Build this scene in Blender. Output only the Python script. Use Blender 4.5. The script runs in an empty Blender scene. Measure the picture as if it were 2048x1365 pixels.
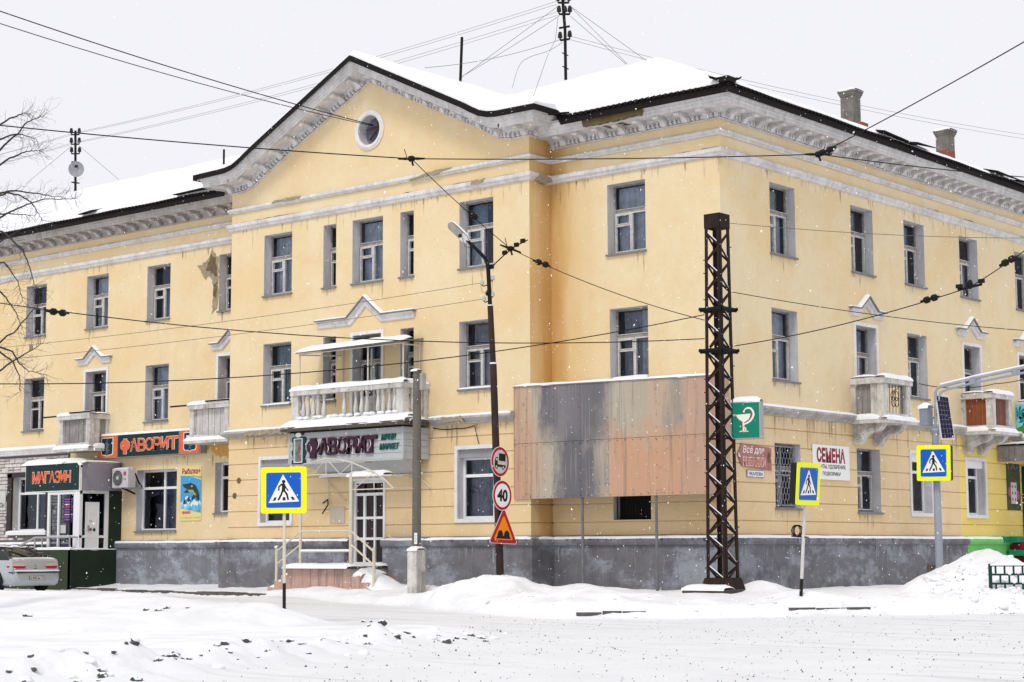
import bpy, math, random
import numpy as np
from mathutils import Vector, Matrix
from mathutils.geometry import tessellate_polygon
R = math.radians
random.seed(7)
S = bpy.context.scene
COL = S.collection

# ------------------------------------------------------------------ camera
cam = bpy.data.cameras.new('camera')
cam.sensor_width = 36.0
cam.lens = 36.0 * 3586.1 / 2048
cam.clip_start = 0.5
cam.clip_end = 3000
co = bpy.data.objects.new('camera', cam)
COL.objects.link(co)
_yaw, _pit, _rol = -0.7038, 0.1163, -0.0039
_f = Vector((math.sin(_yaw) * math.cos(_pit), math.cos(_yaw) * math.cos(_pit), math.sin(_pit)))
_r = Vector((math.cos(_yaw), -math.sin(_yaw), 0)); _u = _r.cross(_f)
_rr = _r * math.cos(_rol) + _u * math.sin(_rol); _uu = _u * math.cos(_rol) - _r * math.sin(_rol)
M = Matrix((_rr, _uu, -_f)).transposed().to_4x4()
M.translation = Vector((41.601, -35.768, 1.2375))
co.matrix_world = M
S.camera = co

# ------------------------------------------------------------------ sky and light (overcast, snowing)
SUN_EL, SUN_AZ = R(52), R(205)          # azimuth measured from +Y towards +X
w = bpy.data.worlds.new('World'); S.world = w; w.use_nodes = True
nt = w.node_tree; nt.nodes.clear()
out = nt.nodes.new('ShaderNodeOutputWorld'); bg = nt.nodes.new('ShaderNodeBackground')
sky = nt.nodes.new('ShaderNodeTexSky'); sky.sky_type = 'NISHITA'; sky.sun_disc = False
sky.sun_elevation = SUN_EL; sky.sun_rotation = SUN_AZ; sky.dust_density = 6; sky.air_density = 1.5
hs = nt.nodes.new('ShaderNodeHueSaturation'); hs.inputs['Saturation'].default_value = 0.25
mx = nt.nodes.new('ShaderNodeMix'); mx.data_type = 'RGBA'; mx.inputs[0].default_value = 0.93
mx.inputs[7].default_value = (8.5, 8.5, 8.95, 1)      # the cloud deck
nt.links.new(sky.outputs[0], hs.inputs['Color']); nt.links.new(hs.outputs[0], mx.inputs[6])
nt.links.new(mx.outputs[2], bg.inputs[0]); bg.inputs[1].default_value = 0.1
nt.links.new(bg.outputs[0], out.inputs[0])
sl = bpy.data.lights.new('sun', 'SUN'); sl.energy = 1.35; sl.angle = R(16); sl.color = (1, 0.96, 0.9)
so = bpy.data.objects.new('sun', sl); COL.objects.link(so)
_sd = Vector((math.sin(SUN_AZ) * math.cos(SUN_EL), math.cos(SUN_AZ) * math.cos(SUN_EL), math.sin(SUN_EL)))
_sd = Vector((0.18, -0.60, 0.78)).normalized()
sky.sun_elevation = math.asin(_sd.z); sky.sun_rotation = math.atan2(_sd.x, _sd.y)
so.rotation_euler = _sd.to_track_quat('Z', 'Y').to_euler()
so.location = (20, -30, 40)
S.view_settings.view_transform = 'Standard'; S.view_settings.look = 'None'
S.view_settings.exposure = 0.14; S.view_settings.gamma = 1; S.view_settings.use_curve_mapping = False
S.cycles.use_denoising = True
S.cycles.max_bounces = 7; S.cycles.diffuse_bounces = 3; S.cycles.transparent_max_bounces = 8

# ------------------------------------------------------------------ materials
def lin(r, g, b):
    return tuple(((c / 255) / 12.92 if c / 255 <= 0.04045 else ((c / 255 + 0.055) / 1.055) ** 2.4) for c in (r, g, b))
def mat(name, col, rough=0.75, col2=None, var=0.0, scale=2.0, streak=0.0, streak_col=None, bump=0.0, bscale=30.0,
        metal=0.0, spec=0.22, spots=0.0, spot_col=None, spot_scale=6.0, sx=(7, 7, 0.4), lo=0.42, hi=0.68, extra=()):
    m = bpy.data.materials.new(name); m.use_nodes = True
    n = m.node_tree.nodes; l = m.node_tree.links; b = n['Principled BSDF']
    b.inputs['Roughness'].default_value = rough; b.inputs['Metallic'].default_value = metal
    b.inputs['Specular IOR Level'].default_value = spec
    tc = n.new('ShaderNodeTexCoord')
    rgb = n.new('ShaderNodeRGB'); rgb.outputs[0].default_value = (*col, 1); cur = rgb.outputs[0]
    def layer(cur, vec_scale, sc, lo, hi, amt, c2, detail=7, rg=0.7):
        mp = n.new('ShaderNodeMapping'); mp.inputs['Scale'].default_value = vec_scale
        l.new(tc.outputs['Object'], mp.inputs[0])
        no = n.new('ShaderNodeTexNoise'); no.inputs['Scale'].default_value = sc; no.inputs['Detail'].default_value = detail
        no.inputs['Roughness'].default_value = rg
        l.new(mp.outputs[0], no.inputs['Vector'])
        mr = n.new('ShaderNodeMapRange'); mr.inputs[1].default_value = lo; mr.inputs[2].default_value = hi
        mr.inputs[4].default_value = amt; l.new(no.outputs[0], mr.inputs[0])
        x = n.new('ShaderNodeMix'); x.data_type = 'RGBA'; l.new(mr.outputs[0], x.inputs[0])
        l.new(cur, x.inputs[6]); x.inputs[7].default_value = (*c2, 1)
        return x.outputs[2]
    if var: cur = layer(cur, (1, 1, 1), scale, lo, hi, var, col2 or tuple(c * 0.6 for c in col))
    if streak: cur = layer(cur, sx, 1.0, 0.48, 0.72, streak, streak_col or tuple(c * 0.35 for c in col))
    if spots: cur = layer(cur, (1, 1, 1), spot_scale, 0.60, 0.66, spots, spot_col or tuple(c * 0.3 for c in col), 8, 0.7)
    for (vs_, sc_, lo_, hi_, am_, co_) in extra: cur = layer(cur, vs_, sc_, lo_, hi_, am_, co_)
    l.new(cur, b.inputs['Base Color'])
    if bump:
        no = n.new('ShaderNodeTexNoise'); no.inputs['Scale'].default_value = bscale; no.inputs['Detail'].default_value = 5
        l.new(tc.outputs['Object'], no.inputs['Vector'])
        bp = n.new('ShaderNodeBump'); bp.inputs['Strength'].default_value = bump; bp.inputs['Distance'].default_value = 0.02
        l.new(no.outputs[0], bp.inputs['Height']); l.new(bp.outputs[0], b.inputs['Normal'])
    return m
WALLC = (0.745, 0.615, 0.395)
WX = (((1, 1, 1), 0.28, 0.42, 0.60, 0.75, (0.715, 0.535, 0.285)), ((1, 1, 1), 1.3, 0.48, 0.70, 0.45, (0.69, 0.50, 0.265)), ((1, 1, 1), 5.0, 0.52, 0.72, 0.26, (0.58, 0.46, 0.27)), ((1.6, 1.6, 0.22), 1.0, 0.56, 0.76, 0.30, (0.60, 0.46, 0.26)))
STUCCO = mat('stucco', WALLC, 0.9, bump=0.25, bscale=18, spots=0.07, spot_scale=2.2, extra=WX + (((1, 1, 1), 11, 0.66, 0.70, 0.5, (0.30, 0.21, 0.10)),))
STUCCO_B = mat('stucco_side', (0.735, 0.615, 0.405), 0.9, bump=0.25, bscale=18, spots=0.08, spot_scale=2.2, extra=WX)
STUCCO_LOW = mat('stucco_low', (0.735, 0.57, 0.35), 0.9, bump=0.3, bscale=16, spots=0.16, spot_scale=1.6, extra=WX + (((7, 7, 0.5), 1.0, 0.56, 0.76, 0.28, (0.42, 0.33, 0.22)), ((1, 1, 1), 0.8, 0.52, 0.7, 0.4, (0.64, 0.42, 0.20))))
STUCCO_OLD = mat('stucco_old', (0.70, 0.41, 0.115), 0.9, (0.50, 0.25, 0.06), 0.7, 0.9, 0.45, (0.36, 0.19, 0.07), 0.3, 16, spots=0.2, spot_scale=2.5)
STUCCO_YEL = mat('stucco_yellow', (0.80, 0.62, 0.19), 0.9, (0.70, 0.50, 0.12), 0.4, 0.6, bump=0.2, bscale=18)
GREENW = mat('plinth_green', lin(116, 190, 106), 0.85, lin(90, 165, 84), 0.5, 1.2, bump=0.2)
PX = lambda lt, dk: (((0.8, 0.8, 1.5), 0.9, 0.49, 0.58, 0.65, lt), ((1, 1, 1), 2.6, 0.46, 0.70, 0.5, dk), ((1, 1, 1), 0.55, 0.50, 0.62, 0.45, dk), ((8, 8, 0.55), 1.0, 0.60, 0.74, 0.6, tuple(c * .5 for c in dk)), ((14, 14, 0.5), 1.0, 0.58, 0.72, 0.35, lt), ((1, 1, 1), 9, 0.55, 0.75, 0.3, dk))
PLINTH = mat('plinth', (0.165, 0.163, 0.178), 0.85, bump=0.35, bscale=14, extra=PX((0.34, 0.36, 0.41), (0.075, 0.07, 0.078)))
PLINTH_LT = mat('plinth_light', (0.20, 0.205, 0.23), 0.85, bump=0.35, bscale=14, extra=PX((0.42, 0.46, 0.53), (0.12, 0.115, 0.12)))
TRIM = mat('trim', (0.70, 0.685, 0.685), 0.85, (0.42, 0.40, 0.39), 0.65, 2.5, 0.4, (0.30, 0.27, 0.25), 0.3, 25, spots=0.28, spot_col=(0.27, 0.23, 0.18), spot_scale=3.2, extra=(((1, 1, 1), 14, 0.55, 0.72, 0.2, (0.28, 0.25, 0.22)), ((1, 1, 1), 0.7, 0.5, 0.7, 0.3, (0.40, 0.375, 0.35))))
TRIM_G = mat('trim_grey', (0.50, 0.475, 0.455), 0.9, (0.33, 0.30, 0.265), 0.75, 2.0, 0.3, (0.16, 0.14, 0.12), 0.3, 25, spots=0.2, spot_scale=5)
TRIM_D = mat('trim_worn', (0.46, 0.45, 0.44), 0.9, (0.24, 0.22, 0.19), 0.85, 2.6, 0.5, (0.2, 0.18, 0.15), 0.4, 25, spots=0.5, spot_col=(0.2, 0.16, 0.11), spot_scale=4)
REVEAL = mat('reveal_paint', (0.60, 0.595, 0.61), 0.85, (0.43, 0.42, 0.43), 0.6, 2.0, 0.35, (0.22, 0.21, 0.21), 0.2, 30)
WHITE = mat('white_paint', (0.72, 0.71, 0.69), 0.6, (0.56, 0.54, 0.50), 0.5, 4.0, spots=0.25, spot_col=(0.3, 0.26, 0.2), spot_scale=12)
PVC = mat('white_plastic', (0.78, 0.78, 0.79), 0.4, (0.7, 0.7, 0.7), 0.3, 3)
WOOD_D = mat('weathered_wood', (0.33, 0.31, 0.29), 0.85, (0.13, 0.11, 0.10), 0.85, 9, spots=0.6, spot_col=(0.07, 0.055, 0.045), spot_scale=16, bump=0.2)
WOOD_L = mat('pale_wood', (0.62, 0.61, 0.59), 0.8, (0.3, 0.28, 0.26), 0.7, 10, spots=0.45, spot_col=(0.13, 0.11, 0.09), spot_scale=16, bump=0.2)
SILLM = mat('sill_metal', (0.17, 0.17, 0.18), 0.6, (0.28, 0.28, 0.29), 0.5, 6)
def glass_mat(name, tint, gl):
    m = bpy.data.materials.new(name); m.use_nodes = True; n = m.node_tree.nodes; l = m.node_tree.links; n.clear()
    o = n.new('ShaderNodeOutputMaterial'); tr = n.new('ShaderNodeBsdfTransparent'); tr.inputs[0].default_value = (*tint, 1)
    g = n.new('ShaderNodeBsdfGlossy'); g.inputs['Roughness'].default_value = 0.04; g.inputs[0].default_value = (0.8, 0.88, 1, 1)
    fr = n.new('ShaderNodeFresnel'); fr.inputs[0].default_value = gl; x = n.new('ShaderNodeMixShader')
    tc = n.new('ShaderNodeTexCoord'); no = n.new('ShaderNodeTexNoise'); no.inputs['Scale'].default_value = 2.2; no.inputs['Detail'].default_value = 1
    bp = n.new('ShaderNodeBump'); bp.inputs['Strength'].default_value = 0.25; bp.inputs['Distance'].default_value = 0.05
    l.new(tc.outputs['Object'], no.inputs['Vector']); l.new(no.outputs[0], bp.inputs['Height']); l.new(bp.outputs[0], g.inputs['Normal'])
    l.new(fr.outputs[0], x.inputs[0]); l.new(tr.outputs[0], x.inputs[1]); l.new(g.outputs[0], x.inputs[2]); l.new(x.outputs[0], o.inputs[0])
    return m
GLASS = glass_mat('window_glass', (0.84, 0.89, 0.95), 1.55)
GLASS_D = glass_mat('tinted_glass', (0.30, 0.33, 0.36), 1.4)
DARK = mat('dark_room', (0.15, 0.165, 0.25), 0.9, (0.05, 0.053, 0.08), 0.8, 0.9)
DARKBR = mat('dark_brown_panel', (0.028, 0.018, 0.02), 0.5, (0.045, 0.03, 0.03), 0.6, 5)
CURT = [mat('net_curtain', (0.62, 0.65, 0.70), 0.9, (0.2, 0.22, 0.26), 0.8, 3, 0.6, (0.12, 0.13, 0.16), sx=(14, 14, 0.2)),
        mat('blue_curtain', (0.20, 0.32, 0.44), 0.9, (0.04, 0.07, 0.11), 0.8, 3, 0.6, (0.03, 0.05, 0.08), sx=(14, 14, 0.2)),
        mat('green_curtain', (0.28, 0.38, 0.38), 0.9, (0.06, 0.09, 0.1), 0.8, 3, 0.5, (0.03, 0.05, 0.05), sx=(14, 14, 0.2)),
        mat('grey_curtain', (0.30, 0.30, 0.35), 0.9, (0.07, 0.07, 0.09), 0.8, 3, 0.5, (0.04, 0.04, 0.05), sx=(14, 14, 0.2))]
def snow_mat():
    m = mat('snow', (0.83, 0.84, 0.865), 0.6, (0.76, 0.77, 0.80), 0.4, 1.5, bump=0.4, bscale=9, spec=0.3)
    return m
SNOW = snow_mat()
SNOW_D = mat('dirty_snow', (0.60, 0.60, 0.62), 0.7, (0.30, 0.29, 0.30), 0.8, 3.0, bump=0.5, bscale=14, spots=0.5, spot_col=(0.12, 0.11, 0.11), spot_scale=9)
CLOD = mat('snow_clod', (0.10, 0.098, 0.10), 0.85, (0.02, 0.02, 0.021), 0.8, 7, bump=0.5, bscale=20)
GRIT = mat('grit', (0.10, 0.095, 0.095), 0.9)
ROOFB = mat('roof_edge', (0.008, 0.006, 0.006), 0.9, (0.02, 0.013, 0.011), 0.6, 5)
CONC = mat('concrete', (0.40, 0.385, 0.355), 0.9, (0.24, 0.225, 0.20), 0.7, 2.5, 0.4, (0.13, 0.115, 0.10), 0.4, 22, spots=0.35, spot_col=(0.13, 0.11, 0.09), spot_scale=6)
CONC_W = mat('whitewashed_concrete', (0.66, 0.645, 0.62), 0.9, (0.38, 0.355, 0.325), 0.8, 3, 0.55, (0.13, 0.115, 0.10), 0.5, 22, spots=0.75, spot_col=(0.09, 0.075, 0.06), spot_scale=5, extra=(((1, 1, 1), 1.1, 0.5, 0.68, 0.55, (0.24, 0.215, 0.185)), ((1, 1, 1), 22, 0.56, 0.7, 0.4, (0.12, 0.10, 0.085))))
CONC_D = mat('damp_concrete', (0.10, 0.085, 0.07), 0.9, (0.045, 0.038, 0.034), 0.7, 3, bump=0.4)
PLASTER = mat('bare_plaster', (0.34, 0.285, 0.20), 0.95, (0.20, 0.165, 0.115), 0.7, 4, bump=0.5, bscale=25, spots=0.4, spot_scale=7)
PLASTER_B = mat('bare_brown_plaster', (0.16, 0.12, 0.06), 0.95, (0.085, 0.06, 0.03), 0.7, 4, bump=0.5, bscale=25)
BRICKR = mat('red_brick', (0.27, 0.075, 0.045), 0.9, (0.16, 0.06, 0.045), 0.7, 8, bump=0.4)
CHIM = mat('chimney_render', (0.19, 0.175, 0.155), 0.95, (0.085, 0.08, 0.075), 0.8, 3, 0.4, (0.08, 0.075, 0.07), 0.4, 20)
RUST = mat('rusty_steel', (0.017, 0.0115, 0.0095), 0.85, (0.045, 0.02, 0.012), 0.7, 5, 0.4, (0.02, 0.013, 0.011), 0.3, 30)
BROWNP = mat('brown_pole_paint', (0.026, 0.014, 0.012), 0.6, (0.07, 0.03, 0.022), 0.7, 3, 0.3, (0.02, 0.012, 0.012))
BLACK = mat('black_metal', (0.006, 0.006, 0.0065), 0.7)
WIREM = mat('wire', (0.008, 0.007, 0.007), 0.8)
WIREG = mat('grey_wire', (0.22, 0.22, 0.24), 0.6)
GALV = mat('galvanised_steel', (0.29, 0.32, 0.37), 0.5, (0.22, 0.245, 0.29), 0.5, 3)
GREYM = mat('grey_metal', (0.30, 0.30, 0.33), 0.6, (0.22, 0.22, 0.25), 0.5, 2)
PIPE = mat('grey_pipe', (0.16, 0.165, 0.18), 0.6, (0.10, 0.08, 0.07), 0.6, 3)
CREAM = mat('cream_pipe_paint', (0.62, 0.575, 0.46), 0.6, (0.50, 0.45, 0.36), 0.5, 4, spots=0.3, spot_col=(0.16, 0.07, 0.03), spot_scale=7)
GLASSI = mat('glass_insulator', (0.42, 0.48, 0.46), 0.15)
PORC = mat('brown_insulator', (0.018, 0.014, 0.014), 0.3)
POLEC = mat('concrete_pole', (0.155, 0.145, 0.12), 0.9, (0.10, 0.092, 0.075), 0.7, 2.5, 0.4, (0.05, 0.046, 0.04), 0.35, 25)
YEL = mat('reflective_yellow', (0.85, 0.90, 0.0), 0.45, (0.70, 0.72, 0.02), 0.4, 3, spots=0.25, spot_col=(0.5, 0.5, 0.1), spot_scale=9)
BLUE = mat('sign_blue', (0.003, 0.095, 0.48), 0.4, (0.01, 0.12, 0.42), 0.5, 4)
SWHITE = mat('sign_white', (0.80, 0.80, 0.78), 0.45)
SGREY = mat('sign_dull_white', (0.55, 0.54, 0.52), 0.5, (0.42, 0.41, 0.4), 0.5, 4)
SRED = mat('sign_red', (0.42, 0.012, 0.016), 0.45, (0.30, 0.015, 0.015), 0.5, 6)
SORA = mat('sign_orange', (0.80, 0.24, 0.004), 0.45)
SBLK = mat('sign_black', (0.012, 0.012, 0.012), 0.5)
SHOPG = mat('shop_dark_green', (0.002, 0.026, 0.026), 0.5, (0.002, 0.018, 0.018), 0.4, 2)
SHOPO = mat('shop_orange', (0.72, 0.13, 0.035), 0.5, (0.60, 0.09, 0.03), 0.5, 6)
WALLG = mat('dark_green_wall', (0.016, 0.028, 0.018), 0.8, (0.01, 0.018, 0.012), 0.6, 1.5, bump=0.2)
PURPLE = mat('plum_letters', (0.045, 0.009, 0.031), 0.45, (0.03, 0.006, 0.02), 0.5, 4)
TEAL = mat('teal_letters', (0.005, 0.10, 0.085), 0.5)
SIDING = mat('grey_siding', (0.46, 0.48, 0.49), 0.55, (0.38, 0.40, 0.41), 0.5, 2.0, 0.2, (0.25, 0.25, 0.25))
TILEP = mat('pink_granite', (0.50, 0.335, 0.27), 0.7, (0.40, 0.25, 0.20), 0.7, 6, 0.8, (0.11, 0.095, 0.09), 0.2, 30, sx=(3.5, 3.5, 0.5))
STONEC = [mat('clad_stone_a', (0.62, 0.575, 0.55), 0.85, (0.42, 0.39, 0.38), 0.7, 5, bump=0.5, bscale=16),
          mat('clad_stone_b', (0.53, 0.49, 0.47), 0.85, (0.36, 0.33, 0.32), 0.7, 5, bump=0.5, bscale=16),
          mat('clad_stone_c', (0.68, 0.635, 0.61), 0.85, (0.48, 0.45, 0.44), 0.7, 5, bump=0.5, bscale=16)]
STONEJ = mat('clad_joint', (0.15, 0.135, 0.13), 0.9)
KERBM = mat('kerb_stone', (0.085, 0.075, 0.072), 0.9, (0.16, 0.15, 0.15), 0.6, 6, bump=0.4)
PHARM = mat('pharmacy_green', (0.002, 0.19, 0.12), 0.45)
SOLAR = mat('solar_cell', (0.009, 0.009, 0.028), 0.25, (0.02, 0.02, 0.06), 0.5, 8)
REDC = mat('red_letters', (0.30, 0.012, 0.03), 0.5)
MAROON = mat('faded_maroon', (0.36, 0.13, 0.13), 0.75, (0.45, 0.26, 0.25), 0.7, 4, 0.3, (0.5, 0.36, 0.34))
BARK = mat('bark', (0.045, 0.038, 0.042), 0.9, (0.05, 0.042, 0.045), 0.6, 12)
SILVER = mat('silver_paint', (0.46, 0.49, 0.52), 0.3, (0.38, 0.40, 0.42), 0.4, 3, metal=0.45)
CARGLASS = mat('car_glass', (0.018, 0.024, 0.022), 0.06)
TAILR = mat('tail_light_red', (0.42, 0.008, 0.016), 0.15)
TAILC = mat('tail_light_pale', (0.62, 0.40, 0.40), 0.2)
TYRE = mat('tyre', (0.015, 0.015, 0.016), 0.85)
BALG = mat('board_orange', (0.27, 0.075, 0.022), 0.75, (0.17, 0.045, 0.015), 0.7, 5, 0.5, (0.1, 0.03, 0.015), sx=(10, 10, 0.4))
BALBR = mat('board_brown', (0.22, 0.09, 0.06), 0.8, (0.11, 0.05, 0.04), 0.7, 5, 0.5, (0.04, 0.02, 0.015), sx=(10, 10, 0.4))
BOARDW = mat('whitewashed_board', (0.58, 0.565, 0.55), 0.85, (0.42, 0.40, 0.38), 0.6, 5, 0.6, (0.14, 0.12, 0.11), sx=(14, 14, 0.5))
BOARDG = mat('grey_board', (0.30, 0.285, 0.275), 0.85, (0.18, 0.165, 0.16), 0.7, 4, 0.6, (0.06, 0.055, 0.055), sx=(12, 12, 0.5))
FENCEG = mat('fence_green', (0.004, 0.045, 0.033), 0.5)
STEPG = mat('step_green', (0.01, 0.19, 0.09), 0.6)
STEPR = mat('step_red', (0.30, 0.01, 0.02), 0.6)

def sheet_mat():
    """Old painted sheet metal: salmon paint, bare zinc grey and beige patches running down the sheets."""
    m = bpy.data.materials.new('worn_sheet_metal'); m.use_nodes = True
    n = m.node_tree.nodes; l = m.node_tree.links; b = n['Principled BSDF']; b.inputs['Roughness'].default_value = 0.75
    g = n.new('ShaderNodeNewGeometry'); sp = n.new('ShaderNodeSeparateXYZ'); l.new(g.outputs['Position'], sp.inputs[0])
    def noise(sc, vs, d=6):
        mp = n.new('ShaderNodeMapping'); mp.inputs['Scale'].default_value = vs; l.new(g.outputs['Position'], mp.inputs[0])
        no = n.new('ShaderNodeTexNoise'); no.inputs['Scale'].default_value = sc; no.inputs['Detail'].default_value = d
        no.inputs['Roughness'].default_value = 0.65; l.new(mp.outputs[0], no.inputs['Vector']); return no.outputs[0]
    def math_(op, a, bb):
        x = n.new('ShaderNodeMath'); x.operation = op
        for i, v in enumerate((a, bb)):
            if isinstance(v, (int, float)): x.inputs[i].default_value = v
            else: l.new(v, x.inputs[i])
        return x.outputs[0]
    t = math_('DIVIDE', math_('SUBTRACT', sp.outputs[0], 11.3), 6.2)
    zz_ = math_('SUBTRACT', sp.outputs[2], 4.0)
    t = math_('ADD', t, math_('MULTIPLY', math_('SUBTRACT', noise(1.0, (2.2, 2.2, 0.5)), 0.5), 0.22))
    SAL, GR, BE, PK, DG = (0.51, 0.295, 0.18), (0.125, 0.12, 0.135), (0.44, 0.39, 0.305), (0.47, 0.305, 0.225), (0.28, 0.25, 0.215)
    def ramp(stops):
        rp = n.new('ShaderNodeValToRGB'); l.new(t, rp.inputs[0]); e = rp.color_ramp.elements
        e[0].position, e[0].color = stops[0][0], (*stops[0][1], 1); e[1].position, e[1].color = stops[-1][0], (*stops[-1][1], 1)
        for p, c in stops[1:-1]: k = e.new(p); k.color = (*c, 1)
        return rp.outputs[0]
    low = ramp(((0, SAL), (.11, (.52, .33, .22)), (.15, (.46, .37, .28)), (.21, BE), (.27, GR), (.39, GR), (.43, DG), (.475, (.36, .31, .26)), (.505, (.52, .33, .22)), (.56, SAL), (.8, SAL), (1, PK)))
    high = ramp(((0, (.46, .29, .2)), (.09, (.50, .34, .23)), (.13, BE), (.18, GR), (.26, (.19, .18, .19)), (.45, GR), (.482, (.16, .15, .155)), (.50, DG), (.56, BE), (.66, (.41, .35, .275)), (.76, (.48, .35, .25)), (.82, DG), (.88, (.50, .335, .24)), (1, PK)))
    zt_ = math_('ADD', math_('MULTIPLY', zz_, 1.1), math_('MULTIPLY', math_('SUBTRACT', noise(1.4, (1, 1, 0.7)), 0.5), 2.2))
    mr0 = n.new('ShaderNodeMapRange'); mr0.inputs[1].default_value = -.25; mr0.inputs[2].default_value = .55; l.new(zt_, mr0.inputs[0])
    x0 = n.new('ShaderNodeMix'); x0.data_type = 'RGBA'; l.new(mr0.outputs[0], x0.inputs[0]); l.new(low, x0.inputs[6]); l.new(high, x0.inputs[7]); cur = x0.outputs[2]
    def over(cur, f, lo, hi, amt, c):
        mr = n.new('ShaderNodeMapRange'); mr.inputs[1].default_value = lo; mr.inputs[2].default_value = hi; mr.inputs[4].default_value = amt
        l.new(f, mr.inputs[0]); x = n.new('ShaderNodeMix'); x.data_type = 'RGBA'; l.new(mr.outputs[0], x.inputs[0])
        l.new(cur, x.inputs[6]); x.inputs[7].default_value = (*c, 1); return x.outputs[2]
    cur = over(cur, noise(1.6, (1, 1, 0.6)), 0.58, 0.76, 0.45, (0.38, 0.34, 0.28))
    cur = over(cur, noise(1.0, (9, 9, 0.35)), 0.54, 0.74, 0.65, (0.12, 0.11, 0.115))
    cur = over(cur, noise(1.0, (16, 16, 0.5)), 0.56, 0.74, 0.5, (0.5, 0.45, 0.37))
    cur = over(cur, noise(5.0, (1, 1, 1)), 0.60, 0.70, 0.5, (0.16, 0.13, 0.12))
    l.new(cur, b.inputs['Base Color'])
    bp = n.new('ShaderNodeBump'); bp.inputs['Strength'].default_value = 0.3; bp.inputs['Distance'].default_value = 0.03
    l.new(noise(2.5, (1, 1, 1), 3), bp.inputs['Height']); l.new(bp.outputs[0], b.inputs['Normal'])
    return m
SHEET = sheet_mat()
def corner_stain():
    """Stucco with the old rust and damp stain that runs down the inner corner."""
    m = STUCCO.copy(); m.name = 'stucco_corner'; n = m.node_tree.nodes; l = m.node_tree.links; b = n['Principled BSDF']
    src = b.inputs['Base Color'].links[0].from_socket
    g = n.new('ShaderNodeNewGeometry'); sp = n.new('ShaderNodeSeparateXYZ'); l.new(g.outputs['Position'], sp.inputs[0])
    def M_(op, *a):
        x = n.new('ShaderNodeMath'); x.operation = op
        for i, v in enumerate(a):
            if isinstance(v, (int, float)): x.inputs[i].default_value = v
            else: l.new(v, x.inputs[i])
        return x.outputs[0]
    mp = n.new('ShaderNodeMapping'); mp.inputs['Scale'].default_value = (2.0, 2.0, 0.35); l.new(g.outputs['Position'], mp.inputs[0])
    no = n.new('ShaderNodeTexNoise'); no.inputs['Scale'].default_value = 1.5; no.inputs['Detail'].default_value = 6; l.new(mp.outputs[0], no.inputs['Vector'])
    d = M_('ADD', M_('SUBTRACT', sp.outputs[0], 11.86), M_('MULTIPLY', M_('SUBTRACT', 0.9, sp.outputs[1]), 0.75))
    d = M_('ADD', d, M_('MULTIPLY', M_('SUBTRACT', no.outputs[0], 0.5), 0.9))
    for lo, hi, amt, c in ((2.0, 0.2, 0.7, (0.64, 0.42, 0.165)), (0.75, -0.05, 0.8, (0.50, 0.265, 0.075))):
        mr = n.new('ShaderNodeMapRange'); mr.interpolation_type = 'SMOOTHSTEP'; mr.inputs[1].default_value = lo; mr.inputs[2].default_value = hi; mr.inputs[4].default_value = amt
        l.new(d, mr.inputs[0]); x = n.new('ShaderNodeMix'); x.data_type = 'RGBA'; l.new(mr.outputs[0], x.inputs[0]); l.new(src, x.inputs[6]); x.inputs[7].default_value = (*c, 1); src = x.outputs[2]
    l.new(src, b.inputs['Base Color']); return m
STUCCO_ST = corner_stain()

def stain_mat(name, col, alpha):
    m = bpy.data.materials.new(name); m.use_nodes = True; n = m.node_tree.nodes; l = m.node_tree.links; b = n['Principled BSDF']
    b.inputs['Base Color'].default_value = (*col, 1); b.inputs['Roughness'].default_value = .9; b.inputs['Specular IOR Level'].default_value = .1
    tc = n.new('ShaderNodeTexCoord'); mp = n.new('ShaderNodeMapping'); mp.inputs['Scale'].default_value = (9, 9, 1.3); l.new(tc.outputs['Object'], mp.inputs[0])
    no = n.new('ShaderNodeTexNoise'); no.inputs['Scale'].default_value = 1.5; no.inputs['Detail'].default_value = 6; l.new(mp.outputs[0], no.inputs['Vector'])
    mr = n.new('ShaderNodeMapRange'); mr.inputs[1].default_value = .40; mr.inputs[2].default_value = .68; mr.inputs[4].default_value = alpha; l.new(no.outputs[0], mr.inputs[0]); l.new(mr.outputs[0], b.inputs['Alpha'])
    return m
STAIN = stain_mat('rain_stain', (.24, .18, .10), .40)
STAIN_D = stain_mat('dark_drip', (.05, .047, .052), .6)
STAIN_W = stain_mat('lime_drip', (.50, .52, .56), .6)
# ------------------------------------------------------------------ builders
def _hash(i, j, s=0):
    v = np.sin(i * 127.1 + j * 311.7 + s * 74.7) * 43758.5453
    return v - np.floor(v)
def vnoise(x, y, s=0):
    x = np.asarray(x, float); y = np.asarray(y, float)
    i = np.floor(x); j = np.floor(y); u = x - i; v = y - j
    u = u * u * (3 - 2 * u); v = v * v * (3 - 2 * v)
    return (_hash(i, j, s) * (1 - u) + _hash(i + 1, j, s) * u) * (1 - v) + (_hash(i, j + 1, s) * (1 - u) + _hash(i + 1, j + 1, s) * u) * v
def fbm(x, y, o=4, s=0):
    t = 0; a = 0.5; f = 1.0
    for k in range(o):
        t = t + a * vnoise(np.asarray(x) * f, np.asarray(y) * f, s + k); a *= 0.5; f *= 2.03
    return t
def frame(o, s, n):
    o = Vector(o); s = Vector(s); n = Vector(n)
    return lambda p: (o.x + s.x * p[0] + n.x * p[2], o.y + s.y * p[0] + n.y * p[2], o.z + p[1])
def wloc(o):
    v = Vector((0, 0, 0))
    while o is not None:
        v += o.location; o = o.parent
    return v
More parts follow.
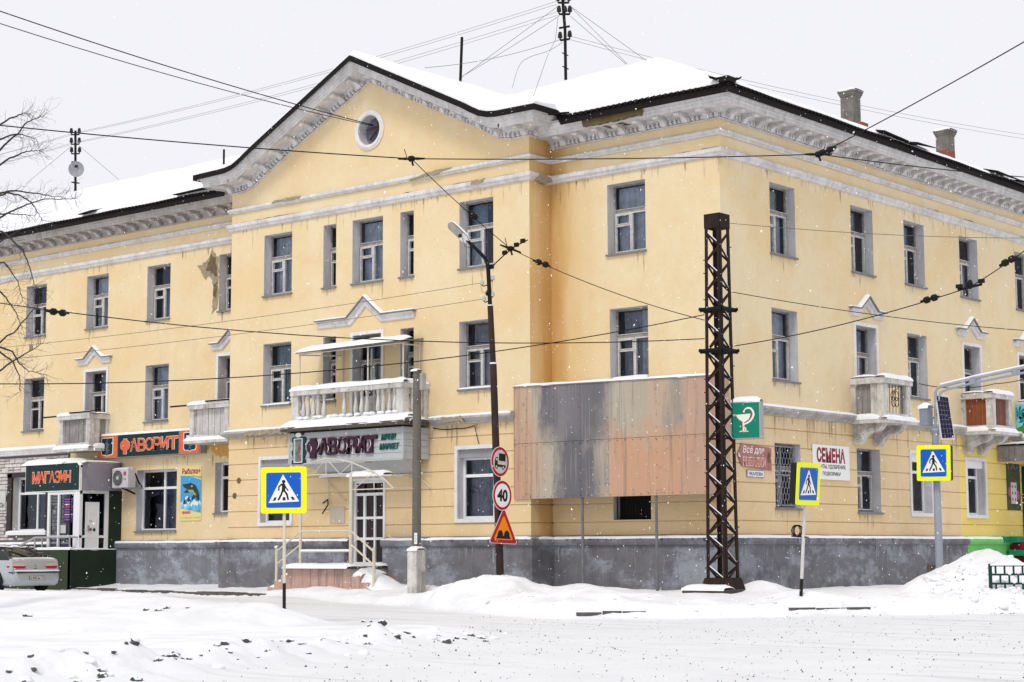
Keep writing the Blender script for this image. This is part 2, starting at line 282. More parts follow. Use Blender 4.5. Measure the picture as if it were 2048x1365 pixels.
class MB:
    """Collects shapes; build() links them as ONE mesh object. T maps local (s, height, out) to the world."""
    def __init__(s, T=None): s.v = []; s.f = []; s.m = []; s.T = T
    def add(s, vs, fs, m=0, raw=False):
        b = len(s.v)
        s.v += [tuple(p) if (raw or s.T is None) else s.T(p) for p in vs]
        for f in fs: s.f.append([b + i for i in f]); s.m.append(m)
    def box(s, x0, x1, y0, y1, z0, z1, m=0):
        if x1 < x0: x0, x1 = x1, x0
        if y1 < y0: y0, y1 = y1, y0
        if z1 < z0: z0, z1 = z1, z0
        vs = [(x, y, z) for z in (z0, z1) for y in (y0, y1) for x in (x0, x1)]
        s.add(vs, [(0, 2, 3, 1), (4, 5, 7, 6), (0, 1, 5, 4), (2, 6, 7, 3), (0, 4, 6, 2), (1, 3, 7, 5)], m)
    def quad(s, *p, m=0): s.add(p, [tuple(range(len(p)))], m)
    def prism(s, poly, c0, c1, m=0, mside=None):
        """poly in the (first, second) axes, counter-clockwise seen from +third; extruded c0..c1 along the third."""
        n = len(poly)
        a = sum(poly[i][0] * poly[(i + 1) % n][1] - poly[(i + 1) % n][0] * poly[i][1] for i in range(n))
        if a < 0: poly = poly[::-1]
        s.add([(p[0], p[1], c0) for p in poly] + [(p[0], p[1], c1) for p in poly], [tuple(range(n - 1, -1, -1)), tuple(range(n, 2 * n))], m)
        ms = m if mside is None else mside
        s.add([(p[0], p[1], c0) for p in poly] + [(p[0], p[1], c1) for p in poly], [(i, (i + 1) % n, n + (i + 1) % n, n + i) for i in range(n)], ms)
    def tube(s, pts, r, n=6, m=0, cap=True, raw=False):
        P = [Vector(p if (raw or s.T is None) else s.T(p)) for p in pts]
        rs = r if isinstance(r, (list, tuple)) else [r] * len(P)
        b = len(s.v); up = Vector((0, 0, 1)); prev = None
        for i, p in enumerate(P):
            t = ((P[i + 1] - p) if i == 0 else (p - P[i - 1]) if i == len(P) - 1 else (P[i + 1] - P[i - 1]))
            if t.length < 1e-9: t = Vector((0, 0, 1))
            t.normalize()
            if prev is None: a = t.cross(up if abs(t.z) < 0.95 else Vector((1, 0, 0)))
            else: a = prev - t * prev.dot(t)
            if a.length < 1e-6: a = t.orthogonal()
            a.normalize(); prev = a; c = t.cross(a)
            for k in range(n):
                q = 2 * math.pi * k / n
                s.v.append(tuple(p + (a * math.cos(q) + c * math.sin(q)) * rs[i]))
        for i in range(len(P) - 1):
            for k in range(n):
                s.f.append([b + i * n + k, b + i * n + (k + 1) % n, b + (i + 1) * n + (k + 1) % n, b + (i + 1) * n + k]); s.m.append(m)
        if cap:
            s.f.append([b + k for k in range(n - 1, -1, -1)]); s.m.append(m)
            e = b + (len(P) - 1) * n; s.f.append([e + k for k in range(n)]); s.m.append(m)
    def lathe(s, c, prof, n=10, m=0, axis='z'):
        """prof [(radius, along)] about a point c (world or local), axis z (world up), or 'd' (third local axis)."""
        b = len(s.v)
        for r, h in prof:
            for k in range(n):
                q = 2 * math.pi * k / n; x, y = r * math.cos(q), r * math.sin(q)
                if axis == 'z': p = (c[0] + x, c[1] + y, c[2] + h) if s.T is None else (c[0] + x, c[1] + h, c[2] - y)
                else: p = (c[0] + x, c[1] + y, c[2] + h)
                s.v.append(p if s.T is None else s.T(p))
        for i in range(len(prof) - 1):
            for k in range(n):
                s.f.append([b + i * n + k, b + i * n + (k + 1) % n, b + (i + 1) * n + (k + 1) % n, b + (i + 1) * n + k]); s.m.append(m)
        s.f.append([b + k for k in range(n - 1, -1, -1)]); s.m.append(m)
        e = b + (len(prof) - 1) * n; s.f.append([e + k for k in range(n)]); s.m.append(m)
    def blob(s, c, rx, ry, rz, n=8, rings=5, jit=0.0, m=0, seed=0):
        rd = random.Random(seed); b = len(s.v); T = s.T
        rows = []
        for i in range(rings + 1):
            th = math.pi * i / rings; row = []
            for k in range(n if 0 < i < rings else 1):
                ph = 2 * math.pi * k / n; j = 1 + rd.uniform(-jit, jit)
                p = (c[0] + rx * math.sin(th) * math.cos(ph) * j, c[1] + ry * math.sin(th) * math.sin(ph) * j, c[2] + rz * math.cos(th) * j)
                row.append(len(s.v)); s.v.append(p if T is None else T(p))
            rows.append(row)
        for i in range(rings):
            a, d = rows[i], rows[i + 1]
            for k in range(n):
                if len(a) == 1: f = [a[0], d[k], d[(k + 1) % n]]
                elif len(d) == 1: f = [a[k], d[0], a[(k + 1) % n]]
                else: f = [a[k], d[k], d[(k + 1) % n], a[(k + 1) % n]]
                s.f.append(f); s.m.append(m)
    def snow(s, s0, s1, z, d0, d1, h, seed=0, step=0.1, droop=0.02, m=0):
        """a soft cap of snow on a ledge: along the first axis, resting at height z, from d0 to d1 on the third axis."""
        n = max(3, int(abs(s1 - s0) / step)); K = 6; b = len(s.v)
        for i in range(n + 1):
            t = i / n; x = s0 + (s1 - s0) * t
            e = min(1, min(t, 1 - t) * abs(s1 - s0) / (h * 1.2) + 0.15); e = math.sqrt(e)
            hh = h * e * (0.72 + 0.55 * float(fbm(x * 2.1 + seed * 13.7, seed * 3.1, 3)))
            w = 1 + 0.25 * (float(fbm(x * 3.3 + 9.1, seed * 7.7, 3)) - 0.5)
            for k in range(K + 1):
                q = math.pi * k / K
                dd = (d0 + d1) / 2 - (d1 - d0) / 2 * math.cos(q) * (w if k > K / 2 else 1)
                zz = z + hh * math.sin(q) ** 0.6 - (droop if k == K else 0)
                p = (x, zz, dd); s.v.append(p if s.T is None else s.T(p))
        for i in range(n):
            for k in range(K):
                a = b + i * (K + 1) + k
                s.f.append([a, a + 1, a + K + 2, a + K + 1] if (d1 > d0) == (s1 > s0) else [a, a + K + 1, a + K + 2, a + 1]); s.m.append(m)
            a = b + i * (K + 1); s.f.append([a, a + K + 1, a + K + 1 + K, a + K]); s.m.append(m)
    def islands(s):
        p = list(range(len(s.v)))
        def find(i):
            while p[i] != i: p[i] = p[p[i]]; i = p[i]
            return i
        for f in s.f:
            for i in f[1:]: p[find(i)] = find(f[0])
        g = {}
        for f, m in zip(s.f, s.m): g.setdefault(find(f[0]), []).append((f, m))
        out = []
        for fs in g.values():
            q = MB(); idx = {}
            for f, m in fs:
                q.f.append([idx.setdefault(i, len(idx)) for i in f]); q.m.append(m)
            q.v = [s.v[i] for i in idx]; out.append(q)
        return out
    def build_each(s, name, mats, parent=None, **k):
        return [q.build(name, mats, parent, **k) for q in s.islands()]
    def build(s, name, mats, parent=None, smooth=False, kind=None, rot=None):
        if parent is not None and kind is None and name.endswith(('snow', 'snow_cap', 'snow_cover')):
            q = s.islands()
            if len(q) > 1:
                return [k.build(name, mats, parent, smooth, 'thing') for k in q][0]
        if kind == 'thing': kind = None
        me = bpy.data.meshes.new(name)
        o = wloc(parent) if parent is not None else Vector((0, 0, 0))
        me.from_pydata([(p[0] - o.x, p[1] - o.y, p[2] - o.z) for p in s.v], [], s.f)
        for m in (mats if isinstance(mats, (list, tuple)) else [mats]): me.materials.append(m)
        me.polygons.foreach_set('material_index', s.m)
        if smooth:
            me.polygons.foreach_set('use_smooth', [True] * len(s.f))
            me.set_sharp_from_angle(angle=R(40 if smooth is True else smooth))
        me.update()
        ob = bpy.data.objects.new(name, me); COL.objects.link(ob)
        if parent is not None: ob.parent = parent
        if kind: ob['kind'] = kind
        return ob
def thing(name, label, cat, loc=(0, 0, 0), rz=0, group=None):
    o = bpy.data.objects.new(name, None); COL.objects.link(o); o.empty_display_size = 0.2
    o.location = loc; o.rotation_euler = (0, 0, rz); return tag(o, label, cat, group)
def tag(o, label, cat, group=None):
    o['label'] = label; o['category'] = cat
    if group: o['group'] = group
    return o
def struct(o): o['kind'] = 'structure'; return o
def copy_part(src, parent, offset):
    c = src.copy(); COL.objects.link(c); c.parent = parent; c.location = offset
    return c
_txt = {}
def text2d(body, w, h, bold=0.0, shear=0.0, sp=1.0):
    """flat lettering: vertices scaled to a w x h box from (0,0), and the triangles."""
    key = (body, bold, shear, sp)
    if key not in _txt:
        c = bpy.data.curves.new('lettering', 'FONT'); c.body = body; c.offset = bold; c.shear = shear; c.space_character = sp; c.resolution_u = 3
        c.fill_mode = 'FRONT'
        o = bpy.data.objects.new('lettering', c); COL.objects.link(o)
        bpy.context.view_layer.update()
        me = bpy.data.meshes.new_from_object(o.evaluated_get(bpy.context.evaluated_depsgraph_get()))
        vs = [tuple(v.co) for v in me.vertices]; fs = [tuple(p.vertices) for p in me.polygons]
        bpy.data.objects.remove(o); bpy.data.curves.remove(c); bpy.data.meshes.remove(me)
        _txt[key] = (vs, fs)
    vs, fs = _txt[key]
    x0 = min(v[0] for v in vs); x1 = max(v[0] for v in vs); y0 = min(v[1] for v in vs); y1 = max(v[1] for v in vs)
    return [((v[0] - x0) / (x1 - x0) * w, (v[1] - y0) / (y1 - y0) * h) for v in vs], fs
def put_text(mb, body, s, z, w, h, d, m=0, bold=0.0, shear=0.0, sp=1.0, warp=None, thick=0.0):
    vs, fs = text2d(body, w, h, bold, shear, sp)
    if warp: vs = [warp(*v) for v in vs]
    mb.add([(s + x, z + y, d) for x, y in vs], fs, m)
    if thick:
        from collections import Counter
        ed = Counter(); dr = {}
        for f in fs:
            for i in range(len(f)):
                a, b = f[i], f[(i + 1) % len(f)]; ed[frozenset((a, b))] += 1; dr[frozenset((a, b))] = (a, b)
        n = len(vs)
        mb.add([(s + x, z + y, d) for x, y in vs] + [(s + x, z + y, d - thick) for x, y in vs],
               [(dr[k][1], dr[k][0], dr[k][0] + n, dr[k][1] + n) for k, c in ed.items() if c == 1], m)
def strip(pts, wd):
    """a thick 2D polyline as quads plus round joints"""
    out = []
    for (a, b), w0 in zip(zip(pts[:-1], pts[1:]), (wd if isinstance(wd, (list, tuple)) else [wd] * len(pts))):
        dx, dy = b[0] - a[0], b[1] - a[1]; L = math.hypot(dx, dy) or 1; nx, ny = -dy / L * w0 / 2, dx / L * w0 / 2
        out.append([(a[0] + nx, a[1] + ny), (a[0] - nx, a[1] - ny), (b[0] - nx, b[1] - ny), (b[0] + nx, b[1] + ny)])
    return out
def circ(cx, cy, r, n=18, ry=None): return [(cx + r * math.cos(2 * math.pi * k / n), cy + (ry or r) * math.sin(2 * math.pi * k / n)) for k in range(n)]
def flat(mb, poly, d, m=0):
    n = len(poly)
    a = sum(poly[i][0] * poly[(i + 1) % n][1] - poly[(i + 1) % n][0] * poly[i][1] for i in range(n))
    if a < 0: poly = poly[::-1]
    tri = tessellate_polygon([[Vector((p[0], p[1], 0)) for p in poly]])
    fs = []
    for t in tri:
        p, q, r = (poly[i] for i in t)
        fs.append(t if (q[0] - p[0]) * (r[1] - p[1]) - (r[0] - p[0]) * (q[1] - p[1]) > 0 else (t[0], t[2], t[1]))
    mb.add([(p[0], p[1], d) for p in poly], fs, m)

# ------------------------------------------------------------------ the building
W, RC, XC, YL = 11.86, 0.90, 17.26, 1.30
FL = frame((0, YL, 0), (1, 0, 0), (0, -1, 0))
FA = frame((0, 0, 0), (1, 0, 0), (0, -1, 0))
FR = frame((0, RC, 0), (1, 0, 0), (0, -1, 0))
FB = frame((XC, 0, 0), (0, 1, 0), (1, 0, 0))
FRET = frame((W, 0, 0), (0, 1, 0), (1, 0, 0))
BL = thing('apartment_building', 'three storey yellow stucco corner building with white cornice and snowy roof', 'building', (8, 4, 0))

def sweep_plan(mb, path, prof, z0=0.0, m=0, cap=True, closed=True):
    n = len(path); rows = []
    for i, p in enumerate(path):
        ds = []
        if i > 0: ds.append((p[0] - path[i - 1][0], p[1] - path[i - 1][1]))
        if i < n - 1: ds.append((path[i + 1][0] - p[0], path[i + 1][1] - p[1]))
        ns = []
        for dx, dy in ds:
            L = math.hypot(dx, dy); ns.append((dy / L, -dx / L))
        if len(ns) == 1: o = ns[0]
        else:
            k = 1 + ns[0][0] * ns[1][0] + ns[0][1] * ns[1][1]
            o = ((ns[0][0] + ns[1][0]) / k, (ns[0][1] + ns[1][1]) / k)
        rows.append([(p[0] + o[0] * d, p[1] + o[1] * d, z0 + h) for d, h in prof])
    _skin(mb, rows, m, cap, closed)
def sweep_sz(mb, F, path, prof, m=0, cap=True):
    """a moulding along a path drawn on the facade: prof [(out, up across the path)]"""
    n = len(path); rows = []
    for i, p in enumerate(path):
        ns = []
        if i > 0: dx, dz = p[0] - path[i - 1][0], p[1] - path[i - 1][1]; L = math.hypot(dx, dz); ns.append((-dz / L, dx / L))
        if i < n - 1: dx, dz = path[i + 1][0] - p[0], path[i + 1][1] - p[1]; L = math.hypot(dx, dz); ns.append((-dz / L, dx / L))
        if len(ns) == 1: o = ns[0]
        else:
            k = 1 + ns[0][0] * ns[1][0] + ns[0][1] * ns[1][1]; o = ((ns[0][0] + ns[1][0]) / k, (ns[0][1] + ns[1][1]) / k)
        rows.append([F((p[0] + o[0] * h, p[1] + o[1] * h, d)) for d, h in prof])
    _skin(mb, rows, m, cap, True)
def _skin(mb, rows, m, cap, closed):
    K = len(rows[0]); b = len(mb.v)
    for r in rows: mb.v += [tuple(p) for p in r]
    for i in range(len(rows) - 1):
        for k in range(K if closed else K - 1):
            k2 = (k + 1) % K
            mb.f.append([b + i * K + k, b + (i + 1) * K + k, b + (i + 1) * K + k2, b + i * K + k2]); mb.m.append(m)
    if cap:
        mb.f.append([b + k for k in range(K)]); mb.m.append(m)
        e = b + (len(rows) - 1) * K; mb.f.append([e + k for k in range(K - 1, -1, -1)]); mb.m.append(m)
def dens(path, step=0.5):
    out = [path[0]]
    for a, b in zip(path[:-1], path[1:]):
        n = max(1, int(math.hypot(b[0] - a[0], b[1] - a[1]) / step))
        out += [(a[0] + (b[0] - a[0]) * k / n, a[1] + (b[1] - a[1]) * k / n) for k in range(1, n + 1)]
    return out

def wall(F, s0, s1, z0, z1, ops, mats, joints=(), name='wall', zlow=None, rv=0.28):
    """a stucco wall with real openings (s0, s1, z0, z1[, reveal]) and recessed joints; slot 0 wall, 1 reveal, 2 lower storey."""
    mb = MB(F)
    S_ = sorted({s0, s1, *[o[0] for o in ops], *[o[1] for o in ops]}); S_ = [x for x in S_ if s0 <= x <= s1]
    Z_ = {z0, z1, *[o[2] for o in ops], *[o[3] for o in ops]}
    if zlow: Z_.add(zlow)
    for j in joints: Z_ |= {j - 0.013, j + 0.013}
    Z_ = sorted(z for z in Z_ if z0 <= z <= z1)
    for a, b in zip(S_[:-1], S_[1:]):
        for c, d in zip(Z_[:-1], Z_[1:]):
            sm, zm = (a + b) / 2, (c + d) / 2
            if any(o[0] < sm < o[1] and o[2] < zm < o[3] for o in ops): continue
            j = any(abs(zm - q) < 0.012 for q in joints); m = 2 if (zlow and zm < zlow) else 0
            if j:
                e = -0.03
                mb.quad((a, c, e), (b, c, e), (b, d, e), (a, d, e), m=m)
                mb.quad((a, c, 0), (b, c, 0), (b, c, e), (a, c, e), m=m); mb.quad((a, d, e), (b, d, e), (b, d, 0), (a, d, 0), m=m)
            else: mb.quad((a, c, 0), (b, c, 0), (b, d, 0), (a, d, 0), m=m)
    for o in ops:
        r = -(o[4] if len(o) > 4 else rv) - 0.09; a, b, c, d = o[:4]
        mb.quad((a, c, r), (a, c, 0), (a, d, 0), (a, d, r), m=1); mb.quad((b, c, 0), (b, c, r), (b, d, r), (b, d, 0), m=1)
        mb.quad((a, d, 0), (b, d, 0), (b, d, r), (a, d, r), m=1); mb.quad((a, c, r), (b, c, r), (b, c, 0), (a, c, 0), m=1)
    return mb.build(name, mats, BL)

def ring(mb, s0, s1, z0, z1, t, d0, d1, m=0):
    mb.box(s0, s1, z0, z0 + t, d0, d1, m); mb.box(s0, s1, z1 - t, z1, d0, d1, m)
    mb.box(s0, s0 + t, z0 + t, z1 - t, d0, d1, m); mb.box(s1 - t, s1, z0 + t, z1 - t, d0, d1, m)

wcount = [0]
DRIPS = {}
def drips(F, s0, s1, z, n, l0, l1, mt=None, d=.004, w=(.012, .05)):
    mb = DRIPS.setdefault((mt or STAIN).name, MB()); rd = random.Random(int(abs(s0) * 97 + z * 31 + n))
    for k in range(n):
        s = rd.uniform(s0, s1); L = rd.uniform(l0, l1) * (1 if rd.random() < .35 else .5); a = rd.uniform(*w); e = rd.uniform(-.01, .01); dd = d + .0001 * k
        pts = [(s - a, z, dd), (s + a, z, dd), (s + a * .8 + e, z - L * .5, dd), (s + e, z - L, dd), (s - a * .8 + e, z - L * .55, dd)]
        mb.add([F(p) for p in pts], [(0, 4, 3, 2, 1)])
def window(F, s0, s1, z0, z1, style='old', dep=0.28, sill=True, curt=None, snow=True, sill_snow=0.03):
    """window part of the building: frame mesh, with panes, sill, curtain and snow as its sub-parts."""
    wcount[0] += 1; rd = random.Random(wcount[0])
    mb = MB(F); D0, D1 = -dep - 0.07, -dep; w, h = s1 - s0, z1 - z0; panes = []
    if style in ('old', 'narrow', 'door'):
        ring(mb, s0, s1, z0, z1, 0.045, D0, D1, 0)
        zt = z0 + h * (0.62 if style != 'door' else 0.70); mb.box(s0 + .055, s1 - .055, zt - 0.04, zt + 0.04, D0, D1 + 0.012, 0)
        mb.box(s0 + .055, s1 - .055, zt + 0.04, zt + 0.055, D0, D1 + 0.035, 1)
        panes.append((s0 + .055, s1 - .055, zt + .055, z1 - .055))
        sm = s0 + w * rd.uniform(0.47, 0.51)
        cols = [(s0 + .055, sm), (sm, s1 - .055)] if style != 'narrow' else [(s0 + .055, s1 - .055)]
        zl = z0 + .055
        for ci, (a, b) in enumerate(cols):
            t = 0.036; ring(mb, a + .004, b - .004, zl, zt - .044, t, D0 + .01, D1 + .022, 1)
            a2, b2, c2, d2 = a + t, b - t, zl + t, zt - .044 - t
            if style == 'door':
                zp = z0 + 0.75; mb.box(a2, b2, c2, zp, D0 + .02, D1, 1); mb.box(a2 + .05, b2 - .05, c2 + .06, zp - .08, D1 - .005, D1 + .012, 1)
                panes.append((a2, b2, zp, d2))
            elif ci == 0:
                zf = c2 + (d2 - c2) * 0.70; mb.box(a2, b2, zf - .022, zf + .022, D0 + .01, D1 + .022, 1)
                panes.append((a2, b2, c2, zf - .022))
                ring(mb, a2 + .003, b2 - .003, zf + .026, d2 - .003, .024, D0 + .015, D1 + .035, 1 if rd.random() < .8 else 0)
                panes.append((a2 + .025, b2 - .025, zf + .05, d2 - .025))
            else: panes.append((a2, b2, c2, d2))
        mats = [WOOD_D, WOOD_L]
    else:                                                        # plastic shop windows
        t = 0.07; ring(mb, s0, s1, z0, z1, t, D0, D1, 0)
        zt = z0 + h * 0.70; mb.box(s0 + t, s1 - t, zt - .04, zt + .04, D0, D1 + .01, 0)
        cols = [(s0 + t, s0 + w * .56 - .035), (s0 + w * .56 + .035, s1 - t)] if style == 'shop' else [(s0 + t, s1 - t)]
        if style == 'shop': mb.box(s0 + w * .56 - .035, s0 + w * .56 + .035, z0 + t, z1 - t, D0, D1 + .006, 0)
        for a, b in cols: panes += [(a, b, z0 + t, zt - .04), (a, b, zt + .04, z1 - t)]
        mats = [PVC]
    ob = mb.build('window', mats, BL)
    for a, b, c, d in panes:
        p = MB(F); p.quad((a, c, D0 + .03), (b, c, D0 + .03), (b, d, D0 + .03), (a, d, D0 + .03)); p.build('pane', GLASS, ob)
    if curt is None: curt = rd.choice([(), (0,), (1,), (2,), (3,), (1, 0), (3,), ()])
    for ci in curt:
        c = MB(F); full = rd.random() < .5; side = rd.random() < .5
        if full: a, b = s0 + .03, s1 - .03
        elif side: a, b = s1 - w * rd.uniform(.3, .55), s1 - .03
        else: a, b = s0 + .03, s0 + w * rd.uniform(.3, .6)
        top = z1 - .05 if rd.random() < .6 else z0 + h * .6
        n = max(6, int((b - a) / .05)); rows = []
        for i in range(n + 1):
            x = a + (b - a) * i / n; dd = D0 - .12 - .05 * ci + .025 * math.sin(i * 2.1 + ci); rows.append((x, dd))
        for (x0, e0), (x1, e1) in zip(rows[:-1], rows[1:]): c.quad((x0, z0 + .02, e0), (x1, z0 + .02, e1), (x1, top, e1), (x0, top, e0))
        c.build('curtain', CURT[ci], ob, smooth=True)
    snow = snow and z0 < 6 and F in (FA, FR)
    if sill:
        drips(F, s0 - .05, s1 + .05, z0 - .06, int(2 + w * 4), .1, .6)
        q = MB(F); q.add([(s0 - .03, z0 + .03, -dep), (s1 + .03, z0 + .03, -dep), (s1 + .03, z0 - .01, .07), (s0 - .03, z0 - .01, .07),
                          (s0 - .03, z0 - .05, -dep), (s1 + .03, z0 - .05, -dep), (s1 + .03, z0 - .06, .07), (s0 - .03, z0 - .06, .07)],
                         [(0, 3, 2, 1), (3, 7, 6, 2), (0, 4, 7, 3), (1, 2, 6, 5), (4, 5, 6, 7)]); sb = q.build('sill', SILLM, ob)
        if snow:
            q = MB(F); q.snow(s0 + .02, s1 - .02, z0 - .005 + .02, -.22, .05, sill_snow, wcount[0]); q.build('snow_cap', SNOW, ob, smooth=True)
    return ob
def outline(F, s0, s1, z0, z1, t=.1, mt=None, bottom=False, name='window_surround'):
    mb = MB(F); mb.box(s0 - t, s0, z0, z1 + t, 0, .035); mb.box(s1, s1 + t, z0, z1 + t, 0, .035); mb.box(s0, s1, z1, z1 + t, 0, .035)
    if bottom: mb.box(s0 - t, s1 + t, z0 - t, z0, 0, .05)
    return mb.build(name, mt or WHITE, BL)

Z3, Z3T, Z2, Z2T = 8.84, 10.67, 5.55, 7.38
J = [1.95, 2.42, 2.89, 3.36, 3.83, 4.28]
# left wing
LW = [-19.6, -16.05, -12.55, -9.02, -5.73, -2.10]
opsL = [(s, s + 1.2, Z3, Z3T - .02) for s in LW] + [(s, s + 1.2, Z2 - .06, Z2T - .04) for s in (-19.6, -12.55, -5.73)]
opsL += [(-16.0, -14.8, 4.9, 7.34), (-8.95, -7.80, 4.9, 7.34), (-2.05, -0.90, 4.9, 7.38)]
opsL += [(-13.0, -10.98, 1.98, 3.86, .22), (-6.08, -4.02, 1.92, 3.9, .25), (-2.15, -0.98, 2.45, 4.02, .25)]
wall(FL, -24, 0, 1.3, 12.25, opsL, [STUCCO, REVEAL, STUCCO_YEL if False else STUCCO], zlow=4.62)
# projecting bay
opsA = [(1.49, 2.71, Z3, Z3T), (4.05, 4.58, Z3, Z3T), (5.25, 6.47, Z3, Z3T), (7.15, 7.67, Z3, Z3T), (9.38, 10.60, Z3, Z3T)]
opsA += [(1.50, 2.72, Z2, Z2T), (4.07, 4.60, Z2, Z2T), (5.31, 6.44, 4.86, 7.33), (7.17, 7.68, Z2, Z2T), (9.37, 10.58, Z2, Z2T)]
opsA += [(1.47, 2.75, 2.07, 3.92, .2), (5.30, 6.55, .86, 3.20, .15), (9.32, 10.60, 2.08, 3.93, .22)]
wall(FA, 0, W, .8, 12.0, opsA, [STUCCO, REVEAL, STUCCO_LOW], J, zlow=4.62)
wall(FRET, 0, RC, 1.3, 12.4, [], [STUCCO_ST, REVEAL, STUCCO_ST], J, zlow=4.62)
wall(frame((0, YL, 0), (0, -1, 0), (-1, 0, 0)), 0, YL, 1.3, 12.6, [], [STUCCO, REVEAL, STUCCO_LOW], J, zlow=4.62)
# right part
opsR = [(13.75, 14.97, 8.86, 10.69), (13.79, 15.01, 5.57, 7.42), (13.85, 15.03, 2.0, 2.62, .2)]
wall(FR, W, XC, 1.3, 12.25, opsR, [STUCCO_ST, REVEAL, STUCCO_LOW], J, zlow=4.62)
# side facade
BW = [3.18, 7.31, 10.35, 13.82, 17.68, 21.6, 25.4]
opsB = [(s, s + 1.23, 8.82, 10.66) for s in BW]
opsB += [(3.16, 4.41, Z2, 7.39), (7.40, 8.54, 4.86, 7.33), (10.38, 11.55, Z2, 7.38), (13.86, 14.95, 4.86, 7.33), (17.69, 18.8, 4.86, 7.33), (21.6, 22.8, Z2, 7.38)]
opsB += [(3.17, 4.42, 2.29, 3.93, .26), (7.32, 8.60, 2.24, 3.96, .26), (10.37, 11.58, 2.25, 3.93, .24), (13.84, 15.02, 2.24, 3.86, .24), (18.0, 19.3, 1.3, 3.6, .3)]
wall(FB, RC, 13.38, 1.3, 12.25, [o for o in opsB if o[1] < 13.4], [STUCCO_B, REVEAL, STUCCO_LOW], J, zlow=4.62)
wall(FB, 13.38, 34, 1.3, 12.25, [o for o in opsB if o[0] > 13.4], [STUCCO_B, REVEAL, STUCCO_YEL], J, zlow=4.5)
# unlit rooms behind the windows
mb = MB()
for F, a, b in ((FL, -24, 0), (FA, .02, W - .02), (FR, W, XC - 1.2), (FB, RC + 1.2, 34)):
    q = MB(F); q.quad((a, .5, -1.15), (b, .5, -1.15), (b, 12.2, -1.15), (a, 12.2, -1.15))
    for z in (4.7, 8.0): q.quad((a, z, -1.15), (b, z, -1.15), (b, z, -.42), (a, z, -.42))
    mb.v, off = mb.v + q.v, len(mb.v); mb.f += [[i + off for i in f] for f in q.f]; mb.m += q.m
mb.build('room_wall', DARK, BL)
# rear walls so the building is closed from behind
mb = MB(); mb.quad((-24, 14, 0), (-24, 1.3, 0), (-24, 1.3, 12.3), (-24, 14, 12.3)); mb.quad((3.5, 14, 0), (-24, 14, 0), (-24, 14, 12.3), (3.5, 14, 12.3))
mb.quad((3.5, 34, 0), (3.5, 14, 0), (3.5, 14, 12.3), (3.5, 34, 12.3)); mb.quad((XC, 34, 0), (3.5, 34, 0), (3.5, 34, 12.3), (XC, 34, 12.3))
mb.build('rear_wall', STUCCO_OLD, BL)

cset = {0: (0,), 1: (1,), 2: (2,), 3: (3,), 4: ()}
for i, s in enumerate(LW): window(FL, s, s + 1.2, Z3, Z3T - .02, curt=[(), (3,), (3,), (0, 3), (3,), (0,)][i])
for s, c in ((-19.6, ()), (-12.55, ()), (-5.73, (0, 1))): window(FL, s, s + 1.2, Z2 - .06, Z2T - .04, curt=c)
for s in (-16.0, -8.95, -2.05): window(FL, s, s + 1.15, 4.9, 7.34 if s < -5 else 7.38, 'door', sill=False, curt=(3,)); outline(FL, s, s + 1.15, 4.9, 7.34 if s < -5 else 7.38)
window(FL, -13.0, -10.98, 1.98, 3.86, 'shop', .22, sill=False, curt=()); window(FL, -6.08, -4.02, 1.92, 3.9, 'shop', .25, curt=(), snow=False)
window(FL, -2.15, -.98, 2.45, 4.02, 'one', .25, curt=(0,), snow=False)
for i, o in enumerate(opsA[:10]):
    st = 'door' if i == 7 else 'narrow' if o[1] - o[0] < .8 else 'old'
    window(FA, *o[:4], st, sill=i != 7, curt=[(0, 1), (3,), (0, 1), (2,), (0, 1), (1, 2), (3,), (1, 3), (), (0, 3)][i])
outline(FA, 5.31, 6.44, 4.86, 7.33)
window(FA, 1.47, 2.75, 2.07, 3.72, 'one', .2, sill=False, curt=()); window(FA, 9.32, 10.60, 2.08, 3.72, 'one', .22, sill=False, curt=(3,))
for a, b in ((1.47, 2.75), (9.32, 10.60)):
    outline(FA, a, b, 2.08, 3.93, .1, bottom=True)
    mb = MB(FA); mb.box(a, b, 3.70, 3.93, -.26, -.06); mb.build('shutter_box', GREYM, BL)
window(FR, *opsR[0][:4], curt=(2, 0)); window(FR, *opsR[1][:4], curt=(0, 3), sill_snow=.08)
mb = MB(FR)
for k in range(12): mb.box(13.9 + k * .098, 13.915 + k * .098, 2.0, 2.62, -.1, -.085)
mb.box(13.85, 15.03, 2.0, 2.62, -.29, -.28); mb.build('basement_opening', BLACK, BL)
for i, o in enumerate(opsB[:7]): window(FB, *o[:4], dep=.26, curt=[(2, 0), (2, 3), (1, 2), (0,), (2,), (1,), ()][i])
for i, o in enumerate(opsB[7:13]):
    st = 'door' if o[2] < 5 else 'old'
    window(FB, *o[:4], st, dep=.26, sill=st == 'old', curt=[(2, 0), (0, 3), (2, 2), (0,), (1,), ()][i])
    if st == 'door': outline(FB, *o[:4])
for i, o in enumerate(opsB[13:17]):
    window(FB, *o[:4], 'old' if i < 2 else 'one', o[4], sill=i < 2, curt=[(), (2,), (), (3,)][i], snow=i < 1)
    if i > 1: outline(FB, o[0], o[1], o[2], o[3], .1, bottom=True); q = MB(FB); q.box(o[0], o[1], o[3] - .22, o[3], -.27, -.06); q.build('shutter_box', PVC, BL)
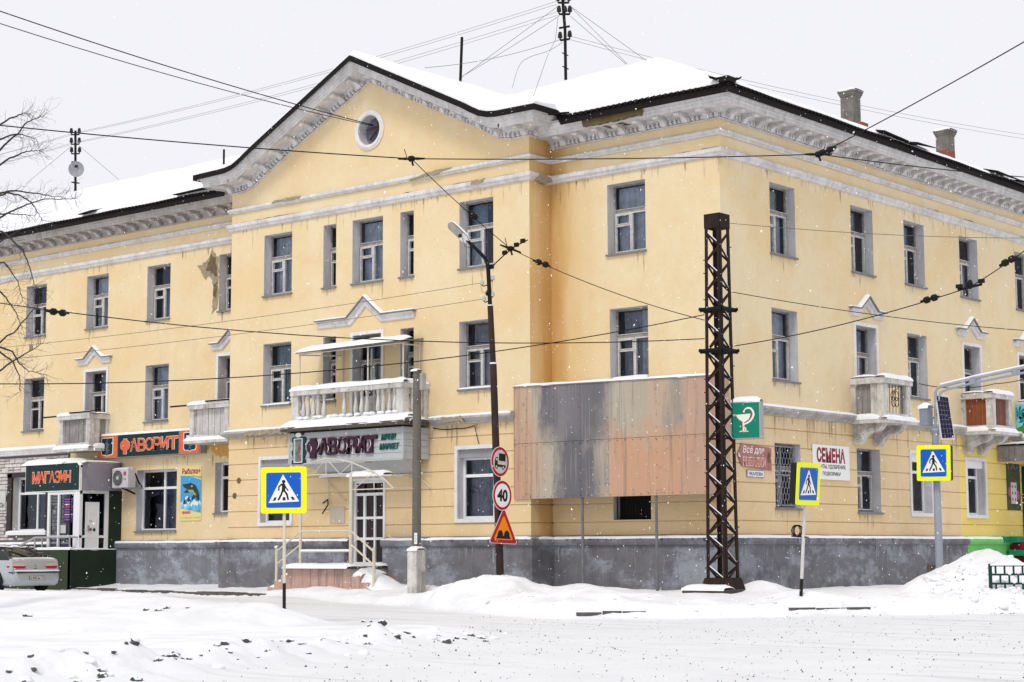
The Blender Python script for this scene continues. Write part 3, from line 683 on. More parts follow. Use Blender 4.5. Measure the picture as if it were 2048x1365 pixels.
# wire mesh grille over one ground floor window
mb = MB(FB); a, b, c, d = 3.2, 4.40, 2.34, 3.88
ring(mb, a, b, c, d, .035, -.21, -.18); mb.box(a, b, 3.12, 3.15, -.21, -.18); mb.box(3.72, 3.745, c, d, -.21, -.18)
nx, nz = 8, 10
for i in range(nx):
    for j in range(nz):
        cx = a + .07 + (b - a - .14) * (i + .5 * (j % 2)) / (nx - .5); cz = c + .09 + (d - c - .18) * j / (nz - 1)
        p = [(cx + .085 * math.cos(t * math.pi / 3 + math.pi / 6), cz + .1 * math.sin(t * math.pi / 3 + math.pi / 6)) for t in range(7)]
        for q0, q1 in zip(p[:-1], p[1:]):
            if a < min(q0[0], q1[0]) and max(q0[0], q1[0]) < b: mb.tube([(q0[0], q0[1], -.19), (q1[0], q1[1], -.19)], .009, 4, cap=False)
mb.build('window_grille', GREYM, BL)
# basement vent on the side facade
mb = MB(FB); mb.box(10.85, 11.8, .22, .78, .185, .19, 1)
for k in range(14): mb.box(10.87 + k * .069, 10.887 + k * .069, .22, .78, .20, .225, 0)
ring(mb, 10.83, 11.82, .2, .8, .03, .185, .235, 0); mb.build('vent_grille', [mat('vent_rust', (.16, .12, .10), .8), BLACK], BL)

# gable of the bay, with its round window
RAKE = [(0.55, 12.12), (0.95, 12.19), (1.30, 12.36), (1.60, 12.53)]
RAKE = RAKE + [(5.93, 14.61)] + [(W - x, z) for x, z in RAKE[::-1]]
def rake_z(x): return float(np.interp(x, [p[0] for p in RAKE], [p[1] for p in RAKE]))
ol = [Vector((0, 12.0, 0)), Vector((W, 12.0, 0)), Vector((W, 12.4, 0))] + [Vector((x, z + .3, 0)) for x, z in RAKE[::-1]] + [Vector((0, 12.4, 0))]
hole = [Vector((x, z, 0)) for x, z in circ(5.93, 13.22, .44, 28)]
tri = tessellate_polygon([ol, hole]); allv = ol + hole
mb = MB(FA); mb.add([(v.x, v.y, 0) for v in allv], [tuple(t) for t in tri], 0)
n = len(hole); mb.add([(v.x, v.y, 0) for v in hole] + [(v.x, v.y, -.32) for v in hole], [(i, (i + 1) % n, n + (i + 1) % n, n + i) for i in range(n)], 1)
mb.build('gable_wall', [STUCCO, REVEAL], BL)
mb = MB(FA); pr = [(0, .43), (.05, .43), (.08, .47), (.08, .52), (.04, .55), (.04, .58), (0, .58)]; b0 = 0
for k in range(36):
    q = 2 * math.pi * k / 36
    mb.v += [FA((5.93 + r * math.cos(q), 13.22 + r * math.sin(q), d)) for d, r in pr]
for k in range(36):
    for j in range(len(pr) - 1): mb.f.append([k * 7 + j, ((k + 1) % 36) * 7 + j, ((k + 1) % 36) * 7 + j + 1, k * 7 + j + 1]); mb.m.append(0)
oc = mb.build('round_window', WHITE, BL, smooth=True)
mb = MB(FA); flat(mb, circ(5.93, 13.22, .45, 24), -.30); mb.build('dark_opening', DARK, oc)
mb = MB(FA); mb.tube([(5.72, 13.0, -.22), (6.2, 13.5, -.22)], .035, 5); mb.tube([(6.12, 12.86, -.24), (6.0, 13.58, -.24)], .03, 5); mb.tube([(5.6, 13.3, -.2), (6.0, 13.36, -.25)], .03, 5)
mb.build('broken_sash', mat('brown_wood', (.10, .05, .03), .8, (.05, .03, .02), .6, 9), oc)

# white mouldings
BANDS = [(-24, YL), (0, YL), (0, 0), (W, 0), (W, RC), (XC, RC), (XC, 34)]
def wob(path):
    return dens(path, 1.0)
lowp = [(0, .225), (.10, .215), (.12, .19), (.12, .11), (.08, .07), (.06, .02), (0, 0)]
upp = [(0, .15), (.09, .145), (.11, .12), (.11, .06), (.06, .03), (.05, 0), (0, 0)]
mb = MB(); sweep_plan(mb, BANDS, lowp, 10.95); mb.build('lower_band', TRIM, BL)
mb = MB(); sweep_plan(mb, BANDS, upp, 11.50); mb.build('upper_band', TRIM, BL)
def grime(path, z, seed, amp=.07):
    mb = MB()
    for a, b in zip(path[:-1], path[1:]):
        L = math.hypot(b[0] - a[0], b[1] - a[1]); n = max(2, int(L / .12)); nx, ny = (b[1] - a[1]) / L * .004, -(b[0] - a[0]) / L * .004; base = len(mb.v)
        for i in range(n + 1):
            t = i / n; x, y = a[0] + (b[0] - a[0]) * t + nx, a[1] + (b[1] - a[1]) * t + ny; u = L * t + seed * 9 + a[0]
            h = amp * max(.0, float(fbm(u * .9, seed, 3)) - .30) * 2.2 * (.4 + 1.2 * float(fbm(u * 5.0, seed + 3, 2))) + .004
            mb.v += [(x, y, z), (x, y, z + h)]
        for i in range(n): mb.f.append([base + 2 * i, base + 2 * i + 2, base + 2 * i + 3, base + 2 * i + 1]); mb.m.append(0)
    mb.build('dirt_line', mat('ledge_dirt', (.16, .125, .07), .95, (.30, .22, .11), .7, 6), BL)
grime([(W, RC), (XC, RC), (XC, 34)], 11.165, 1); grime([(W, RC), (XC, RC), (XC, 34)], 11.64, 2, .05); grime([(0, 0), (W, 0)], 11.165, 3, .05); grime([(-24, YL), (0, YL)], 11.165, 4, .05); grime([(-24, YL), (0, YL)], 11.64, 5, .05); grime([(0, 0), (W, 0)], 11.64, 6, .03)
strp = [(0, .26), (.20, .22), (.23, .19), (.23, .14), (.15, .08), (.08, .04), (.06, 0), (0, 0)]
SEGS = [[(0, YL), (0, 0), (3.75, 0)], [(8.42, 0), (11.36, 0)], [(XC, RC), (XC, 7.05)], [(XC, 8.6), (XC, 13.6)], [(XC, 14.95), (XC, 34)]]
for sg in SEGS:
    mb = MB(); sweep_plan(mb, sg, strp, 4.61); ob = mb.build('string_course', TRIM_D, BL)
    mb = MB()
    for a, b in zip(sg[:-1], sg[1:]):
        L = math.hypot(b[0] - a[0], b[1] - a[1]); s_ = ((b[0] - a[0]) / L, (b[1] - a[1]) / L, 0)
        q = MB(frame((a[0], a[1], 0), s_, (s_[1], -s_[0], 0))); q.snow(0, L, 4.83, -.01, .225, .055, a[0] + a[1], .25)
        off = len(mb.v); mb.v += q.v; mb.f += [[i + off for i in f] for f in q.f]; mb.m += q.m
    mb.build('snow_cap', SNOW, ob, smooth=True)
plp = [(0, 1.62), (.22, 1.55), (.27, 1.52), (.28, 1.44), (.25, 1.37), (.18, 1.34), (.18, -.7), (0, -.7)]
PLS = [([(-24, YL), (0, YL)], PLINTH_LT), ([(-.001, 0), (5.18, 0)], PLINTH), ([(6.68, 0), (8.3, 0)], PLINTH_LT), ([(8.3, 0), (W, 0), (W, RC), (XC, RC), (XC, 13.38)], PLINTH), ([(XC, 13.38), (XC, 34)], GREENW)]
for sg, mt in PLS:
    mb = MB()
    if mt is PLINTH and sg[0][0] < 1: sg = [(0, .4)] + [(0, 0)] + sg[1:]
    sweep_plan(mb, sg, plp, 0); ob = mb.build('plinth', mt, BL)
    mb = MB()
    for a, b in zip(sg[:-1], sg[1:]):
        L = math.hypot(b[0] - a[0], b[1] - a[1]); s_ = ((b[0] - a[0]) / L, (b[1] - a[1]) / L, 0)
        if L < .5 and a[0] < 1: continue
        q = MB(frame((a[0], a[1], 0), s_, (s_[1], -s_[0], 0))); q.snow(-.2 if a[0] < 1 else 0, L + (.2 if L > 3 else 0), 1.535, -.02, .27, .065, a[0] + 3 * a[1], .25)
        off = len(mb.v); mb.v += q.v; mb.f += [[i + off for i in f] for f in q.f]; mb.m += q.m
    mb.build('snow_cap', SNOW, ob, smooth=True)

# cornices
CORN = [(0, 0), (.07, 0), (.07, .025), (.03, .035), (.03, .15), (.10, .155), (.10, .20), (.13, .24), (.60, .24), (.60, .21), (.635, .21), (.635, .31),
        (.66, .33), (.67, .38), (.70, .42), (.715, .45), (.74, .49), (.745, .555), (0, .555)]
def modillion_mb(F, s, z, ang=0.0):
    """scroll bracket under the soffit; local frame turned by ang in the facade plane."""
    ca, sa = math.cos(ang), math.sin(ang)
    T = lambda p: F((s + p[0] * ca - p[1] * sa, z + p[0] * sa + p[1] * ca, p[2]))
    mb = MB(T)
    prof = [(.06, .235), (.06, .05), (.10, .02), (.16, .03), (.20, .08), (.24, .13), (.32, .155), (.40, .15), (.46, .135), (.52, .15), (.54, .19), (.52, .235)]
    for sg, wd in ((1, .085),):
        wd = .07; rows = [[(-wd, h, d) for d, h in prof], [(wd, h, d) for d, h in prof]]
        K = len(prof); b = len(mb.v)
        for r in rows: mb.v += [T(p) for p in r]
        for k in range(K): mb.f.append([b + k, b + (k + 1) % K, b + K + (k + 1) % K, b + K + k]); mb.m.append(0)
        mb.f.append([b + k for k in range(K - 1, -1, -1)]); mb.m.append(0); mb.f.append([b + K + k for k in range(K)]); mb.m.append(0)
    for c, r in (((.125, .10), .075), ((.47, .185), .042)):           # the volutes stand proud of the sides
        for x0, x1 in ((-.09, -.068), (.068, .09)):
            n = 10; b = len(mb.v)
            for x in (x0, x1): mb.v += [T((x, c[1] + r * math.sin(2 * math.pi * k / n), c[0] + r * math.cos(2 * math.pi * k / n))) for k in range(n)]
            for k in range(n): mb.f.append([b + k, b + (k + 1) % n, b + n + (k + 1) % n, b + n + k]); mb.m.append(0)
            mb.f.append([b + k for k in range(n)]); mb.f.append([b + n + k for k in range(n)]); mb.m += [0, 0]
    mb.box(-.085, .085, .215, .238, .05, .56)
    return mb
def eggs(mb, F, a, b, step=.135, z=11.90, line=None):
    n = int(abs(b - a) / step)
    for i in range(n):
        s = a + (b - a) * (i + .5) / n; zz = z; c_, s_ = 1, 0
        if line: zz, an = line(s); c_, s_ = math.cos(an), math.sin(an)
        w, p = .046, []
        for (u, v, d) in ((-w, .05, .05), (-w * .8, .0 + .155, .05), (w * .8, .155, .05), (w, .05, .05), (0, .035, .05), (-w * .75, .06, .14), (-w * .7, .15, .13), (w * .7, .15, .13), (w * .75, .06, .14), (0, .03, .12)):
            p.append((s + u * c_ - v * s_, zz + u * s_ + v * c_, d))
        mb.add(p, [(5, 6, 7, 8), (5, 8, 9), (0, 1, 6, 5), (1, 2, 7, 6), (2, 3, 8, 7), (0, 5, 9, 4), (4, 9, 8, 3)])
ZC, ZB = 11.90, 12.12
mb = MB(); sweep_plan(mb, [(-24, YL), (.0, YL)], CORN, ZC); CL = mb.build('cornice', TRIM_G, BL)
for k in range(36): modillion_mb(FL, -.42 - k * .655, ZC).build('modillion', TRIM_G, CL, smooth=30)
mb = MB(); sweep_plan(mb, [(W, RC), (XC, RC), (XC, 34)], CORN, ZC); CR = mb.build('cornice', TRIM, BL)
for k in range(8): modillion_mb(FR, XC + .0 - .28 - k * .65, ZC).build('modillion', TRIM, CR, smooth=30)
for k in range(34): modillion_mb(FB, RC + .30 + k * .64, ZC).build('modillion', TRIM, CR, smooth=30)
mb = MB(FR); eggs(mb, FR, W + .1, XC + .05); mb.build('egg_moulding', TRIM, CR, kind='stuff')
mb = MB(FB); eggs(mb, FB, RC, 17.5); mb.build('egg_moulding', TRIM, CR, kind='stuff')
mb = MB()
sweep_plan(mb, [(0, YL), (0, 0), (.55, 0)], CORN, ZB); sweep_plan(mb, [(W - .55, 0), (W, 0), (W, RC)], CORN, ZB)
sweep_sz(mb, FA, RAKE, CORN)
CB = mb.build('gable_cornice', TRIM, BL)
def rline(s):
    z = rake_z(s); return z, math.atan2(rake_z(s + .06) - rake_z(s - .06), .12)
mb = MB(FA)
eggs(mb, FA, .05, .55, z=ZB); eggs(mb, FA, W - .55, W - .05, z=ZB)
eggs(mb, FA, .58, 5.80, .122, line=rline); eggs(mb, FA, 6.06, W - .58, .122, line=rline); mb.build('egg_moulding', TRIM, CB, kind='stuff')
for k in range(8):
    x = 5.62 - k * .655
    for s in (x, W - x):
        z, an = rline(s); modillion_mb(FA, s, z, an).build('modillion', TRIM, CB, smooth=30)
for s in (.06, W - .06): modillion_mb(FA, s, ZB).build('modillion', TRIM, CB, smooth=30)
for k in range(2): modillion_mb(FRET, .18 + k * .5, ZB).build('modillion', TRIM, CB, smooth=30)

for F, a, b, z, n, l1 in ((FA, .2, 3.7, 4.60, 26, .8), (FA, 8.5, 11.3, 4.60, 20, .8), (FB, 1.0, 7.0, 4.60, 60, 1.0), (FB, 8.7, 13.5, 4.60, 45, .9), (FB, 15, 20, 4.6, 30, .8), (FA, .1, W - .1, 10.94, 60, .7), (FR, W + .1, XC, 10.94, 26, .6), (FB, RC, 26, 10.94, 90, .6), (FL, -14, -.1, 10.94, 50, .6), (FL, -6.5, -.2, 4.3, 26, 1.2)): drips(F, a, b, z, n, .1, l1)
FPA, FPB, FPL = frame((0, -.181, 0), (1, 0, 0), (0, -1, 0)), frame((XC + .181, 0, 0), (0, 1, 0), (1, 0, 0)), frame((0, YL - .181, 0), (1, 0, 0), (0, -1, 0)); FPR = frame((0, RC - .181, 0), (1, 0, 0), (0, -1, 0))
for F, a, b, n in ((FPA, -.2, 5.1, 46), (FPA, 8.4, W + .1, 40), (FPR, W + .2, XC + .1, 60), (FPB, RC - .1, 13.3, 110), (FPL, -6.8, -.3, 60)):
    drips(F, a, b, 1.345, n // 2, .1, .9, STAIN_D, w=(.008, .04)); drips(F, a, b, 1.345, n // 2, .2, .9, STAIN_W, .006)
    drips(F, a, b, 1.53, n // 2, .08, .16, STAIN_D, .103)
# plaster losses, each with its own ragged outline
def patch(F, pts, d=.012, mt=PLASTER, jit=.045, seed=1):
    rd = random.Random(seed); P = []
    for a, b in zip(pts, pts[1:] + pts[:1]):
        n = max(1, int(math.hypot(b[0] - a[0], b[1] - a[1]) / .09))
        for k in range(n): P.append((a[0] + (b[0] - a[0]) * k / n + rd.uniform(-jit, jit), a[1] + (b[1] - a[1]) * k / n + rd.uniform(-jit, jit)))
    mb = MB(F); flat(mb, P, d); q = len(P)
    mb.add([(p[0], p[1], d) for p in P] + [(p[0], p[1], -.01) for p in P], [(i, (i + 1) % q, q + (i + 1) % q, q + i) for i in range(q)])
    return mb.build('plaster_loss', mt, BL)
patch(FL, [(-3.15, 10.40), (-2.85, 10.45), (-2.62, 10.62), (-2.45, 10.86), (-2.25, 10.66), (-2.14, 10.6), (-2.14, 9.3), (-2.2, 8.95), (-2.42, 8.8), (-2.38, 9.1), (-2.42, 9.9), (-2.58, 10.05), (-2.72, 9.85), (-2.98, 10.15)], seed=3)
patch(FL, [(-2.75, 10.25), (-2.5, 10.7), (-2.3, 10.55), (-2.2, 10.3), (-2.2, 9.95), (-2.45, 10.1)], .018, PLASTER_B, .05, 33)
patch(FL, [(-2.36, 9.7), (-2.2, 9.75), (-2.2, 9.25), (-2.32, 9.3)], .018, PLASTER_B, .04, 34)
patch(FL, [(-12.3, 8.55), (-12.1, 8.55), (-12.1, 8.35), (-12.28, 8.35)], seed=4, jit=.02)
patch(FR, [(13.55, 12.14), (15.35, 12.16), (15.45, 12.28), (15.35, 12.45), (13.5, 12.45)], .76, PLASTER_B, .02, 5)
patch(FA, [(1.9, 11.58), (3.1, 11.57), (3.2, 11.66), (2.0, 11.66)], .125, PLASTER, .02, 6)
patch(FA, [(7.6, 11.52), (8.7, 11.55), (9.2, 11.66), (8.4, 11.65)], .125, PLASTER, .02, 7)
patch(FA, [(9.9, 11.05), (10.35, 11.08), (10.4, 11.17), (9.95, 11.17)], .135, PLASTER, .02, 8)
patch(FRET, [(.15, 10.96), (.55, 10.9), (.8, 11.0), (.75, 11.12), (.3, 11.16)], .135, PLASTER, .02, 9)
patch(FA, [(.9, 4.66), (2.9, 4.66), (3.2, 4.80), (1.1, 4.8)], .24, PLASTER, .03, 10)
patch(FA, [(9.0, 4.66), (9.7, 4.68), (9.6, 4.8), (8.9, 4.8)], .24, PLASTER, .03, 11)
patch(FL, [(-3.1, 4.75), (-.6, 4.75), (-1.2, 4.5), (-1.5, 4.15), (-2.0, 4.2), (-2.4, 4.5), (-2.9, 4.45)], .01, STUCCO_OLD, .05, 12)

# hoods over the balcony doors
def hood(F, pts, seed):
    hp = [(0, .0), (.04, 0), (.06, .03), (.06, .13), (.10, .15), (.12, .19), (0, .19)]
    mb = MB(F); sweep_sz(mb, F, pts, hp); ob = mb.build('door_hood', TRIM, BL)
    mb = MB(F); e = [(pts[0][0] - .06, pts[0][1])] + pts[1:-1] + [(pts[-1][0] + .06, pts[-1][1])]
    sweep_sz(mb, F, e, [(0, .192), (.17, .192), (.17, .225), (0, .225)]); mb.build('hood_flashing', SILLM, ob)
    mb = MB(F); sweep_sz(mb, F, dens(e, .2), [(.0, .228), (.155, .228), (.145, .25), (.1, .27), (.03, .275), (0, .27)]); mb.build('snow_cap', SNOW, ob, smooth=True)
hood(FA, [(3.90, 7.64), (5.22, 7.64), (5.83, 8.13), (6.44, 7.64), (7.72, 7.64)], 1)
for F, c in ((FL, -8.46), (FL, -1.45), (FL, -15.4), (FB, 8.02), (FB, 14.36), (FB, 18.3)):
    hood(F, [(c - .88, 7.58), (c - .42, 7.58), (c, 7.90), (c + .42, 7.58), (c + .88, 7.58)], 2)

# ------------------------------------------------------------------ roof
for k_, q_ in DRIPS.items(): q_.build('rain_stain', {m.name: m for m in (STAIN, STAIN_D, STAIN_W)}[k_], BL, kind='stuff')
XE, EO = XC + .80, .80
def ye_of(x): return np.where(x < 3, YL - EO, np.where(x > 9, RC - EO, (YL - EO) + (RC - YL) * (x - 3) / 6))
RX = [-.85] + [p[0] for p in RAKE] + [W + .85]; RZ = [ZB + .60] + [p[1] + .60 + (.04 if 1.7 < p[0] < 10 else .02) for p in RAKE] + [ZB + .60]
def roof_z(x, y):
    k = .468
    zA = 12.47 + k * (y - ye_of(x)); zAb = 12.47 + k * (14 - y); zB = 12.47 + k * (XE - x); zBb = 12.47 + k * (x - 3.3)
    main = np.maximum(np.minimum(np.minimum(zA, zAb), zB), np.where(y > 6.5, np.minimum(np.minimum(zB, zBb), zA), -1e3))
    bay = np.where((y < 7.4) & (x > -.9) & (x < W + .9), np.interp(x, RX, RZ), -1e3)
    return np.maximum(main, bay)
def infoot(x, y, e=0.0):
    a = (x < XE + e) & (y < 14) & (y > np.where(x < 5.93, YL - EO, RC - EO) - e)
    b = (x > 3.4) & (x < XE + e) & (y > 5) & (y < 34)
    c = (x > -.82 - e) & (x < W + .82 + e) & (y > -.80 - e) & (y < 7)
    return a | b | c
def roof_mesh(e, lift, thick, name, mt, parent, noise, steps=.2):
    xs = sorted({round(v, 3) for v in list(np.arange(-24, XE, steps)) + [-.82 - e, W + .82 + e, XE + e, 5.93, XE - .12, -.7, W + .7]})
    ys = sorted({round(v, 3) for v in list(np.arange(1.2, 14, steps)) + list(np.arange(14, 34, .5)) + [-.80 - e, YL - EO - e, RC - EO - e, -.68, YL - EO + .12, RC - EO + .12, -.3, .3, .7, .9]})
    xs = np.array(xs); ys = np.array(ys); X, Y = np.meshgrid(xs, ys, indexing='ij'); Z = roof_z(X, Y)
    if noise:
        Z = Z + lift * (0.75 + .6 * fbm(X * .7, Y * .7, 3, 3)) + .05 * (fbm(X * 2.3, Y * 2.3, 3, 9) - .5)
        for dx, dy in ((.1, 0), (0, -.1), (-.1, 0)):
            edge = infoot(X, Y, 0.02) & ~infoot(X + dx, Y + dy, 0.02); Z = np.where(edge, Z - lift * .45, Z)
    else: Z = Z + lift
    mb = MB(); idx = {}
    ok = infoot((X[:-1, :-1] + X[1:, 1:]) / 2, (Y[:-1, :-1] + Y[1:, 1:]) / 2, e)
    def vid(i, j, t):
        k = (i, j, t)
        if k not in idx:
            idx[k] = len(mb.v); wob = (.10 * (float(fbm(xs[i] * 1.7, ys[j] * 1.7, 3, 5)) - .45)) if noise else 0
            bx = by = 0
            if noise and t >= 0 and not (infoot(xs[i] + .03, ys[j], e) and infoot(xs[i], ys[j] - .03, e) and infoot(xs[i] - .03, ys[j], e)):
                bx = wob if not infoot(xs[i] + .03, ys[j], e) else 0; by = -wob if not infoot(xs[i], ys[j] - .03, e) else 0
            mb.v.append((xs[i] + bx, ys[j] + by, Z[i, j] - (thick if t else 0)))
        return idx[k]
    nx, ny = ok.shape
    for i in range(nx):
        for j in range(ny):
            if not ok[i, j]: continue
            mb.f.append([vid(i, j, 0), vid(i + 1, j, 0), vid(i + 1, j + 1, 0), vid(i, j + 1, 0)]); mb.m.append(0)
            for di, dj, a, b in ((-1, 0, (i, j + 1), (i, j)), (1, 0, (i + 1, j), (i + 1, j + 1)), (0, -1, (i, j), (i + 1, j)), (0, 1, (i + 1, j + 1), (i, j + 1))):
                ii, jj = i + di, j + dj
                if 0 <= ii < nx and 0 <= jj < ny and ok[ii, jj]: continue
                mb.f.append([vid(*b, 0), vid(*a, 0), vid(*a, 1), vid(*b, 1)]); mb.m.append(0)
    return mb.build(name, mt, parent, smooth=60 if noise else False)
roof = roof_mesh(.05, .0, .17, 'roof', ROOFB, BL, False, .3)
roof_mesh(-.04, .17, .22, 'roof_snow', SNOW, roof, True, .2)
def corrug(F, a, b, z, name='corrugated_sheet', seed=0):
    """wave edge of the slate roofing along the eave"""
    n = int(abs(b - a) / .03); mb = MB(F); base = 0; rd = random.Random(seed)
    for i in range(n + 1):
        s = a + (b - a) * i / n; h = .028 * math.cos(2 * math.pi * s / .18) + .01 * math.sin(s * 1.7)
        for d, dz in ((EO + .10, -.035), (EO + .10, -.02), (EO - .5, .235), (EO - .5, .22)): mb.v.append(F((s, z + h + dz + .02, d)))
    for i in range(n):
        for k in range(4): mb.f.append([i * 4 + k, i * 4 + (k + 1) % 4, (i + 1) * 4 + (k + 1) % 4, (i + 1) * 4 + k]); mb.m.append(0)
    return mb.build(name, ROOFB, roof)
corrug(FL, -24, -.95, 12.49); corrug(FR, W + .95, XC + .9, 12.49); corrug(FB, RC - .9, 34, 12.49)
# soffit boards under the slates, and loose sheets along the side eave
mb = MB()
sweep_plan(mb, [(-24, YL), (-.9, YL)], [(.70, 12.458), (.84, 12.458), (.84, 12.53), (.70, 12.53)]); sweep_plan(mb, [(W + .9, RC), (XC, RC), (XC, 34)], [(.70, 12.458), (.84, 12.458), (.84, 12.53), (.70, 12.53)])
mb.build('eave_board', ROOFB, roof)
def loose(F, s0, s1, z, d0, d1, lift, skew=.0):
    mb = MB(F); mb.add([(s0, z, d1), (s1, z + skew, d1), (s1, z + lift + skew, d0), (s0, z + lift * .6, d0), (s0, z + .03, d1), (s1, z + .03 + skew, d1), (s1, z + lift + .03 + skew, d0), (s0, z + lift * .6 + .03, d0)],
                            [(0, 1, 5, 4), (1, 2, 6, 5), (2, 3, 7, 6), (3, 0, 4, 7), (4, 5, 6, 7), (3, 2, 1, 0)]); mb.build('loose_sheet', ROOFB, roof)
loose(FB, 7.6, 8.6, 12.62, .5, .97, .18, -.04); loose(FB, 8.5, 9.5, 12.60, .5, .95, .1, -.05); loose(FB, 9.5, 10.6, 12.62, .5, .97, .16, .03)
loose(FB, 14.6, 16.4, 12.62, .5, .97, .22, -.04); loose(FB, 16.3, 17.2, 12.60, .5, .95, .12, .04)
loose(FL, -8.3, -7.6, 12.58, .5, .97, .13, .05); loose(FL, -3.3, -1.0, 12.60, .5, .96, .08, .04); loose(FR, 12.0, 13.1, 12.60, .4, .98, .12, -.06)
mb = MB(); mb.box(XC + .62, XC + .93, RC - .93, RC - .62, 12.53, 12.64); mb.box(XC + .5, XC + .86, RC - .86, RC - .5, 12.64, 12.685); mb.build('hip_cap', ROOFB, roof)
# eave edge under the gable snow: dark verge boards already part of the roof sheet; chimneys
def chimney(x, y, z0, h, mt, hw=.235):
    mb = MB(); mb.box(x - hw, x + hw, y - hw, y + hw, z0 - 1, z0 + h, 0)
    for k, (e, a, b) in enumerate(((.025, h, h + .06), (.05, h + .06, h + .13), (.075, h + .13, h + .19))): mb.box(x - hw - e, x + hw + e, y - hw - e, y + hw + e, z0 + a, z0 + b, 0)
    ob = mb.build('chimney', mt, roof)
    q = MB(frame((x - hw - .1, y - hw - .1, 0), (1, 0, 0), (0, -1, 0))); q.snow(0, 2 * hw + .2, z0 + h + .19, -2 * hw - .2, 0, .08, x); q.build('snow_cap', SNOW, ob, smooth=True)
    return ob
chimney(13.0, 15.05, 15.05, .84, CHIM); c2 = chimney(13.0, 21.7, 14.98, .78, CHIM, .24)
mb = MB(); mb.box(12.755, 13.245, 21.455, 21.945, 14.4, 15.22); mb.build('brick_stack', BRICKR, c2)
mb = MB(); mb.box(13.3, 13.6, 14.7, 15.1, 14.3, 14.93); mb.build('brick_flue', BRICKR, roof)

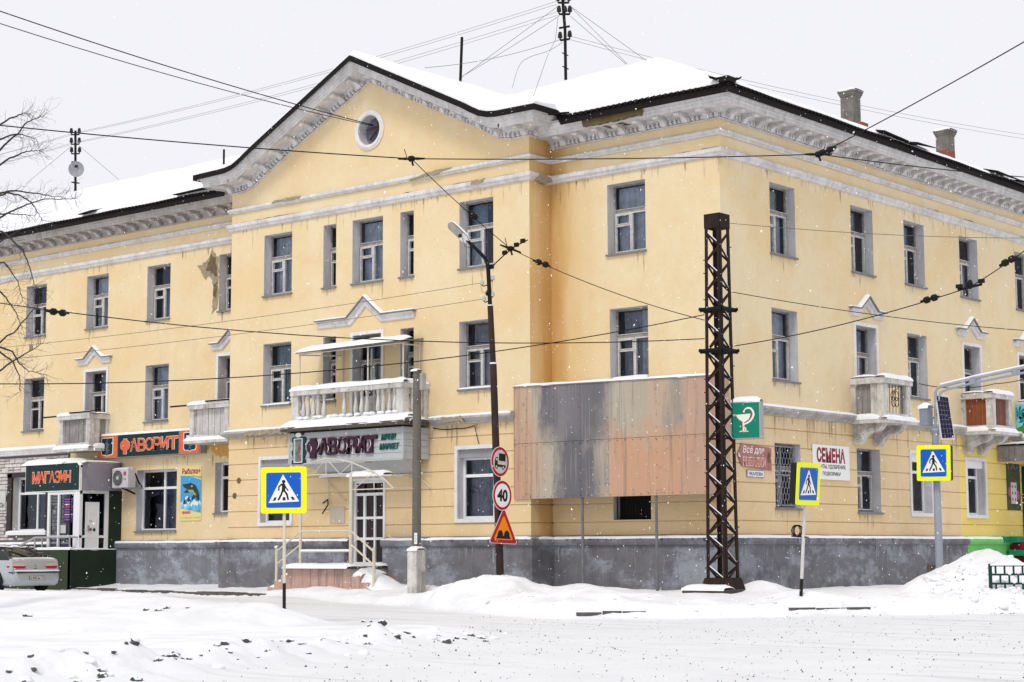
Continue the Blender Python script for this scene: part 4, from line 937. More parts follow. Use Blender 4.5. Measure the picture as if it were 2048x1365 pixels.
# ------------------------------------------------------------------ balconies (parts of the building)
def main_balcony():
    s0, s1, dp = 3.92, 8.26, 1.0
    mb = MB(FA); mb.box(s0 - .28, s1 + .22, 4.60, 4.72, 0.24, dp + .24, 0); mb.box(s0 - .12, s1 + .10, 4.72, 4.86, .02, dp + .12, 1)
    ob = mb.build('balcony', [CONC_D, CONC_W], BL)
    mb = MB(FA); mb.box(s0 - .05, s1 + .05, 5.62, 5.77, dp - .13, dp + .09); mb.box(s0 - .05, s0 + .17, 5.62, 5.77, .02, dp - .13); mb.box(s1 - .17, s1 + .05, 5.62, 5.77, .02, dp - .13)
    mb.build('balcony_rail', CONC_W, ob)
    for a, b in ((s0, s0 + .24), (s1 - .24, s1)):
        mb = MB(FA); mb.box(a, b, 4.86, 5.62, dp - .2, dp + .04); mb.build('corner_post', CONC_W, ob)
    mb = MB(FA); mb.box(s1 - .5, s1 - .24, 4.86, 5.62, dp - .12, dp - .06); mb.build('patch_board', CONC, ob)
    mb = MB(FA); mb.box(s1 - .2, s1 - .02, 4.86, 5.62, .02, .16); mb.build('wall_post', CONC_W, ob)
    prof = [(.05, 0), (.05, .04), (.035, .06), (.05, .10), (.035, .125), (.05, .16), (.072, .24), (.068, .32), (.045, .46), (.034, .56), (.034, .60), (.05, .625), (.04, .65), (.055, .68), (.055, .76)]
    def baluster(s, d, first=[None]):
        if first[0] is None:
            mb = MB(); mb.lathe((0, 0, 0), prof, 10); first[0] = mb.build('baluster', CONC_W, None, smooth=50)
            o = first[0]
        else: o = first[0].copy(); COL.objects.link(o)
        o.parent = ob; o.location = Vector(FA((s, 4.86, d))) - wloc(ob); o.rotation_euler = (0, 0, random.uniform(0, 6))
    for u in (265, 330, 400, 465, 540, 805, 955, 1030, 1100, 1240, 1310, 1385, 1450, 1505): baluster(4.16 + (u - 228) * .00304, dp - .07)
    for d in (.25, .42, .6, .76): baluster(s1 - .09, d)
    q = MB(FA); q.snow(s0 - .08, s1 + .08, 5.77, dp - .16, dp + .11, .13, 1); q.build('rail_snow', SNOW, ob, smooth=True)
    q = MB(frame((s1 - .18, 0, 0), (0, -1, 0), (1, 0, 0))); q.snow(.05, dp - .1, 5.77, 0, .24, .12, 5); q.build('rail_snow', SNOW, ob, smooth=True)
    q = MB(FA); q.snow(s0 - .3, s1 + .24, 4.715, dp - .35, dp + .25, .24, 2, .08, .03); q.snow(s0 - .25, s1 + .2, 4.85, dp - .5, dp + .06, .12, 8, .08)
    for k in range(14): q.blob((s0 + .3 + k * .29 + random.uniform(-.06, .06), 4.97, dp + .02), .12, .06, .10, 7, 4, .15, 0, k)
    q.snow(s1 - .15, s1 + .26, 4.715, .2, dp, .13, 3); q.build('slab_snow', SNOW, ob, smooth=True)
    # light canopy over the balcony on thin posts
    mb = MB(FA); mb.add([(4.05, 6.82, 1.06), (8.36, 6.86, 1.06), (8.05, 7.02, .0), (4.15, 6.99, .0), (4.05, 6.85, 1.06), (8.36, 6.89, 1.06), (8.05, 7.05, .0), (4.15, 7.02, .0)],
                            [(0, 1, 5, 4), (1, 2, 6, 5), (3, 0, 4, 7), (4, 5, 6, 7), (3, 2, 1, 0)]); cn = mb.build('balcony_canopy', SILLM, ob)
    mb = MB(FA)
    for s, d, z0, z1 in ((4.15, .98, 5.77, 6.82), (6.85, .95, 5.77, 6.84), (8.2, .96, 5.77, 6.86), (4.95, .06, 5.2, 7.0), (7.95, .05, 5.77, 6.98)): mb.tube([(s, z0, d), (s, z1, d)], .022, 6)
    mb.tube([(4.15, 6.78, .98), (4.95, 6.78, .06)], .02, 5); mb.tube([(8.2, 6.8, .96), (7.95, 6.85, .05)], .02, 5)
    mb.tube([(6.1, 5.9, .05), (6.1, 6.9, .05)], .03, 5); mb.tube([(4.1, 6.80, .98), (8.25, 6.83, .98)], .018, 5); mb.build('canopy_frame', [CREAM], ob)
    q = MB(FA)
    for k in range(5): q.v = q.v
    n = 40; K = 5; b = 0
    for i in range(n + 1):
        t = i / n; e = math.sqrt(min(1, min(t, 1 - t) * 14 + .05)); s = 4.0 + 4.38 * t; hh = e * (.11 + .06 * float(fbm(s * 1.3, 2, 3)))
        for k in range(K + 1):
            u = k / K; d = 1.13 * (1 - u); s -= .28 * u * t; z = 6.86 + .04 * t + .17 * u
            q.v.append(FA((s, z + (hh * (math.sin(min(1, (u + .0) * 3 + .02) * math.pi / 2)) if k else -.015), d)))
    for i in range(n):
        for k in range(K): a = i * (K + 1) + k; q.f.append([a, a + K + 1, a + K + 2, a + 1]); q.m.append(0)
    q.build('canopy_snow', SNOW, cn, smooth=True)
main_balcony()

def boards(F, ob, s0, s1, z0, z1, d0, n, mt, name='board', axis='s'):
    """vertical boards, each one its own piece; axis 's' along the facade or 'd' across it (fixed s = d0)."""
    w = (s1 - s0) / n
    for k in range(n):
        a, b = s0 + k * w + .010, s0 + (k + 1) * w - .010; e = random.uniform(-.008, .008); zt = z1 - random.uniform(0, .02)
        mb = MB(F)
        if axis == 's': mb.box(a, b, z0, zt, d0 + e, d0 + e + .025)
        else: mb.box(d0 + e, d0 + e + .025, z0, zt, a, b)
        mb.build(name, mt, ob)
def small_balcony(F, s0, s1, dp, fr, sd, side_lo, consoles, mt=CONC_W, zs=4.86):
    """fr: front panel kind, sd: kind of the side that shows; side_lo: True when the side at s0 shows."""
    mb = MB(F); mb.box(s0 - .06, s1 + .06, zs - .17, zs, 0.02, dp + .08); mb.box(s0 - .12, s1 + .12, zs - .27, zs - .17, 0.02, dp + .14)
    ob = mb.build('balcony', mt, BL)
    p = .21
    for a in (s0, s1 - p):
        m2 = MB(F); m2.box(a, a + p, zs, zs + .80, dp - p, dp); m2.build('corner_post', mt, ob)
        m2 = MB(F); m2.box(a + .02, a + p - .02, zs, zs + .80, .0, .12); m2.build('wall_post', mt, ob)
    m2 = MB(F); m2.box(s0 - .05, s1 + .05, zs + .80, zs + .96, dp - p - .03, dp + .06); m2.box(s0 - .05, s0 + p + .02, zs + .80, zs + .96, .0, dp - p - .03); m2.box(s1 - p - .02, s1 + .05, zs + .80, zs + .96, 0, dp - p - .03)
    m2.build('balcony_rail', mt, ob)
    if fr == 'open':
        m2 = MB(F)
        for k in range(6): x = s0 + .3 + (s1 - s0 - .6) * k / 5; m2.tube([(x, zs, dp - .1), (x, zs + .8, dp - .1)], .009, 4)
        for c in range(4):
            cx, cz, r = s0 + .55 + .16 * (c % 2) + .1, zs + .33 + .17 * (c // 2), .13
            m2.tube([(cx + r * math.cos(t * .5), cz + r * math.sin(t * .5), dp - .08) for t in range(14)], .011, 4)
        m2.tube([(s0 + .5, zs + .3, dp - .08), (s0 + .62, zs + .62, dp - .05), (s0 + .8, zs + .7, dp - .02), (s0 + .86, zs + .78, dp + .02)], .011, 4)
        m2.build('iron_grille', BLACK, ob)
    else: boards(F, ob, s0 + p, s1 - p, zs + .02, zs + .80, dp - .12, fr[1], fr[0])
    sx = s0 + .08 if side_lo else s1 - .10
    boards(F, ob, .12, dp - p, zs + .02, zs + .80, sx, sd[1], sd[0], axis='d')
    if sd[0] is CONC or sd[0] is BOARDG:
        m2 = MB(F); a = s0 + .04 if side_lo else s1 - .18; m2.box(a, a + .14, zs, zs + .8, dp - p - .22, dp - p); m2.build('side_pier', mt, ob)
    q = MB(F); q.snow(s0 - .07, s1 + .07, zs + .955, dp - p - .05, dp + .08, .12, s0); q.snow(s0 - .04, s0 + p, zs + .955, 0, dp - p, .11, s0 + 2); q.snow(s1 - p, s1 + .04, zs + .955, 0, dp - p, .11, s0 + 3)
    q.build('rail_snow', SNOW, ob, smooth=True)
    q = MB(F); q.snow(s0 - .14, s1 + .14, zs - .172, dp - .04, dp + .15, .12, s0 + 4)
    T = frame(F((s0 - .13 if side_lo else s1 - .02, 0, 0)), tuple(Vector(F((0, 0, 1))) - Vector(F((0, 0, 0)))), tuple((Vector(F((1, 0, 0))) - Vector(F((0, 0, 0)))) * 1))
    q2 = MB(T); q2.snow(.05, dp * .9, zs - .172, 0, .15, .16, s0 + 5); off = len(q.v); q.v += q2.v; q.f += [[i + off for i in f] for f in q2.f]; q.m += q2.m
    q.build('slab_snow', SNOW, ob, smooth=True)
    if consoles:
        for cs in (s0 + .05, s1 - .31):
            pr = [(0, zs - .27), (0, zs - .80), (.14, zs - .82), (.24, zs - .72), (.34, zs - .58), (.5, zs - .50), (.66, zs - .50), (.78, zs - .44), (.86, zs - .36), (.9, zs - .27)]
            m2 = MB(F); K = len(pr); b = 0
            for x in (cs, cs + .26): m2.v += [F((x, z, d)) for d, z in pr]
            for k in range(K): m2.f.append([k, (k + 1) % K, K + (k + 1) % K, K + k]); m2.m.append(0)
            m2.f += [list(range(K)), list(range(2 * K - 1, K - 1, -1))]; m2.m += [0, 0]
            br = m2.build('scroll_bracket', mt, ob)
            m2 = MB(F)
            for x in (cs - .012, cs + .272):
                for c0, c1, r0, tn in ((.15, zs - .63, .13, 2.2), (.68, zs - .40, .085, 2.0)):
                    m2.tube([(x, c1 + r0 * (1 - t / 34) * math.sin(t * .42 * tn / 2), c0 + r0 * (1 - t / 34) * math.cos(t * .42 * tn / 2)) for t in range(30)], .02, 5)
                m2.tube([(x, zs - .55, .27), (x, zs - .42, .45), (x, zs - .36, .62)], .022, 5)
            m2.build_each('volute', mt, br)
    return ob
b1 = small_balcony(FL, -9.30, -7.60, .80, (BOARDG, 5), (BOARDG, 3), False, False)
b2 = small_balcony(FL, -2.46, -.60, .80, (BOARDW, 5), (BOARDW, 3), False, False)
small_balcony(FB, 7.10, 8.56, 1.0, 'open', (BOARDG, 4), True, True)
small_balcony(FB, 13.62, 14.92, 1.0, (BALBR, 4), (BALG, 4), True, True)
small_balcony(FB, 17.45, 19.0, 1.0, (BALBR, 4), (BALBR, 4), True, True)
mb = MB(FL)
for s, d in ((-9.3, .7), (-2.5, .7)): mb.box(s - 1.05, s + .1, 5.80, 5.845, d - .04, d + .02)
mb.box(-8.6, -6.9, 5.86, 5.9, .86, .92); mb.box(-1.6, -.5, 5.86, 5.9, .86, .92); mb.build_each('clothes_pole', ROOFB, BL)

# jungle print banner hung on the farthest balcony
jb = MB(frame((XC + .02, 17.36, 0), (1, 0, 0), (0, -1, 0)))
bn = thing('banner', 'jungle print banner with palm leaves and orange tiger hanging on the farthest balcony', 'banner', (XC + .6, 17.36, 4.75))
jb.box(0, 1.5, 4.75, 5.72, .0, .012); jb.build('banner_cloth', mat('print_sky', lin(120, 200, 215), .8, lin(70, 160, 190), .6, 2), bn)
jb = MB(frame((XC + .02, 17.36, 0), (1, 0, 0), (0, -1, 0)))
for c, m_ in (((.35, 5.25), 0), ((.1, 5.45), 0), ((1.0, 5.5), 0)):
    for k in range(9):
        a = k * .7; p = (c[0] + .32 * math.cos(a), c[1] + .26 * math.sin(a)); nx, nz = -math.sin(a) * .045, math.cos(a) * .045
        poly = [c, (c[0] * .4 + p[0] * .6 + nx, c[1] * .4 + p[1] * .6 + nz), p, (c[0] * .4 + p[0] * .6 - nx, c[1] * .4 + p[1] * .6 - nz)]
        poly = [(min(1.49, max(.01, x)), min(5.71, max(4.76, z))) for x, z in poly]; jb.quad(*[(x, z, .014) for x, z in poly], m=0)
flat(jb, [(.0, 4.76), (1.49, 4.76), (1.49, 5.0), (1.0, 5.08), (.5, 4.95), (.2, 5.06), (0, 4.98)], .0145, 1)
flat(jb, [(.35, 4.85), (.55, 4.8), (.75, 5.0), (.72, 5.3), (.85, 5.55), (.68, 5.62), (.5, 5.4), (.42, 5.1)], .016, 2)
for k in range(5): flat(jb, [(.45 + .04 * k, 4.95 + .12 * k), (.6 + .03 * k, 4.92 + .12 * k), (.6 + .03 * k, 4.95 + .12 * k)], .017, 3)
jb.build('jungle_print', [mat('print_palm', lin(20, 110, 120), .8), mat('print_grass', lin(70, 140, 50), .8, lin(40, 90, 30), .6, 8), mat('print_tiger', lin(225, 120, 40), .8), SBLK], bn)

# ------------------------------------------------------------------ things on the facades
# siding box with the mini market sign, under the main balcony
sb = thing('shop_sign_box', 'pale grey clapboard sign box with plum letters under the balustrade balcony', 'sign box', (6, -1, 3.7))
sx0, sx1, sz0, sz1, sd = 3.80, 8.27, 3.70, 4.56, 1.02
mb = MB(FA); mb.box(sx0 + .02, sx1 - .02, sz0 + .02, sz1, .24, sd - .02); mb.add([(sx0 + .1, sz0 + .02, .30), (sx1 - .1, sz0 + .02, .30), (sx1 - .1, sz0 + .02, sd - .1), (sx0 + .1, sz0 + .02, sd - .1), (sx0 + .9, sz0 - .35, .02), (sx1 - .5, sz0 - .35, .02)], [(0, 3, 2, 1), (3, 4, 5, 2), (0, 4, 3), (1, 2, 5)])
mb.build('backing', SIDING, sb)
nb = 5; hb = (sz1 - sz0) / nb
for k in range(nb):
    mb = MB(FA); a, b = sz0 + k * hb + .004, sz0 + (k + 1) * hb - .004
    mb.add([(sx0, a, sd + .012), (sx1, a, sd + .012), (sx1, b, sd), (sx0, b, sd), (sx0, a, sd - .03), (sx1, a, sd - .03), (sx1, b, sd - .03), (sx0, b, sd - .03)], [(0, 1, 2, 3), (4, 5, 1, 0), (3, 2, 6, 7), (0, 3, 7, 4), (1, 5, 6, 2)])
    mb.build('siding_board', SIDING, sb)
    mb = MB(FA); mb.box(sx1 - .01, sx1 + .012, a, b, .02, sd - .02); mb.build('siding_board', SIDING, sb)
    mb = MB(FA); mb.box(sx0 - .012, sx0 + .01, a, b, .02, sd - .02); mb.build('siding_board', SIDING, sb)
mb = MB(FA); mb.box(sx1 - .03, sx1 + .02, sz0, sz1, sd - .02, sd + .022); mb.box(sx0 - .02, sx0 + .03, sz0, sz1, sd - .02, sd + .022); mb.box(sx0, sx1, sz0 - .03, sz0, sd - .05, sd + .022); mb.build('corner_trim', SIDING, sb)
mb = MB(FA); x = 4.62
def slav(mb, word, s, z, w, h, d, m, bold=.03, gap=.0, drop=None, thick=.05, slope=0.0, ex=None):
    """heavy old-style display lettering: each letter stretched to fill its cell, alternately raised and dropped."""
    ws = {'Ф': 1.35, 'Ш': 1.25, 'М': 1.3, 'И': 1.0, 'Т': 1.2, 'Н': 1.0}; tot = sum(ws.get(c, 1.0) for c in word); x = s
    for i, c in enumerate(word):
        cw = w * ws.get(c, 1.0) / tot; up = (drop or (0, 0))[i % 2]
        if c == 'Ф':
            g = gap; st = .085 * h / .4 + g; cx, cz = x + cw * .5, z + h * .52; rx, ry = cw * .46 + g, h * .40 + g; tk = .095 * h / .4 + 2 * g
            mb.box(cx - st, cx + st, z - .16 * h - g, z + 1.02 * h + g, d - max(thick, .001), d, m)
            n_ = 22
            for k in range(n_):
                q = [(2 * math.pi * (k + e) / n_) for e in (0, 1)]
                mb.quad(*[(cx + (rx - o) * math.cos(t), cz + (ry - o) * math.sin(t), d + .0006) for t, o in ((q[0], 0), (q[1], 0), (q[1], tk), (q[0], tk))], m=m)
                if thick: mb.quad(*[(cx + rx * math.cos(t), cz + ry * math.sin(t), e) for t, e in ((q[0], d - thick), (q[1], d - thick), (q[1], d), (q[0], d))], m=m)
            x += cw; continue
        hh = h; zz = z + up * h
        put_text(mb, c, x + cw * .03 - gap, zz - gap, cw * .97 + gap * 2, hh - max(0, up) * h + gap * 2, d, m, bold * (.45 if c in 'АВРОЗ' else 1), 0, thick=thick)
        if c in 'РИНТ' and ex:                       # flared serifs
            mb.box(x, x + cw * .34, zz - .012, zz + h * .07, d - thick, d, m)
        x += cw
slav(mb, 'ФАВОРИТ', 4.58, 3.90, 2.74, .46, sd + .085, 0, .05, .012, (0, .03), .07, ex=True); mb.build('lettering', PURPLE, sb)
mb = MB(FA)
for k, (a, b, r) in enumerate(((5.02, 4.20, .13), (5.42, 4.05, .10), (5.80, 4.2, .09), (6.16, 4.1, .10), (6.62, 4.2, .10), (7.05, 4.12, .13), (4.74, 4.08, .09), (6.40, 4.0, .08))):
    n = 7; p = [(a + r * .6 * math.sin(t * .45), b + r * (t / 3 - 1), sd + .09) for t in range(n)]
    for i in range(n - 1): wv = .013 * math.sin(math.pi * (i + .5) / n); mb.quad((p[i][0] - wv, p[i][1], p[i][2]), (p[i][0] + wv, p[i][1], p[i][2]), (p[i + 1][0] + wv, p[i + 1][1], p[i + 1][2]), (p[i + 1][0] - wv, p[i + 1][1], p[i + 1][2]))
mb.build_each('letter_highlight', SWHITE, sb)
mb = MB(FA); put_text(mb, 'МИНИ', 7.46, 4.22, .56, .16, sd + .04, 0, .035, .25, thick=.03); mb.build('lettering', TEAL, sb); mb = MB(FA); put_text(mb, 'МАРКЕТ', 7.40, 3.96, .74, .17, sd + .04, 0, .035, .25, thick=.03); mb.build('lettering', TEAL, sb)
mb = MB(FA); c0 = 4.02
for (a, b, c, d) in ((-.02, .44, 3.66, 4.44),): ring(mb, c0 + a, c0 + b, c, d, .07, sd + .012, sd + .06, 0)
for sx_, sz_ in ((c0 - .02, 4.36), (c0 + .44, 4.36), (c0 - .02, 4.0), (c0 + .44, 4.0), (c0 - .02, 3.72), (c0 + .44, 3.72)): mb.prism(circ(sx_, sz_, .055, 10, .09), sd + .012, sd + .055, 0)
mb.prism([(c0 + .04, 4.50), (c0 + .0, 4.68), (c0 + .09, 4.58), (c0 + .14, 4.74), (c0 + .20, 4.6), (c0 + .26, 4.76), (c0 + .31, 4.6), (c0 + .38, 4.7), (c0 + .38, 4.5)], sd + .012, sd + .06, 0)
mb.prism(circ(c0 + .21, 4.50, .12, 14, .07), sd + .013, sd + .07, 1)
ring(mb, c0 + .035, c0 + .385, 3.72, 4.40, .02, sd + .02, sd + .075, 1); mb.box(c0 + .055, c0 + .365, 3.74, 4.38, sd + .012, sd + .03, 2)
flat(mb, [(c0 + .15, 3.80), (c0 + .19, 3.98), (c0 + .15, 4.1), (c0 + .18, 4.24), (c0 + .22, 4.3), (c0 + .26, 4.2), (c0 + .29, 4.1), (c0 + .24, 3.98), (c0 + .27, 3.80), (c0 + .23, 3.8), (c0 + .21, 3.94), (c0 + .18, 3.80)], sd + .033, 3)
flat(mb, [(c0 + .27, 4.02), (c0 + .31, 4.2), (c0 + .29, 4.02), (c0 + .25, 3.9)], sd + .035, 4)
mb.build('crest', [mat('crest_teal', (.01, .045, .06), .5), SWHITE, mat('crest_field', (.20, .23, .22), .6, (.03, .10, .09), .8, 4), mat('crest_figure', (.25, .12, .13), .6, (.12, .06, .06), .7, 10), mat('crest_pink', (.55, .38, .42), .6)], sb)
mb = MB(FA); mb.box(3.9, 8.3, 4.56, 4.60, .3, 1.1); mb.build('roofing_felt', ROOFB, sb)

# green and orange ФАВОРИТ sign box on the wing
gs = thing('shop_sign_box', 'long dark green sign box with orange lettering between two crest panels', 'sign box', (-5.4, YL, 4.3))
G0, G1, GZ0, GZ1, gd = -7.86, -2.55, 4.34, 5.10, .26
for a, b, nm in ((G0, G0 + 1.05, 'crest_panel'), (G0 + 1.07, G1 - 1.07, 'main_panel'), (G1 - 1.05, G1, 'crest_panel')):
    mb = MB(FL); mb.box(a, b, GZ0, GZ1, .02, gd, 0)
    if nm == 'main_panel': mb.box(a + .02, b - .02, GZ0 + .02, GZ1 - .02, gd, gd + .008, 1)
    else:
        mb.box(a + .02, b - .02, GZ0 + .02, GZ1 - .02, gd, gd + .008, 2)
        c = (a + b) / 2
        sh = [(c - .32, GZ1 - .08), (c - .32, GZ0 + .16), (c - .27, GZ0 + .10), (c - .05, GZ0 + .09), (c, GZ0 + .04), (c + .05, GZ0 + .09), (c + .27, GZ0 + .10), (c + .32, GZ0 + .16), (c + .32, GZ1 - .08)]
        flat(mb, sh, gd + .012, 3); flat(mb, [(c + (x - c) * .9, (GZ0 + GZ1) / 2 + (z - (GZ0 + GZ1) / 2) * .93) for x, z in sh], gd + .015, 1)
        for k, (dx, z, w_, h_) in enumerate(((0, .60, .05, .05), (-.03, .50, .09, .05), (.02, .43, .12, .06), (-.01, .34, .10, .06), (.02, .26, .13, .05), (0, .19, .07, .06))):
            flat(mb, [(c + dx + w_ * math.cos(t * .7 + k) * (1 if t % 2 else .6), GZ0 + z + h_ * math.sin(t * .7 + k)) for t in range(9)], gd + .0165 + k * .0004, 4)
    mb.build(nm, [GREYM, SHOPG, SHOPO, SWHITE, mat('crest_faint', (.10, .13, .13), .6, (.03, .07, .07), .6, 12)], gs)
q = MB(FL); slav(q, 'ФАВОРИТ', G0 + 1.22, GZ0 + .18, 2.98, .40, gd + .018, 0, .055, .02, (0, .03), .0); q.build('letter_outline', SWHITE, gs)
q = MB(FL); slav(q, 'ФАВОРИТ', G0 + 1.22, GZ0 + .18, 2.98, .40, gd + .026, 0, .03, .008, (0, .03), .0, ex=True); q.build('lettering', SHOPO, gs)
q = MB(FL); q.snow(G0, G1, GZ1, .0, gd + .02, .07, 4); q.build('snow_cap', SNOW, gs, smooth=True)

# stone look cladding of the shop front on the left, stones laid one by one
mb = MB(FL); mb.box(-24, -9.72, 4.62, 4.86, .0, .2); cb = mb.build('fascia_board', TRIM, BL)
q = MB(FL); q.snow(-24, -9.7, 4.85, 0, .22, .09, 3, .25); q.build('snow_cap', SNOW, cb, smooth=True)
for k in range(3): mb = MB(FL); mb.box(-24, -9.70, 4.64 + k * .07, 4.69 + k * .07, .2, .215); mb.build('fascia_plank', TRIM, cb)
mb = MB(FL)
for a, b, c, d in ((-24, -13.12, 1.5, 4.62), (-10.88, -9.74, 1.5, 4.62), (-13.12, -10.88, 1.5, 1.86), (-13.12, -10.88, 3.98, 4.62)): mb.box(a, b, c, d, .0, .05)
clad = mb.build('cladding', STONEJ, BL)
rd = random.Random(11); zs_ = 1.66; cache = {}
while zs_ < 4.58:
    s = -14.4; hh = rd.choice([.13, .20, .20])
    while s < -9.80:
        w_ = rd.choice([.24, .32, .42, .5]); parts_ = [(zs_, hh)] if hh < .15 or rd.random() < .55 else [(zs_, hh * .48), (zs_ + hh * .52, hh * .48)]
        for zz, h_ in parts_:
            e = min(s + w_, -9.76)
            if e - s > .08 and zz + h_ < 4.62 and not (e > -13.14 and s < -10.86 and zz + h_ > 1.84 and zz < 4.0):
                key = (round(e - s, 2), round(h_, 2), rd.randrange(3))
                if key not in cache:
                    m2 = MB(frame((0, 0, 0), (1, 0, 0), (0, -1, 0))); ww, h2, b_ = key[0] - .016, key[1] - .014, .018
                    m2.add([(0, 0, 0), (ww, 0, 0), (ww, h2, 0), (0, h2, 0), (b_, b_, .03), (ww - b_, b_ * .7, .035), (ww - b_ * .8, h2 - b_, .03), (b_, h2 - b_ * .8, .026)], [(4, 5, 6, 7), (0, 1, 5, 4), (1, 2, 6, 5), (2, 3, 7, 6), (3, 0, 4, 7)])
                    cache[key] = m2.build('stone', STONEC[key[2]], None); ob = cache[key]
                else: ob = cache[key].copy(); COL.objects.link(ob)
                ob.parent = clad; ob.location = Vector(FL((s, zz, .05 + rd.uniform(0, .012)))) - wloc(clad)
        s += w_
    zs_ += hh
mb = MB(FL)
for a, b, c, d in ((-13.26, -13.0, 1.86, 4.0), (-10.98, -10.84, 1.86, 4.0), (-13.26, -10.84, 3.86, 4.0)): mb.box(a, b, c, d, .05, .10)
mb.build('dark_window_surround', DARKBR, BL)
mb = MB(FL); mb.box(-13.2, -10.85, 1.84, 1.96, -.2, .16); cs_ = mb.build('shop_sill', PVC, BL)
q = MB(FL); q.snow(-13.2, -10.85, 1.955, -.15, .16, .05, 5); q.build('snow_cap', SNOW, cs_, smooth=True)
mb = MB(FL); mb.box(-24, -8.6, .9, 1.50, .0, .28); mb.build('dark_base_course', DARKBR, BL)
t_ = thing('notice_board', 'white notice board with black lettering on the stone cladding, cut by the frame', 'sign', (-13.9, YL - .1, 2.9))
mb = MB(FL); mb.box(-15.0, -13.32, 2.72, 3.42, .09, .12); mb.build('panel', SGREY, t_)
mb = MB(FL); put_text(mb, 'МЫ', -13.98, 3.13, .30, .19, .123, bold=.03); put_text(mb, 'ОТКРЫЛИСЬ!', -14.55, 2.82, 1.18, .17, .123, bold=.02); mb.build('lettering', SBLK, t_)

# entrance kiosk of the left shop
ks = thing('shop_entrance', 'glazed shop entrance with dark green sign and grey curved side', 'entrance', (-8.4, .4, .3))
K0, K1, KY = -9.86, -6.87, -.36
FK = frame((0, KY, 0), (1, 0, 0), (0, -1, 0)); FKS = frame((K1, 0, 0), (0, 1, 0), (1, 0, 0))
mb = MB(); mb.box(K0 + .05, K1 - .05, KY + .05, YL + .1, 3.24, 4.14); mb.build('box_core', GREYM, ks)
mb = MB(FK); mb.box(K0, K1 + .01, 3.22, 4.16, -.06, .03, 0); mb.box(K0 + .03, K1 - .02, 3.25, 4.13, .03, .04, 1); mb.build('sign_panel', [SWHITE, SHOPG], ks)
mb = MB(FK); slav(mb, 'МАГАЗИН', -9.45, 3.52, 2.12, .36, .047, 0, .055, .02, (0, .04), 0); mb.build('letter_outline', SWHITE, ks)
mb = MB(FK); slav(mb, 'МАГАЗИН', -9.45, 3.52, 2.12, .36, .055, 0, .03, .008, (0, .04), 0, ex=True); mb.build('lettering', SHOPO, ks)
mb = MB(); arc = [(K1 - .02, KY)] + [(K1 - .02 + .22 * math.sin(t / 8 * math.pi), KY + (YL - KY) * t / 8) for t in range(1, 9)]
for z0, z1, m_ in ((3.24, 4.12, 0), (4.12, 4.16, 1)):
    b = len(mb.v); n = len(arc)
    for z in (z0, z1): mb.v += [(x, y, z) for x, y in arc]
    for k in range(n - 1): mb.f.append([b + k, b + k + 1, b + n + k + 1, b + n + k]); mb.m.append(m_)
b = len(mb.v); mb.v += [(x, y, 3.24) for x, y in arc]; mb.f.append([b + k for k in range(len(arc) - 1, -1, -1)]); mb.m.append(0)
b = len(mb.v); mb.v += [(x, y, 4.16) for x, y in arc]; mb.f.append([b + k for k in range(len(arc))]); mb.m.append(0)
mb.build('curved_side', [mat('mauve_grey_panel', (.235, .215, .25), .6, (.19, .175, .2), .5, 2), GREYM], ks, smooth=True)
q = MB(frame((0, 0, 0), (1, 0, 0), (0, -1, 0))); q.snow(K0 - .12, K1 - .9, 4.14, -YL, .46, .22, 3); q.snow(K1 - 1.1, K1 + .1, 4.15, -YL, .38, .08, 6); q.build('roof_snow', SNOW, ks, smooth=True)
mb = MB(); mb.box(K0 + 1.3, K1 - .02, KY + .08, YL, .3, 1.28); mb.build('porch_floor', CONC, ks)
mb = MB(FK)                                          # white frame, front
for a, b in ((-8.62, -8.50), (-8.06, -7.98), (-7.20, -6.87)): mb.box(a, b, 1.28, 3.24, -.10, 0)
mb.box(-8.62, -6.87, 1.70, 1.78, -.10, -.002); mb.box(-8.62, -6.87, 3.12, 3.24, -.10, -.003); mb.build('front_frame', PVC, ks)
mb = MB(FKS)                                         # white frame, side with the door
for a, b in ((KY + .01, KY + .12), (.66, .80)): mb.box(a, b, 1.28, 3.24, -.10, -.004)
mb.box(KY + .01, .80, 1.70, 1.78, -.10, -.006); mb.box(KY + .01, .80, 3.14, 3.24, -.10, -.005); mb.build('side_frame', PVC, ks)
mb = MB(FK); mb.quad((-8.5, 1.28, -.06), (-7.0, 1.28, -.06), (-7.0, 3.2, -.06), (-8.5, 3.2, -.06)); mb.build('pane', GLASS_D, ks)
mb = MB(FKS); mb.quad((KY + .1, 1.28, -.06), (.7, 1.28, -.06), (.7, 3.2, -.06), (KY + .1, 3.2, -.06)); mb.build('pane', GLASS_D, ks)
mb = MB(); mb.quad((-7.95, KY + .5, 1.28), (-6.95, KY + .5, 1.28), (-6.95, KY + .5, 3.24), (-7.95, KY + .5, 3.24)); mb.quad((-7.4, 1.25, 1.28), (-7.4, KY, 1.28), (-7.4, KY, 3.24), (-7.4, 1.25, 3.24)); mb.build('inner_screen', SHOPG, ks)
mb = MB(FKS); mb.box(KY + .28, .40, 1.28, 2.82, -.045, -.012, 0); ring(mb, KY + .26, .42, 1.28, 2.86, .04, -.05, .0, 0); ring(mb, KY + .36, .32, 2.05, 2.5, .02, -.012, -.004, 0); mb.box(KY + .34, KY + .38, 1.9, 2.1, -.012, .03, 1)
flat(mb, circ(.10, 1.97, .055, 12), -.010, 2); flat(mb, circ(.24, 1.96, .06, 12), -.010, 3); put_text(mb, 'НД', .0, 2.22, .14, .05, -.010, 2, .02); mb.build('entrance_door', [PVC, GREYM, mat('sticker_red', (.3, .08, .06), .6), mat('sticker_dark', (.03, .08, .06), .6)], ks)
mb = MB(FK); mb.box(-7.78, -7.26, 2.2, 3.02, -.055, -.048, 0)
